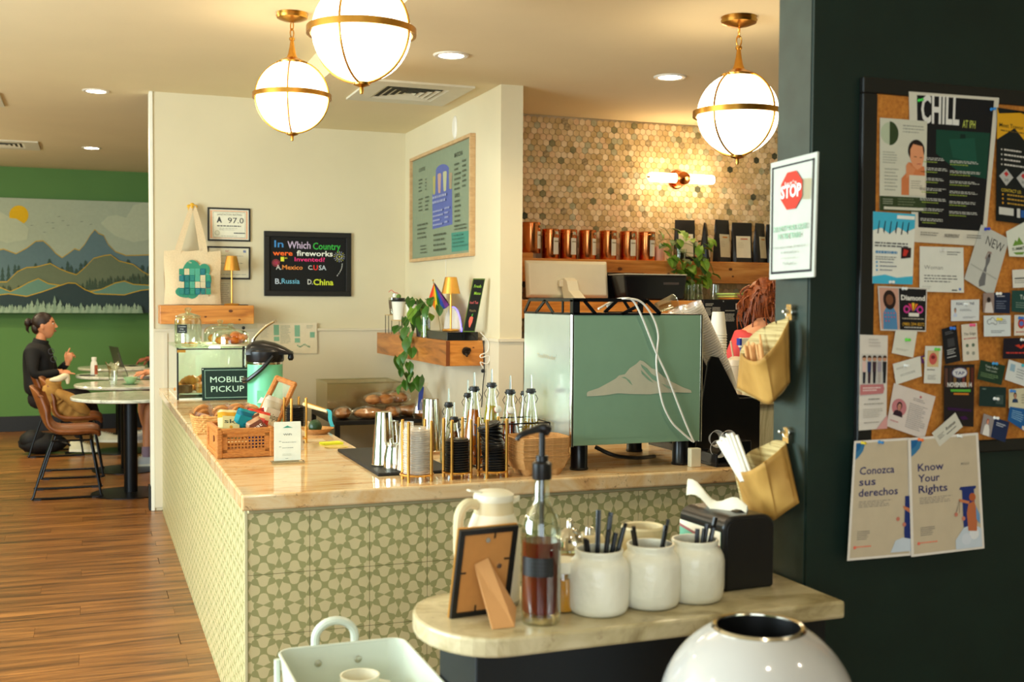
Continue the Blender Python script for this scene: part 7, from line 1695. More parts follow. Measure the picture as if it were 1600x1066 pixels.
MB().cyl((0, 0, .33), (0, 0, .375), .0062).build('pump_stem', M_blkp, t); MB().cyl((0, 0, .17), (0, 0, .29), .0050).build('dip_tube', M_blkp, t)
MB().tube(bez([(.014, 0, .378), (.0, 0, .384), (-.02, 0, .38), (-.045, .0, .372), (-.053, 0, .362)], 5), [.0105, .011, .0115, .0115, .011, .010, .009, .008, .0075, .007, .007, .0065, .006, .006, .006, .0055, .0055, .005, .005, .0045, .004], 10).build('pump_head', M_blkp, t)
m = MB(); vs = []; fs = []; a0, a1 = PI*1.5-1.55, PI*1.5+.25
for i in range(15): a = a0+(a1-a0)*i/14; vs += [(.0396*math.cos(a), .0396*math.sin(a), .098), (.0396*math.cos(a), .0396*math.sin(a), .135)]
for i in range(14): fs.append((2*i, 2*i+1, 2*i+3, 2*i+2))
m.add(vs, fs, M_bframe); vs = []; fs = []
for r in range(4):
    for i in range(8): a = a0+.5+(a1-a0-.7)*i/9; z = .104+r*.008; vs += [(.0399*math.cos(q), .0399*math.sin(q), zz) for q in (a, a+.06) for zz in (z, z+.0025)]; k = len(vs)-4; fs.append((k, k+1, k+3, k+2))
m.add(vs, fs, paint((52, 56, 55))); m.build('label', None, t)
# honey jar glass and sugar pourer
t = E('honey_glass', (.903, 2.10, T), 'small clear jar of amber honey behind the dark syrup bottle', 'jar')
MB().lathe([(.0, .001), (.030, .001), (.032, .006), (.032, .088), (.030, .094)], 28, cap=False).build('glass', M_glass, t); MB().lathe([(0, .004), (.029, .004), (.030, .07), (0, .07)], 24).build('honey', mat('amber_honey', (236, 156, 20), .08, trans=.35), t)
MB().lathe([(.033, .082), (.034, .088), (.033, .105), (0, .107)], 24).build('lid', M_jug, t)
t = E('sugar_pourer', (.972, 2.22, T), 'glass sugar pourer with a fluted chrome top behind the left jar', 'dispenser')
MB().lathe([(.026, .001), (.03, .006), (.032, .09), (.029, .10)], 24, cap=False).build('glass', M_glass, t); MB().lathe([(0, .003), (.026, .003), (.030, .08), (0, .08)], 20).build('sugar', mat('brown_sugar', (196, 140, 76), .9, scale=200, bump=.4), t)
vs = []; fs = []; n = 36; pr = [(.032, .098), (.033, .112), (.028, .126), (.016, .138), (.008, .143), (.007, .158), (.004, .162)]
for j, (r, z) in enumerate(pr):
    for i in range(n): a = 2*PI*i/n; vs.append((r*(1+(.05*math.cos(12*a) if j < 4 else 0))*math.cos(a), r*(1+(.05*math.cos(12*a) if j < 4 else 0))*math.sin(a), z))
for j in range(len(pr)-1):
    for i in range(n): fs.append((j*n+i, j*n+(i+1) % n, (j+1)*n+(i+1) % n, (j+1)*n+i))
fs.append(tuple(range((len(pr)-1)*n, len(pr)*n))); MB().add(vs, fs).build('fluted_top', M_chrome, t)
t = E('sugar_pourer', (1.03, 2.245, T), 'short cream canister with a small chrome spout behind the two jars', 'dispenser'); MB().lathe([(.036, 0), (.038, .01), (.037, .105), (.03, .118), (0, .12)], 26).build('body', M_jugb, t); MB().lathe([(.012, .118), (.01, .135), (0, .137)], 14).build('spout', M_chrome, t)
t = E('cream_canister', (1.155, 2.235, T), 'plain cream ceramic cup standing behind the middle jar', 'canister'); MB().lathe([(.044, 0), (.046, .01), (.046, .122), (.048, .128), (.046, .133), (.041, .130), (.041, .02), (0, .02)], 32).build('body', M_jugb, t)
# three textured jars with black stir sticks
M_cer = mat('white_dimpled_ceramic', (226, 222, 202), .28, var=.03, scale=26, bump=.45)
def jar(x, y, s, label, sticks, where):
    t = E('ceramic_jar', (x, y, T), label, 'jar', 'white dimpled jars on the ledge')
    vs = []; fs = []; n = 40; pr = [(.0, .0005), (.048, .0005), (.057, .005), (.061, .015), (.0625, .035), (.0625, .088), (.060, .100), (.054, .110), (.049, .114), (.048, .120), (.050, .126), (.049, .130), (.045, .130), (.044, .122), (.050, .105), (.054, .09), (.054, .02), (0, .015)]
    r = random.Random(int(x*100))
    for j, (a, z) in enumerate(pr):
        for i in range(n):
            q = 2*PI*i/n; w = 1+(r.uniform(-.012, .012) if 2 < j < 7 else 0); vs.append((a*s*w*math.cos(q), a*s*w*math.sin(q), z*s))
    for j in range(len(pr)-1):
        for i in range(n): fs.append((j*n+i, j*n+(i+1) % n, (j+1)*n+(i+1) % n, (j+1)*n+i))
    MB().add(vs, fs).build('body', M_cer, t, ang=60)
    for i, (dx, dy, tx, h) in enumerate(sticks):
        b = V((x+dx*.5, y+dy*.5, T+.02)); e = V((x+dx+tx, y+dy, T+h)); d = e-b; m = MB(); q = d.to_track_quat('Z', 'Y').to_matrix() @ Matrix.Rotation(i*.9, 3, 'Z')
        w = .0048; L = d.length; hex_ = [(-w, -.0022), (-.002, -.0034), (.002, -.0034), (w, -.0022), (w, .0022), (.002, .0034), (-.002, .0034), (-w, .0022)]
        m.prism(hex_, L, lambda a, bb, k: q @ V((a, bb, k)))
        o = m.build('stir_stick', M_blkp, None, loc=b, smooth=False); tag(o, 'black plastic stick standing in the %s white jar' % where, 'stick', 'black sticks in the %s jar' % where)
jar(.969, 2.065, 1.0, 'left white dimpled jar, with the most black sticks', [(-.030, -.01, -.006, .155), (-.02, .0, -.008, .15), (.0, -.02, .012, .168), (.005, .0, .018, .195), (.012, .012, .020, .20), (.02, -.012, .030, .172), (.024, 0, .036, .178), (-.002, .02, .01, .205), (.016, .0, .022, .16)], 'left')
jar(1.092, 2.075, 1.0, 'middle white dimpled jar between the other two', [(-.03, 0, -.010, .168), (-.028, .01, -.008, .158), (.02, 0, .016, .165), (.024, .01, .022, .175), (.016, -.01, .012, .155)], 'middle')
jar(1.203, 2.085, 1.0, 'right white dimpled jar beside the napkin dispenser', [(.01, 0, .012, .150), (.016, .005, .016, .158), (.024, 0, .026, .172), (.02, -.01, .020, .152), (.004, .01, .008, .148)], 'right')
# napkin dispenser
t = E('napkin_dispenser', (1.358, 2.115, T), 'black rounded napkin dispenser with a napkin poking from its top', 'dispenser', rz=.06)
def rb(w, h, r=.022):
    o = [(-w/2, .0), (w/2, .0)]
    for i in range(9): a = PI/2*i/8; o.append((w/2-r*1.6+r*1.6*math.cos(a), h-r*1.2+r*1.2*math.sin(a)))
    for i in range(9): a = PI/2+PI/2*i/8; o.append((-w/2+r*1.6+r*1.6*math.cos(a), h-r*1.2+r*1.2*math.sin(a)))
    return o
MB().prism(rb(.135, .165), 1, lambda a, b, k: (a*(1 if k == 0 else .97), -.0+.185*k, b*(1 if k == 0 else .985))).build('housing', M_blkp, t, bevel=.008, smooth=False, seg=3)
MB().prism([(a*.9, b*.92+.006) for a, b in rb(.135, .165)], 1, lambda a, b, k: (a, -.003+.004*k, b)).build('end_cover', mat('matte_black_cover', (12, 12, 13), .45), t, smooth=False)
q = [V((-.0675, .175, .13)), V((-.0675, .012, .13)), V((-.0675, .012, .02)), V((-.0675, .175, .02))]
s = Sheet([a+V((-.0008, 0, 0)) for a in q], .001, (110, 170, 142)); s.poly([(0, 0), (1, 0), (1, .28), (0, .08)], (232, 220, 196)); s.poly([(0, .08), (1, .28), (1, .34), (0, .14)], (150, 90, 90)); s.build('side_card', t)
vs = []; fs = []; nx, ny = 12, 6
for j in range(ny+1):
    for i in range(nx+1):
        u, v = i/nx, j/ny; vs.append((-.055+.085*u*.9, .03+.14*(1-u)*.9+.0, .158+.03*math.sin(PI*v)*(1-.3*u)+.03*(1-u)**2+.012*math.sin(9*u+v)+.0*v)); vs[-1] = (vs[-1][0]+.02*(v-.5), vs[-1][1]+.02*v, vs[-1][2])
for j in range(ny):
    for i in range(nx): a = j*(nx+1)+i; fs.append((a, a+1, a+nx+2, a+nx+1))
MB().add(vs, fs).build('napkin', mat('white_napkin', (228, 220, 196), .85), t)

# ================================================================ BALL BIN, CART
M_bin = mat('glossy_white_shell', (186, 183, 178), .1, var=.01, coat=.6)
s_ = 1.115; bc = V((0, 0, CAMH))+ray(1185, 980)*(1.75*s_/ray(1185, 980).dot(_f)*1.0); R_ = .172; zt_ = bc.z
rO = .078; cz_ = zt_-math.sqrt(R_**2-rO**2); bxc, byc = bc.x, bc.y
t = E('ball_bin', (bxc, byc, 0), 'glossy white ball shaped bin with a round dark opening on top', 'bin')
pr = [(R_*math.cos(a), cz_+R_*math.sin(a)) for a in [(-1.15+(math.acos(rO/R_)+1.15)*i/30) for i in range(31)]]
MB().lathe(pr, 64, cap=False).build('shell', M_bin, t); MB().lathe([(.11, 0), (.13, .004), (.13, .02), (.075, .04), (.06, .1), (.055, cz_-R_*.9), (.075, cz_-R_*.90)], 40).build('pedestal', M_bin, t)
MB().lathe([(rO+.001, zt_-.004), (rO+.004, zt_), (rO, zt_+.0045), (rO-.006, zt_+.003), (rO-.007, zt_-.004)], 64, cap=False).build('metal_rim', M_chrome, t)
MB().lathe([(rO-.007, zt_), (rO-.009, zt_-.06), (rO-.012, zt_-.2), (0, zt_-.2)], 48, cap=False).build('liner', mat('black_bin_liner', (10, 10, 11), .35, bump=.1), t)
# mint cart
M_cart = mat('pale_mint_enamel', (206, 213, 198), .3, var=.02)
zr = .70; cx0, cx1, cy1, cy0 = .395, .685, 2.548, 2.10; dp = .13
t = E('utility_cart', (cx0, cy0, 0), 'pale mint metal utility cart with a tray top and looped handle', 'cart')
w_, l_ = cx1-cx0, cy1-cy0
def tray(z, name):
    m = MB(); r = .035; out = []
    def rr_(x0, x1, y0, y1, r): 
        o = []
        for cx, cy, a0 in ((x1-r, y1-r, 0), (x0+r, y1-r, PI/2), (x0+r, y0+r, PI), (x1-r, y0+r, 1.5*PI)):
            for i in range(6): a = a0+PI/2*i/5; o.append((cx+r*math.cos(a), cy+r*math.sin(a)))
        return o
    o1 = rr_(0, w_, 0, l_, r); o2 = rr_(.012, w_-.012, .012, l_-.012, r*.8); o3 = rr_(.003, w_-.003, .003, l_-.003, r); n = len(o1)
    rings = [[(a, b, z-dp) for a, b in o2], [(a, b, z) for a, b in o1], [(a, b, z+.002) for a, b in o3], [((a-w_/2)*.97+w_/2, (b-l_/2)*.98+l_/2, z-dp+.004) for a, b in o2]]
    vs = [p for R in rings for p in R]; fs = [tuple(range(n-1, -1, -1)), tuple(3*n+i for i in range(n))]
    for k in range(3):
        for i in range(n): fs.append((k*n+i, k*n+(i+1) % n, (k+1)*n+(i+1) % n, (k+1)*n+i))
    m.add(vs, fs).build(name, M_cart, t, ang=50)
    MB().tube([V((a, b, z)) for a, b in o1], .004, 6, closed=True).build('rim', M_cart, t)
for z in (zr, .42, .16): tray(z, 'tray')
for x in (-.006, w_+.006):
    for y in (.03, l_-.03): MB().cyl((x, y, .06), (x, y, zr-.01), .007).build('pole', M_cart, t); MB().lathe([(.018, -.008), (.024, -.006), (.024, .006), (.018, .008)], 16, c=(x, y, .025), R=Matrix.Rotation(PI/2, 3, 'Y')).build('wheel', M_blkp, t); MB().cyl((x, y, .04), (x, y, .07), .006).build('caster_stem', M_steel, t)
hx0, hx1 = at(494, 1000, y=cy1).x-cx0, at(556, 1000, y=cy1).x-cx0; ht = at(525, 972, y=cy1).z; rad = (hx1-hx0)/2
pts = [V((hx0, l_+.012, zr-.05)), V((hx0, l_+.012, zr))]+[V(((hx0+hx1)/2+rad*math.cos(a), l_+.012, ht-rad*.85+rad*.85*math.sin(a))) for a in [PI-PI*i/14 for i in range(15)]]+[V((hx1, l_+.012, zr)), V((hx1, l_+.012, zr-.05))]
MB().tube(pts, .010, 10).build('handle', M_cart, t)
for x in (hx0, hx1): MB().lathe([(.0085, 0), (.007, .004), (0, .005)], 14, c=(x+.002, l_-.014, zr-.035), R=Matrix.Rotation(PI/2, 3, 'X')).build('bolt', M_steel, t)
zb = zr-dp+.004
t = E('white_mug', (cx0+.16, cy0+.32, zb), 'white mug rim showing inside the mint cart tray', 'mug')
MB().lathe([(.036, 0), (.042, .02), (.043, .09), (.044, .094), (.040, .094), (.039, .02), (0, .012)], 32).build('body', M_jug, t); MB().tube([(.042, 0, .075), (.065, 0, .07), (.065, 0, .035), (.041, 0, .025)], .005, 8).build('handle', M_jug, t)
tag(MB().bb(0, .17, 0, .10, 0, .05).build('white_box', mat('matte_white_box', (214, 218, 200), .6), loc=(cx0+.05, cy0+.2, zb), bevel=.006, smooth=False), 'low white box lying in the mint cart tray', 'box')

# ================================================================ PILLAR: NOTICE, WOVEN BAGS
px_ = 1.505
Q = [V((1.487, 2.243, 1.8195)), V((1.462, 2.030, 1.8195)), V((1.462, 2.036, 1.5525)), V((1.487, 2.242, 1.5495))]
t = E('stop_notice', (Q[0]+Q[2])/2, 'white framed notice with a red STOP octagon taped on the pillar edge', 'notice')
o = V(t.location); s = Sheet([q-o for q in Q], .004, (190, 192, 180), lift=.0006)
s.rect(.045, .045, .955, .06, (44, 44, 48)); s.rect(.045, .935, .955, .955, (44, 44, 48)); s.rect(.045, .045, .07, .955, (44, 44, 48)); s.rect(.93, .045, .955, .955, (44, 44, 48))
oc = [(.5+.25*math.cos(PI/8+i*PI/4), .27+.168*math.sin(PI/8+i*PI/4)) for i in range(8)]; s.poly(oc, (206, 60, 44))
s.text("let's", .36, .225, .62, .035, (240, 220, 210)); s.text('STOP', .28, .325, .72, .10, (246, 240, 232), .03)
s.text('DO NOT POUR LIQUID', .13, .60, .87, .042, (116, 168, 134), .015); s.text('IN THE TRASH', .24, .665, .74, .042, (116, 168, 134), .015)
s.text('If it is not a waste, throw it in', .14, .745, .86, .02, (120, 124, 118)); s.text('the lined trash bin', .32, .79, .68, .02, (120, 124, 118)); s.rect(.34, .828, .66, .831, (150, 150, 140)); s.text('Thank you!', .38, .885, .62, .022, (120, 124, 118))
s.build('board', t)
M_pink = clear('tape', (244, 240, 228), .35, .25, .2)
MB().add([V((1.455, 2.05, 1.72))-o, V((1.455, 2.045, 1.765))-o, V((1.478, 2.18, 1.775))-o, V((1.478, 2.18, 1.73))-o], [(0, 1, 2, 3)]).build('tape_strip', M_pink, t, smooth=False)
MB().bb(1.484-o.x, 1.505-o.x, 2.15-o.y, 2.23-o.y, -.06, .06).build('mount_pad', M_blkp, t, smooth=False)
M_weave = mat('brown_washable_paper', (190, 146, 72), .65, c2=(160, 116, 48), scale=10, bump=.15); M_wl = mat('striped_lining', (206, 186, 130), .8, c2=(150, 124, 70), scale=6, stretch=(1, 1, 40))
def hookset(hx, hy, label):
    p = at(hx, hy, x=px_); t = E('wall_hook', p, label, 'hook')
    MB().lathe([(.009, 0), (.009, .01), (.006, .012), (.004, .03), (0, .031)], 14, R=Matrix.Rotation(-PI/2, 3, 'Y')).build('knob', M_steel, t); return p
def build_pouch(hook, backrim, frontrim, body, label, dF=.085, dB=.015):
    hk = at(*hook, x=px_-.02); t = E('wall_pouch', hk, label, 'pouch'); o = V(t.location)
    W_ = lambda a, b, d: at(a, b, x=px_-d)-o
    # back sheet
    n = len(backrim); low = body['back']; vs = []; fs = []
    k = 10
    def sheet(rimpts, lowpts, dr, dl, name, mt, bulge):
        R1 = bez([(a, b, 0) for a, b in rimpts], 5); L1 = bez([(a, b, 0) for a, b in lowpts], 5); N = 24; vs = []; fs = []
        for j in range(k+1):
            v = j/k
            for i in range(N+1):
                u = i/N; r = R1[min(len(R1)-1, int(round(u*(len(R1)-1))))]; l = L1[min(len(L1)-1, int(round(u*(len(L1)-1))))]
                a = r.x*(1-v)+l.x*v; b = r.y*(1-v)+l.y*v; d = dr*(1-v)+dl*v+bulge*math.sin(PI*u)*(1-.6*v)+.002*math.sin(6*u+5*v); vs.append(W_(a, b, d))
        for j in range(k):
            for i in range(N): q = j*(N+1)+i; fs.append((q, q+1, q+N+2, q+N+1))
        ob = MB().add(vs, fs).build(name, mt, t, ang=70); sd = ob.modifiers.new('s', 'SOLIDIFY'); sd.thickness = .0025
    sheet(backrim, body['back'], dB, dB, 'back_wall', M_wl, 0); sheet(frontrim, body['front'], dB+.01, dB+.004, 'front_wall', M_weave, dF)
    return t, W_, o
# upper pouch with wooden stirrers
p = hookset(1240, 487, 'steel knob on the pillar carrying the upper woven pouch')
t, W_, o = build_pouch((1232, 487), [(1158, 548), (1178, 522), (1206, 505), (1222, 500), (1233, 497)], [(1157, 551), (1166, 562), (1186, 564), (1212, 540), (1233, 502)],
                       {'back': [(1152, 608), (1170, 618), (1200, 628), (1222, 615), (1234, 596)], 'front': [(1151, 606), (1176, 620), (1201, 632), (1218, 617), (1235, 597)]}, 'upper brown woven pouch of wooden stir sticks on the dark pillar')
MB().prism([(-.012, 0), (.012, 0), (.009, .035), (-.009, .035)], 1, lambda a, b, k: W_(1232, 500, .012+.003*k)+V((0, a, b))).build('hang_tab', M_weave, t, smooth=False)
MB().tube([W_(1232, 488, .014)+V((0, .012*math.cos(q), .012*math.sin(q))) for q in [2*PI*i/14 for i in range(14)]], .0015, 5, closed=True).build('ring', M_steel, t)
rw = random.Random(4)
M_birch = mat('birch_stick', (216, 160, 100), .7)
for i in range(20):
    a = 1164+rw.uniform(0, 26); b = at(a+6, 590, x=px_-.04-rw.uniform(0, .03)); e = at(a+rw.uniform(-3, 2), 536+rw.uniform(-3, 8)+.1*(a-1164), x=b.x)
    if i == 19: b = at(1196, 580, x=px_-.03); e = at(1187, 523, x=px_-.03)
    tag(MB().tube([V((0, 0, 0)), e-b], .0028, 6).build('stir_stick', M_birch, loc=b), 'thin wooden stir stick bundled in the upper pouch', 'stick', 'wooden sticks in the upper pouch')
# lower pouch with white straws
hookset(1234, 674, 'steel knob on the pillar carrying the lower woven pouch')
t, W_, o = build_pouch((1229, 672), [(1148, 735), (1170, 708), (1196, 695), (1212, 688), (1228, 690)], [(1147, 735), (1164, 738), (1186, 728), (1208, 712), (1229, 693)],
                       {'back': [(1160, 790), (1180, 800), (1206, 806), (1232, 790), (1246, 784)], 'front': [(1163, 790), (1180, 806), (1204, 815), (1228, 800), (1249, 786)]}, 'lower brown woven pouch of white paper wrapped straws on the dark pillar')
MB().prism([(-.012, 0), (.012, 0), (.009, .035), (-.009, .035)], 1, lambda a, b, k: W_(1227, 692, .012+.003*k)+V((0, a, b))).build('hang_tab', M_weave, t, smooth=False)
MB().tube([W_(1228, 676, .014)+V((0, .012*math.cos(q), .012*math.sin(q))) for q in [2*PI*i/14 for i in range(14)]], .0015, 5, closed=True).build('ring', M_steel, t)
M_straw = mat('white_straw_wrap', (228, 222, 206), .6)
for i in range(34):
    u, v = rw.random(), rw.random(); d = .035+.05*v
    e = at(1121+26*u+8*v, 690-14*math.sin(PI*u*.8)+6*v*0+3*rw.random(), x=px_-d); b = at(1158+22*u, 752, x=px_-d*.8)
    tag(MB().tube([V((0, 0, 0)), e-b], .0042, 6).build('wrapped_straw', M_straw, loc=b), 'white paper wrapped straw fanned out of the lower pouch', 'straw', 'wrapped straws in the lower pouch')

# ================================================================ NOTICE BOARD
BY = 2.117
M_cork = mat('cork', (206, 134, 52), .85, c2=(170, 100, 32), scale=120, detail=6, bump=.2)
def bq(px, dy=0): return [at(a, b, y=BY-dy) for a, b in px]
t = E('notice_board', at(1500, 420, y=BY-.0), 'black framed cork notice board crowded with flyers and cards', 'notice board'); o = V(t.location)
c_ = [at(1376, 147, y=BY-.012), at(1365, 686, y=BY-.012)]
x0, z1 = 1.669, 1.969; x1, z0 = 2.62, 1.172
MB().bb(x0-o.x, x1-o.x, -.012, 0, z0-o.z, z1-o.z).build('cork', M_cork, t, smooth=False)
fw = .040
for a in ((x0-fw, x1, z1, z1+.036), (x0-fw, x1, z0-.03, z0)): MB().bb(a[0]-o.x, a[1]-o.x, -.016, 0, a[2]-o.z, a[3]-o.z).build('frame_rail', M_bframe, t, bevel=.003, smooth=False)
for a in ((x0-fw, x0), (x1-fw, x1)): MB().bb(a[0]-o.x, a[1]-o.x, -.016, 0, z0-o.z, z1-o.z).build('frame_stile', M_bframe, t, bevel=.003, smooth=False)
_pin = {}
def pin(px, py, col, cn, what, dy):
    p = at(px, py, y=BY-dy)
    m = MB(); R = Matrix.Rotation(PI/2, 3, 'X')
    m.lathe([(.0042, 0), (.0034, .002), (.0024, .006), (.0036, .010), (.0036, .012), (0, .013)], 10, R=R)
    tag(m.build('pushpin', mat('pin_'+cn.replace(' ', '_'), col, .3), loc=p), '%s pushpin %s' % (cn, what), 'pushpin')
D0 = .0165; _lay = [0]
def card(name, px, base, label, cat='card', d=None):
    d = D0+_lay[0]*.0006 if d is None else d; _lay[0] += 1
    s = Sheet(bq(px, d), .0005, base, lift=.00012); s.meta = (name, label, cat, d); return s
def done(s): o = s.build(s.meta[0]); tag(o, s.meta[1], s.meta[2]); return s.meta[3]+.002
BLK = (22, 22, 24)
s = card('concert_poster', [(1420, 143), (1561, 153), (1539, 385), (1425, 378)], (214, 208, 190), 'large black poster headed CHILL with white tape like borders', 'poster')
s.rect(.085, .02, .945, .90, BLK); s.text('CHILL', .13, .195, .56, .175, (226, 224, 216), .03); s.text('AT IPH', .60, .215, .75, .05, (190, 200, 90), .01)
s.poly([(.3, .24), (.93, .24), (.93, .55), (.6, .52), (.3, .4)], (20, 66, 50)); s.poly([(.58, .26), (.64, .26), (.65, .38), (.57, .38)], (14, 40, 32)); s.poly([(.45, .3), (.75, .28), (.8, .45), (.5, .42)], (26, 80, 62))
for i in range(7):
    v = .43+i*.068; s.lines(.10, v, .44, v+.022, 2, (200, 200, 190), .45, i, .2); s.lines(.12, v+.026, .34, v+.036, 1, (150, 170, 70), .6, i+9, .2)
    if i < 6: s.lines(.47, v+.01, .86, v+.03, 2, (200, 200, 190), .45, i+20, .2); s.lines(.47, v+.034, .72, v+.044, 1, (150, 170, 70), .6, i+30, .2)
s.text('INDEPENDENT', .42, .955, .62, .022, (70, 70, 70), .01); s.lines(.1, .93, .34, .96, 2, (120, 118, 110), .4, 3, .1); s.lines(.72, .93, .92, .96, 2, (120, 118, 110), .4, 4, .1); dd = done(s)
pin(1436, 157, (60, 190, 70), 'green', 'at the top left of the CHILL poster', dd+.001); pin(1549, 171, (60, 140, 210), 'light blue', 'at the top right of the CHILL poster', dd+.001)
s = card('skin_care_flyer', [(1375, 184), (1448.5, 189.5), (1446, 332), (1374, 329)], (206, 204, 184), 'cream flyer with a woman touching her face over the CHILL poster', 'flyer')
s.disc(.2, .16, .12, (180, 190, 160), ru=.19); s.poly([(.2, .04)]+[(.2+.19*math.cos(a), .16+.13*math.sin(a)) for a in [-PI/2+PI*i/12 for i in range(13)]], (50, 66, 36)); s.rect(0, .84, 1, 1, (52, 66, 36))
s.lines(.48, .06, .95, .16, 3, (150, 150, 136), .35, 1); s.lines(.06, .36, .42, .5, 5, (160, 160, 144), .35, 2); s.lines(.1, .54, .42, .8, 7, (160, 160, 144), .35, 3)
s.poly([(.46, .82), (.46, .64), (.56, .58), (.62, .46), (.95, .5), (.98, .64), (.98, .82)], (206, 122, 74)); s.disc(.77, .33, .12, (36, 26, 22), ru=.18); s.poly([(.64, .32), (.7, .26), (.9, .28), (.94, .4), (.9, .5), (.8, .54), (.7, .5), (.64, .42)], (222, 150, 106)); s.poly([(.55, .5), (.6, .46), (.66, .5), (.76, .53), (.7, .6), (.56, .64)], (214, 138, 92)); s.rect(.72, .395, .78, .402, (70, 40, 30)); s.rect(.84, .40, .9, .407, (70, 40, 30)); s.rect(.79, .47, .87, .478, (180, 80, 70))
s.rect(.62, .6, .97, .82, (214, 206, 184)); s.lines(.66, .66, .92, .76, 4, (150, 146, 130), .35, 5); s.lines(.06, .87, .34, .94, 3, (160, 166, 140), .4, 6); s.lines(.38, .86, .76, .95, 3, (110, 120, 90), .4, 7); s.rect(.08, .955, .94, .985, (206, 204, 184)); done(s)
s = card('ski_flyer', [(1364, 330.5), (1430, 335), (1425.5, 444.7), (1363, 443)], (226, 226, 212), 'white flyer with turquoise top and bottom brush strokes', 'flyer')
s.poly([(0, 0), (1, 0), (1, .2), (.8, .26), (.6, .2), (.4, .3), (.2, .22), (0, .26)], (66, 176, 206)); s.poly([(0, .9), (.3, .87), (.6, .91), (1, .88), (1, 1), (0, 1)], (66, 176, 206)); 
for i in range(6): s.poly([(.1+i*.14, .3-.04*(i % 2)), (.14+i*.14, .12), (.16+i*.14, .12), (.13+i*.14, .3)], (40, 46, 56))
s.rect(.56, .03, .98, .08, (236, 236, 226)); s.lines(.04, .42, .92, .5, 2, (90, 90, 90), .5, 2, .1); s.lines(.06, .54, .6, .6, 1, (90, 140, 180), .6, 3, .1); s.lines(.06, .62, .58, .68, 2, (110, 110, 110), .4, 3, .1); s.poly([(.68, .48), (.92, .48), (.92, .62), (.68, .64)], (44, 24, 26)); s.poly([(.74, .5), (.86, .52), (.8, .6), (.72, .6)], (190, 50, 40))
for i in range(3): s.disc(.09, .7+i*.055, .016, (70, 150, 200), n=10); s.lines(.16, .69+i*.055, .6, .71+i*.055, 1, (90, 100, 120), .7, i, .3)
dd = done(s); pin(1391, 441, (226, 226, 220), 'clear', 'at the bottom of the turquoise flyer', dd)
s = card('script_card', [(1437, 385), (1505, 387), (1506, 457.5), (1436.6, 455.6)], (222, 222, 210), 'rounded white card with the word Woman in thin script', 'card')
s.text('Woman', .1, .5, .52, .09, (130, 130, 126)); s.lines(.62, .1, .95, .2, 2, (60, 60, 60), .4, 3); s.lines(.1, .63, .9, .82, 3, (90, 90, 90), .35, 4, .3); s.lines(.05, .88, .3, .96, 2, (170, 170, 160), .3, 5); s.rect(.72, .94, .84, .965, (60, 60, 60)); s.rect(.88, .9, .93, .95, (90, 120, 190)); dd = done(s); pin(1471, 391, (230, 230, 224), 'clear', 'on the script lettered white card', dd)
s = card('dance_flyer', [(1533, 351), (1576.7, 373.6), (1551, 464), (1506.5, 436)], (196, 196, 186), 'tilted grey flyer reading NEW with a dancer in a long dress', 'flyer')
s.text('NEW', .3, .27, .9, .15, (60, 60, 60)); s.poly([(.5, .38), (.56, .38), (.6, .5), (.56, .62), (.66, .9), (.5, .98), (.44, .9), (.5, .6), (.46, .5)], (110, 110, 110)); s.disc(.53, .42, .03, (70, 60, 56)); s.poly([(.42, .5), (.45, .36), (.56, .34), (.6, .38), (.56, .38), (.47, .39), (.46, .5)], (150, 130, 120)); s.rect(.05, .7, .95, .72, (170, 170, 160)); dd = done(s); pin(1540, 358, (50, 70, 200), 'blue', 'at the top of the tilted dancer flyer', dd)
s = card('roofing_flyer', [(1558, 168), (1612, 176), (1612, 352), (1556, 345)], (24, 28, 26), 'black flyer with a yellow roof shape, cut off by the photo edge', 'flyer')
s.poly([(.0, .0), (.0, .28), (.5, .16), (1.0, .33), (1, .0), (.55, -.0)], (222, 164, 30)); s.poly([(0, 0), (1, 0), (1, .05), (.5, .0), (.05, .05)], (24, 28, 26)); s.text('Meet Trevor & B', .06, .165, .98, .035, (50, 40, 20), .01); s.lines(.1, .19, .9, .21, 1, (90, 70, 30), .5, 2, 0)
for i in range(4): s.disc(.13, .363+i*.044, .008, (210, 206, 196), n=8); s.lines(.2, .355+i*.044, .86, .371+i*.044, 1, (210, 206, 196), .9, i, .3)
for u in (.26, .74): s.poly([(u, .53), (u+.2, .60), (u, .68), (u-.2, .60)], (180, 180, 174)); s.poly([(u, .55), (u+.07, .575), (u, .60), (u-.07, .575)], (190, 50, 50)); s.text('20', u-.06, .64, u+.06, .022, (60, 60, 60))
s.text('CONTACT US:', .12, .735, .68, .028, (206, 180, 60), .01)
for i in range(3): s.disc(.16, .76+i*.038, .01, (206, 150, 40), n=8); s.lines(.28, .752+i*.038, .95, .768+i*.038, 1, (190, 150, 60), .8, i, .2)
s.rect(.05, .875, .46, .94, (206, 206, 196)); s.rect(.55, .87, .64, .95, (206, 206, 200)); s.rect(.66, .88, 1, .945, (40, 90, 160)); done(s)
s = card('summit_card', [(1572, 362), (1606, 344), (1612, 402), (1576.7, 400.7)], (222, 226, 210), 'white card with a green mountain badge reading SUMMIT', 'card')
s.poly([(.2, .62), (.35, .42), (.42, .5), (.52, .36), (.7, .62)], (110, 150, 60)); s.text('SUMMIT', .16, .78, .74, .1, (60, 70, 40), .02); s.poly([(.2, .85), (.7, .85), (.6, .93), (.3, .93)], (110, 150, 60)); s.rect(.85, .2, 1, .5, (110, 160, 60)); done(s)
s = card('slim_card', [(1581.5, 422), (1612, 420), (1612, 449), (1582.5, 450)], (222, 220, 208), 'small white card with a thin dark rule at the photo edge', 'card'); s.rect(.1, .45, .9, .52, (50, 60, 56)); s.lines(.1, .6, .8, .8, 2, (120, 120, 110), .4, 2); done(s)
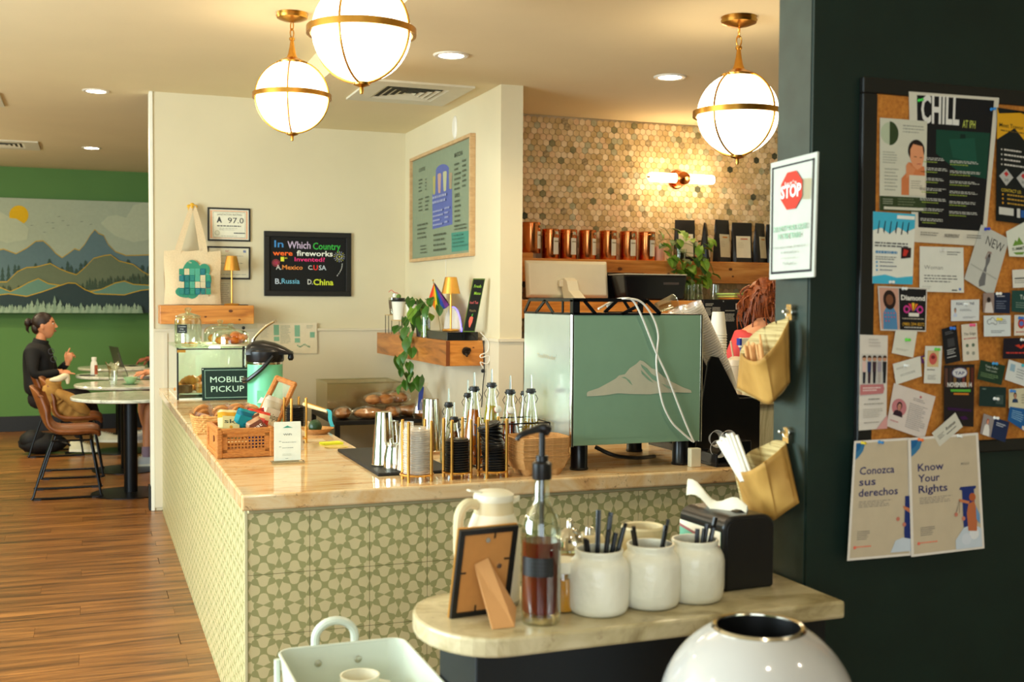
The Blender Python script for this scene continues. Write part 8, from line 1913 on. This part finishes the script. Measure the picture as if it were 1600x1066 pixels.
s = card('teal_card', [(1581, 454), (1612, 454), (1612, 490), (1580.5, 487)], (36, 74, 66), 'dark teal card under the slim white card', 'card'); s.text('Tanya', .4, .4, .95, .2, (206, 214, 200)); s.lines(.2, .55, .9, .85, 3, (130, 150, 136), .35, 2); done(s)
s = card('diamond_card', [(1371.4, 447), (1448.4, 450.4), (1446.5, 518.5), (1375.7, 516.5)], (206, 200, 190), 'black and pink card headed Diamond with a woman in blue', 'card')
s.rect(.42, .03, .98, .97, (26, 24, 26)); s.rect(.02, .03, .41, .97, (196, 150, 130)); s.poly([(.06, .97), (.08, .6), (.14, .48), (.3, .48), (.36, .6), (.37, .97)], (80, 130, 170)); s.disc(.22, .30, .22, (40, 26, 22), ru=.13); s.disc(.22, .30, .12, (120, 76, 52), ru=.075)
for k in range(10): s.disc(.12+.06*(k % 4), .6+.09*(k//4), .02, (190, 90, 110), n=6)
s.text('Diamond', .45, .29, .95, .11, (230, 226, 216), .03)
for a, c in ((-.9, (150, 60, 160)), (-.45, (220, 60, 90)), (0, (240, 190, 50)), (.45, (230, 120, 40)), (.9, (60, 90, 200))): s.poly([(.7+.02*math.sin(a), .55), (.7+.17*math.sin(a)-.03, .55-.2*math.cos(a)), (.7+.17*math.sin(a)+.03, .55-.2*math.cos(a))], c)
for u in (.56, .84): s.disc(u, .5, .09, (200, 60, 140), ru=.07); s.disc(u, .5, .05, (26, 24, 26), ru=.04)
s.rect(.6, .58, .82, .66, (226, 220, 206)); s.lines(.46, .7, .94, .74, 1, (180, 170, 150), .6, 4, 0); s.text('(980) 294 8372', .46, .87, .94, .07, (210, 160, 50), .01); s.lines(.5, .9, .9, .94, 1, (200, 196, 186), .6, 4, 0); dd = done(s); pin(1411, 451, (226, 226, 220), 'clear', 'at the top of the Diamond card', dd)
s = card('long_pink_flyer', [(1343.6, 523), (1387, 524.5), (1384.5, 669.5), (1341.7, 673)], (214, 206, 194), 'tall white and pink flyer with a row of five standing people', 'flyer')
s.rect(.05, .2, .97, .52, (196, 190, 180))
for i, (c1, c2) in enumerate([((214, 180, 170), (40, 40, 50)), ((40, 50, 90), (60, 40, 50)), ((60, 40, 46), (30, 26, 30)), ((150, 140, 150), (170, 160, 150)), ((30, 30, 34), (24, 24, 28))]):
    u = .16+i*.18; s.poly([(u-.07, .28), (u+.07, .28), (u+.06, .39), (u-.06, .39)], c1); s.poly([(u-.05, .39), (u+.06, .39), (u+.04, .51), (u-.04, .51)], c2); s.disc(u, .25, .026, (190, 140, 110), n=10); s.disc(u, .24, .026, (60, 40, 30), n=10, a0=PI, a1=2*PI)
s.lines(.3, .04, .8, .14, 3, (190, 180, 170), .35, 2); s.poly([(0, .52), (.84, .52), (.88, .57), (.84, .62), (0, .63)], (186, 116, 116)); s.lines(.1, .55, .8, .6, 2, (226, 206, 200), .5, 3); s.lines(.3, .67, .75, .69, 1, (120, 116, 110), .6, 3); s.lines(.15, .72, .85, .74, 1, (150, 146, 136), .6, 3, 0); s.lines(.12, .78, .88, .88, 5, (170, 164, 152), .35, 4, .3); s.rect(.15, .92, .7, .925, (90, 86, 80)); s.poly([(1, .85), (1, 1), (.6, 1)], (206, 150, 144)); done(s)
s = card('plain_note', [(1399.4, 517), (1433, 518), (1426.6, 559), (1393.4, 551.7)], (214, 212, 196), 'plain cream note with a green pin under the Diamond card', 'note'); s.lines(.15, .75, .8, .85, 2, (150, 146, 130), .35, 3); dd = done(s); pin(1416, 531, (90, 200, 60), 'bright green', 'on the plain cream note', dd)
s = card('tiny_ticket', [(1438, 557), (1447, 555), (1449, 566), (1440, 568)], (90, 40, 90), 'tiny purple ticket with a yellow T beside the face card', 'ticket'); s.text('T', .3, .85, .8, .6, (220, 190, 50), .03); done(s)
s = card('white_business_card', [(1395, 568.8), (1438, 556.6), (1440, 588), (1400, 601.5)], (216, 214, 202), 'tilted white business card above the pink letter', 'card'); s.lines(.1, .25, .45, .35, 2, (120, 118, 112), .35, 3); s.lines(.2, .6, .8, .72, 2, (140, 138, 130), .35, 4); dd = done(s); pin(1414, 571, (226, 226, 220), 'clear', 'on the tilted white business card', dd)
s = card('pink_letter', [(1396.7, 598.8), (1461.7, 619.7), (1443.8, 686.4), (1385, 666)], (212, 200, 190), 'tilted pale pink letter with a round portrait of a dark haired woman', 'letter')
s.disc(.22, .5, .2, (190, 120, 124), ru=.18); s.face(.22, .47, .17, (40, 22, 30), (190, 130, 110), (50, 30, 40), w=.13); s.lines(.06, .82, .28, .86, 1, (200, 130, 130), .6, 3); s.disc(.66, .12, .03, (190, 110, 110)); s.lines(.5, .18, .85, .26, 2, (150, 140, 136), .35, 2); s.lines(.44, .32, .92, .9, 13, (160, 152, 146), .35, 3); done(s)
s = card('face_card', [(1445.7, 540.8), (1472, 541), (1469.4, 599.6), (1443.5, 598.8)], (216, 214, 202), 'narrow white card with a small painted portrait and a green pin', 'card')
s.rect(.14, .12, .82, .56, (206, 180, 130)); s.disc(.48, .34, .16, (196, 90, 80), ru=.24); s.disc(.48, .3, .05, (120, 40, 40), ru=.12); s.lines(.15, .62, .8, .67, 1, (110, 106, 100), .6, 2); s.lines(.2, .78, .75, .92, 4, (130, 126, 120), .35, 3); dd = done(s); pin(1462, 546, (90, 190, 70), 'leaf green', 'on the narrow portrait card', dd)
s = card('black_card', [(1471, 514.4), (1494, 508), (1500.7, 564), (1477, 569.4)], (26, 26, 28), 'narrow tilted black business card with a blue pin', 'card'); s.lines(.2, .12, .85, .22, 2, (120, 120, 120), .35, 2); s.rect(.28, .32, .74, .55, (60, 60, 62)); s.lines(.2, .62, .8, .78, 3, (200, 200, 196), .4, 3); s.lines(.15, .82, .8, .88, 1, (200, 200, 196), .4, 3); dd = done(s); pin(1486, 513, (60, 120, 210), 'medium blue', 'at the top of the narrow black card', dd)
s = card('cream_card', [(1502, 507.6), (1526, 505), (1529.5, 562.5), (1504.7, 565)], (216, 208, 190), 'narrow cream card with four small icons and a pink pin', 'card'); s.text('The Edge', .12, .3, .88, .07, (60, 60, 56), .01); s.lines(.1, .38, .9, .42, 1, (180, 80, 80), .7, 2, 0)
for u, v in ((.3, .58), (.68, .58), (.3, .78), (.66, .8)): s.disc(u, v, .05, (90, 110, 90) if v < .7 else (150, 150, 136), n=12)
dd = done(s); pin(1517, 508, (230, 90, 130), 'pink', 'at the top of the narrow cream card', dd)
s = card('realty_card', [(1486, 469), (1530, 468), (1529.5, 501.3), (1486, 502)], (214, 218, 216), 'white card with a small man in a pale shirt', 'card'); s.text('REALTY ONE', .18, .24, .82, .12, (50, 60, 90), .01); s.face(.14, .5, .22, (30, 24, 22), (200, 150, 120), (190, 200, 220), w=.07); s.lines(.3, .45, .8, .55, 2, (120, 120, 124), .35, 2); s.lines(.4, .8, .9, .9, 2, (130, 130, 136), .35, 3); dd = done(s); pin(1508, 475, (226, 226, 220), 'clear', 'on the card with the man in a pale shirt', dd)
s = card('navy_photo_card', [(1536, 458), (1578.5, 457.2), (1577.7, 490), (1536, 488.5)], (30, 38, 60), 'navy card whose left part shows a couple in white', 'card'); s.rect(0, 0, .4, 1, (150, 130, 120)); s.poly([(.05, 1), (.1, .5), (.3, .45), (.38, 1)], (214, 206, 200)); s.disc(.2, .35, .14, (40, 30, 28), ru=.07); s.lines(.5, .15, .9, .25, 1, (200, 200, 206), .5, 2); s.lines(.48, .4, .88, .85, 4, (120, 130, 150), .35, 3); dd = done(s); pin(1558, 459, (240, 238, 230), 'white', 'at the top of the navy couple card', dd)
s = card('cloud_card', [(1536.9, 493.4), (1578.8, 492.6), (1579, 525.3), (1537.4, 526)], (214, 222, 222), 'pale card with a cloud outline and a yellow pin', 'card')
for u, v, r in ((.2, .3, .13), (.32, .24, .15), (.42, .34, .11)): s.disc(u, v, r, (70, 80, 90)); 
for u, v, r in ((.2, .3, .105), (.32, .24, .125), (.42, .34, .085)): s.disc(u, v, r, (214, 222, 222))
s.lines(.55, .2, .9, .45, 3, (90, 96, 100), .3, 2); s.lines(.25, .72, .8, .88, 2, (90, 96, 100), .35, 3); dd = done(s); pin(1559, 499, (226, 200, 60), 'yellow', 'on the cloud outline card', dd)
s = card('cartoon_card', [(1585, 492.6), (1612, 492), (1612, 524), (1584.5, 524.4)], (220, 212, 196), 'white card with a colourful little figure, cut by the photo edge', 'card'); s.disc(.4, .42, .25, (190, 60, 50), ru=.2); s.disc(.4, .42, .12, (90, 120, 190), ru=.12); s.lines(.1, .8, .8, .9, 1, (180, 90, 80), .6, 2); dd = done(s); pin(1593, 497, (60, 120, 200), 'sky blue', 'on the card with the colourful figure', dd)
s = card('black_red_card', [(1568, 528.5), (1612, 528), (1612, 561), (1566.8, 560.6)], (28, 22, 34), 'black card with a red and orange bird emblem', 'card'); s.poly([(.4, .36), (.55, .3), (.6, .4), (.68, .3), (.8, .36), (.62, .52)], (200, 60, 40)); s.lines(.1, .68, .95, .78, 1, (190, 60, 50), .7, 2, 0); dd = done(s); pin(1596, 531, (226, 226, 226), 'clear', 'on the black card with the red emblem', dd)
s = card('november_flyer', [(1474.8, 571), (1522.7, 569.4), (1521, 667.3), (1474.8, 664)], (34, 28, 26), 'dark flyer reading NOVEMBER 14 over shelves of bottles', 'flyer')
for i in range(7): s.rect(.03+i*.14, .05, .12+i*.14, .36, [(90, 60, 50), (60, 44, 40), (120, 90, 50), (50, 50, 56), (110, 50, 40), (150, 100, 40), (90, 40, 30)][i])
s.disc(.5, .13, .09, (90, 86, 120), ru=.26); s.disc(.5, .13, .075, (206, 206, 206), ru=.23); s.text('TAP', .34, .16, .66, .05, (60, 60, 110), .02); s.text('NOVEMBER 14', .1, .36, .9, .07, (226, 222, 214), .03); s.rect(.2, .40, .86, .44, (90, 170, 60)); s.rect(.3, .46, .8, .49, (200, 120, 40)); s.poly([(.5, .85), (.7, .83), (.8, .88), (.6, .9)], (60, 20, 70)); s.poly([(.1, .7), (.9, .72), (.9, .76), (.1, .75)], (50, 20, 60)); done(s)
s = card('green_card', [(1532, 562.5), (1571, 571.5), (1564.6, 602), (1526.5, 592.8)], (32, 56, 38), 'tilted dark green card with handwritten style name', 'card'); s.text('Tony Fuller', .22, .3, .74, .12, (196, 206, 190)); s.text('Team Leader', .26, .46, .72, .1, (180, 190, 170)); s.lines(.1, .6, .85, .85, 3, (130, 160, 110), .3, 4); dd = done(s); pin(1552, 568, (70, 150, 200), 'steel blue', 'at the top of the tilted dark green card', dd)
s = card('white_right_card', [(1576.3, 562), (1608, 572), (1604, 605), (1570, 593.3)], (214, 218, 214), 'tilted white card with a pale blue block and a teal pin', 'card'); s.rect(.12, .15, .35, .5, (150, 180, 196)); s.lines(.45, .3, .9, .8, 4, (120, 130, 136), .3, 4); dd = done(s); pin(1598, 571, (60, 170, 180), 'teal', 'on the tilted card with a pale blue block', dd)
s = card('dark_green_pocket_card', [(1530.6, 603.6), (1572, 605.5), (1571, 637), (1529.5, 634.7)], (26, 48, 44), 'dark green card, level, with a white pin near its right side', 'card'); s.lines(.1, .1, .3, .2, 1, (130, 150, 140), .5, 2); s.rect(.62, .4, .9, .85, (60, 78, 74)); dd = done(s); pin(1554, 623, (236, 234, 226), 'cream white', 'on the level dark green card', dd)
s = card('beige_photo_card', [(1576.3, 608.3), (1608, 606), (1608, 640), (1576.3, 638)], (206, 200, 170), 'beige card with a dark haired woman in a jacket', 'card'); s.face(.3, .35, .26, (30, 22, 20), (196, 140, 110), (40, 60, 90), w=.16); s.lines(.6, .3, .95, .8, 4, (120, 116, 100), .3, 2); dd = done(s); pin(1580, 611, (70, 130, 200), 'azure', 'at the corner of the beige photo card', dd)
s = card('blue_card', [(1578, 635.5), (1608, 640), (1604, 676), (1574.4, 657)], (30, 90, 150), 'bright blue card overlapping the beige photo card', 'card'); s.lines(.15, .2, .85, .75, 5, (150, 196, 220), .35, 2); s.disc(.8, .9, .1, (220, 200, 180)); done(s)
s = card('navy_woman_card', [(1536.9, 646.4), (1577, 660), (1570.3, 691.3), (1531, 677.7)], (32, 44, 78), 'tilted navy card with a red haired woman in white', 'card'); s.rect(0, 0, .42, 1, (150, 140, 136)); s.face(.2, .32, .24, (160, 60, 36), (220, 160, 130), (226, 222, 214), w=.1); s.poly([(.08, 1), (.1, .62), (.3, .62), (.34, 1)], (226, 222, 214)); s.lines(.52, .2, .9, .4, 2, (196, 200, 210), .5, 3); dd = done(s); pin(1554, 653, (240, 238, 232), 'ivory', 'at the top of the tilted navy card', dd)
s = card('strip_card', [(1456, 677), (1492.5, 645), (1504, 667), (1468, 698)], (206, 202, 186), 'steeply tilted white strip card beside the November flyer', 'card'); s.text('Avenue', .45, .5, .85, .2, (50, 50, 50), .02); s.lines(.1, .4, .38, .7, 3, (90, 90, 86), .4, 3); s.lines(.4, .65, .85, .8, 1, (90, 90, 86), .4, 3); done(s)
# the two posters hanging below the board
_lay[0] = 0
def rights(px, title, label, off, full):
    s = card('rights_poster', px, (226, 218, 206), label, 'poster', .030+off)
    s.rect(.035, .02, .965, .98, (196, 180, 152)); s.poly([(.035, .02), (.2, .02), (.16, .09), (.1, .13), (.035, .16)], (60, 120, 160)); s.poly([(.035, .02), (.14, .02), (.1, .07), (.035, .10)], (30, 96, 150))
    for i, w in enumerate(title): s.text(w, .12, .285+i*.092, .12+w_t[w], .062, (44, 44, 96), .014)
    s.lines(.13, .51, .62 if full else .72, .57, 4, (140, 130, 120), .35, 3); s.lines(.13, .76, .34, .84, 5, (120, 112, 106), .35, 4); s.lines(.12, .885, .36, .90, 1, (230, 130, 100), .7, 4, 0); s.disc(.1, .893, .014, (230, 110, 90))
    if full:
        s.text('ACLU', .72, .262, .84, .02, (90, 90, 90))
        cl = [(.7, .45), (.92, .45), (.92, .47), (.89, .48), (.89, .96), (.72, .96), (.72, .48), (.68, .47)]; s.poly(cl, (36, 50, 110)); s.poly([(.6, .9), (.72, .8), (.85, .78), (.965, .82), (.965, .98), (.6, .98)], (196, 206, 214)); s.disc(.86, .86, .05, (222, 224, 224)); s.disc(.75, .9, .05, (206, 212, 220))
        s.poly([(.78, .83), (.77, .68), (.80, .6), (.88, .58), (.92, .66), (.9, .84)], (186, 106, 66)); s.disc(.86, .545, .035, (176, 90, 50)); s.poly([(.8, .6), (.68, .575), (.66, .56), (.68, .55), (.82, .58)], (196, 120, 80)); s.poly([(.9, .62), (.95, .7), (.95, .78), (.9, .74)], (110, 150, 190)); s.disc(.62, .68, .018, (196, 120, 100)); s.disc(.72, .72, .018, (196, 120, 100)); s.poly([(.67, .56), (.675, .56), (.67, .67), (.665, .67)], (90, 80, 80)); s.poly([(.67, .56), (.63, .66), (.62, .66)], (90, 80, 80))
    else:
        s.poly([(.90, .49), (1, .49), (1, .96), (.90, .96), (.88, .8), (.9, .52)], (36, 50, 110)); s.poly([(.86, .57), (.99, .6), (.99, .64), (.88, .6)], (196, 120, 80)); s.disc(.78, .68, .018, (196, 120, 100)); s.disc(.88, .73, .018, (196, 120, 100)); s.poly([(.66, .96), (.74, .86), (.86, .84), (1, .86), (1, .96)], (196, 206, 214))
    return done(s)
w_t = {'Conozca': .60, 'sus': .28, 'derechos': .66, 'Know': .36, 'Your': .30, 'Rights': .40}
dd = rights([(1334.8, 689.3), (1421, 684), (1424, 868), (1323.5, 876.7)], ['Conozca', 'sus', 'derechos'], 'poster headed Conozca sus derechos hanging under the notice board', 0, False)
pin(1347, 692, (206, 180, 50), 'gold', 'at the left corner of the Conozca poster', dd); pin(1374, 691, (60, 130, 190), 'denim blue', 'at the top of the Conozca poster', dd)
dd = rights([(1418.8, 684.8), (1528, 676.2), (1538, 857), (1423.7, 870.6)], ['Know', 'Your', 'Rights'], 'poster headed Know Your Rights overlapping the Spanish one', .004, True)
pin(1436, 687, (230, 110, 50), 'orange', 'at the left corner of the Know Your Rights poster', dd); pin(1497, 681, (226, 224, 214), 'clear', 'at the top of the Know Your Rights poster', dd)
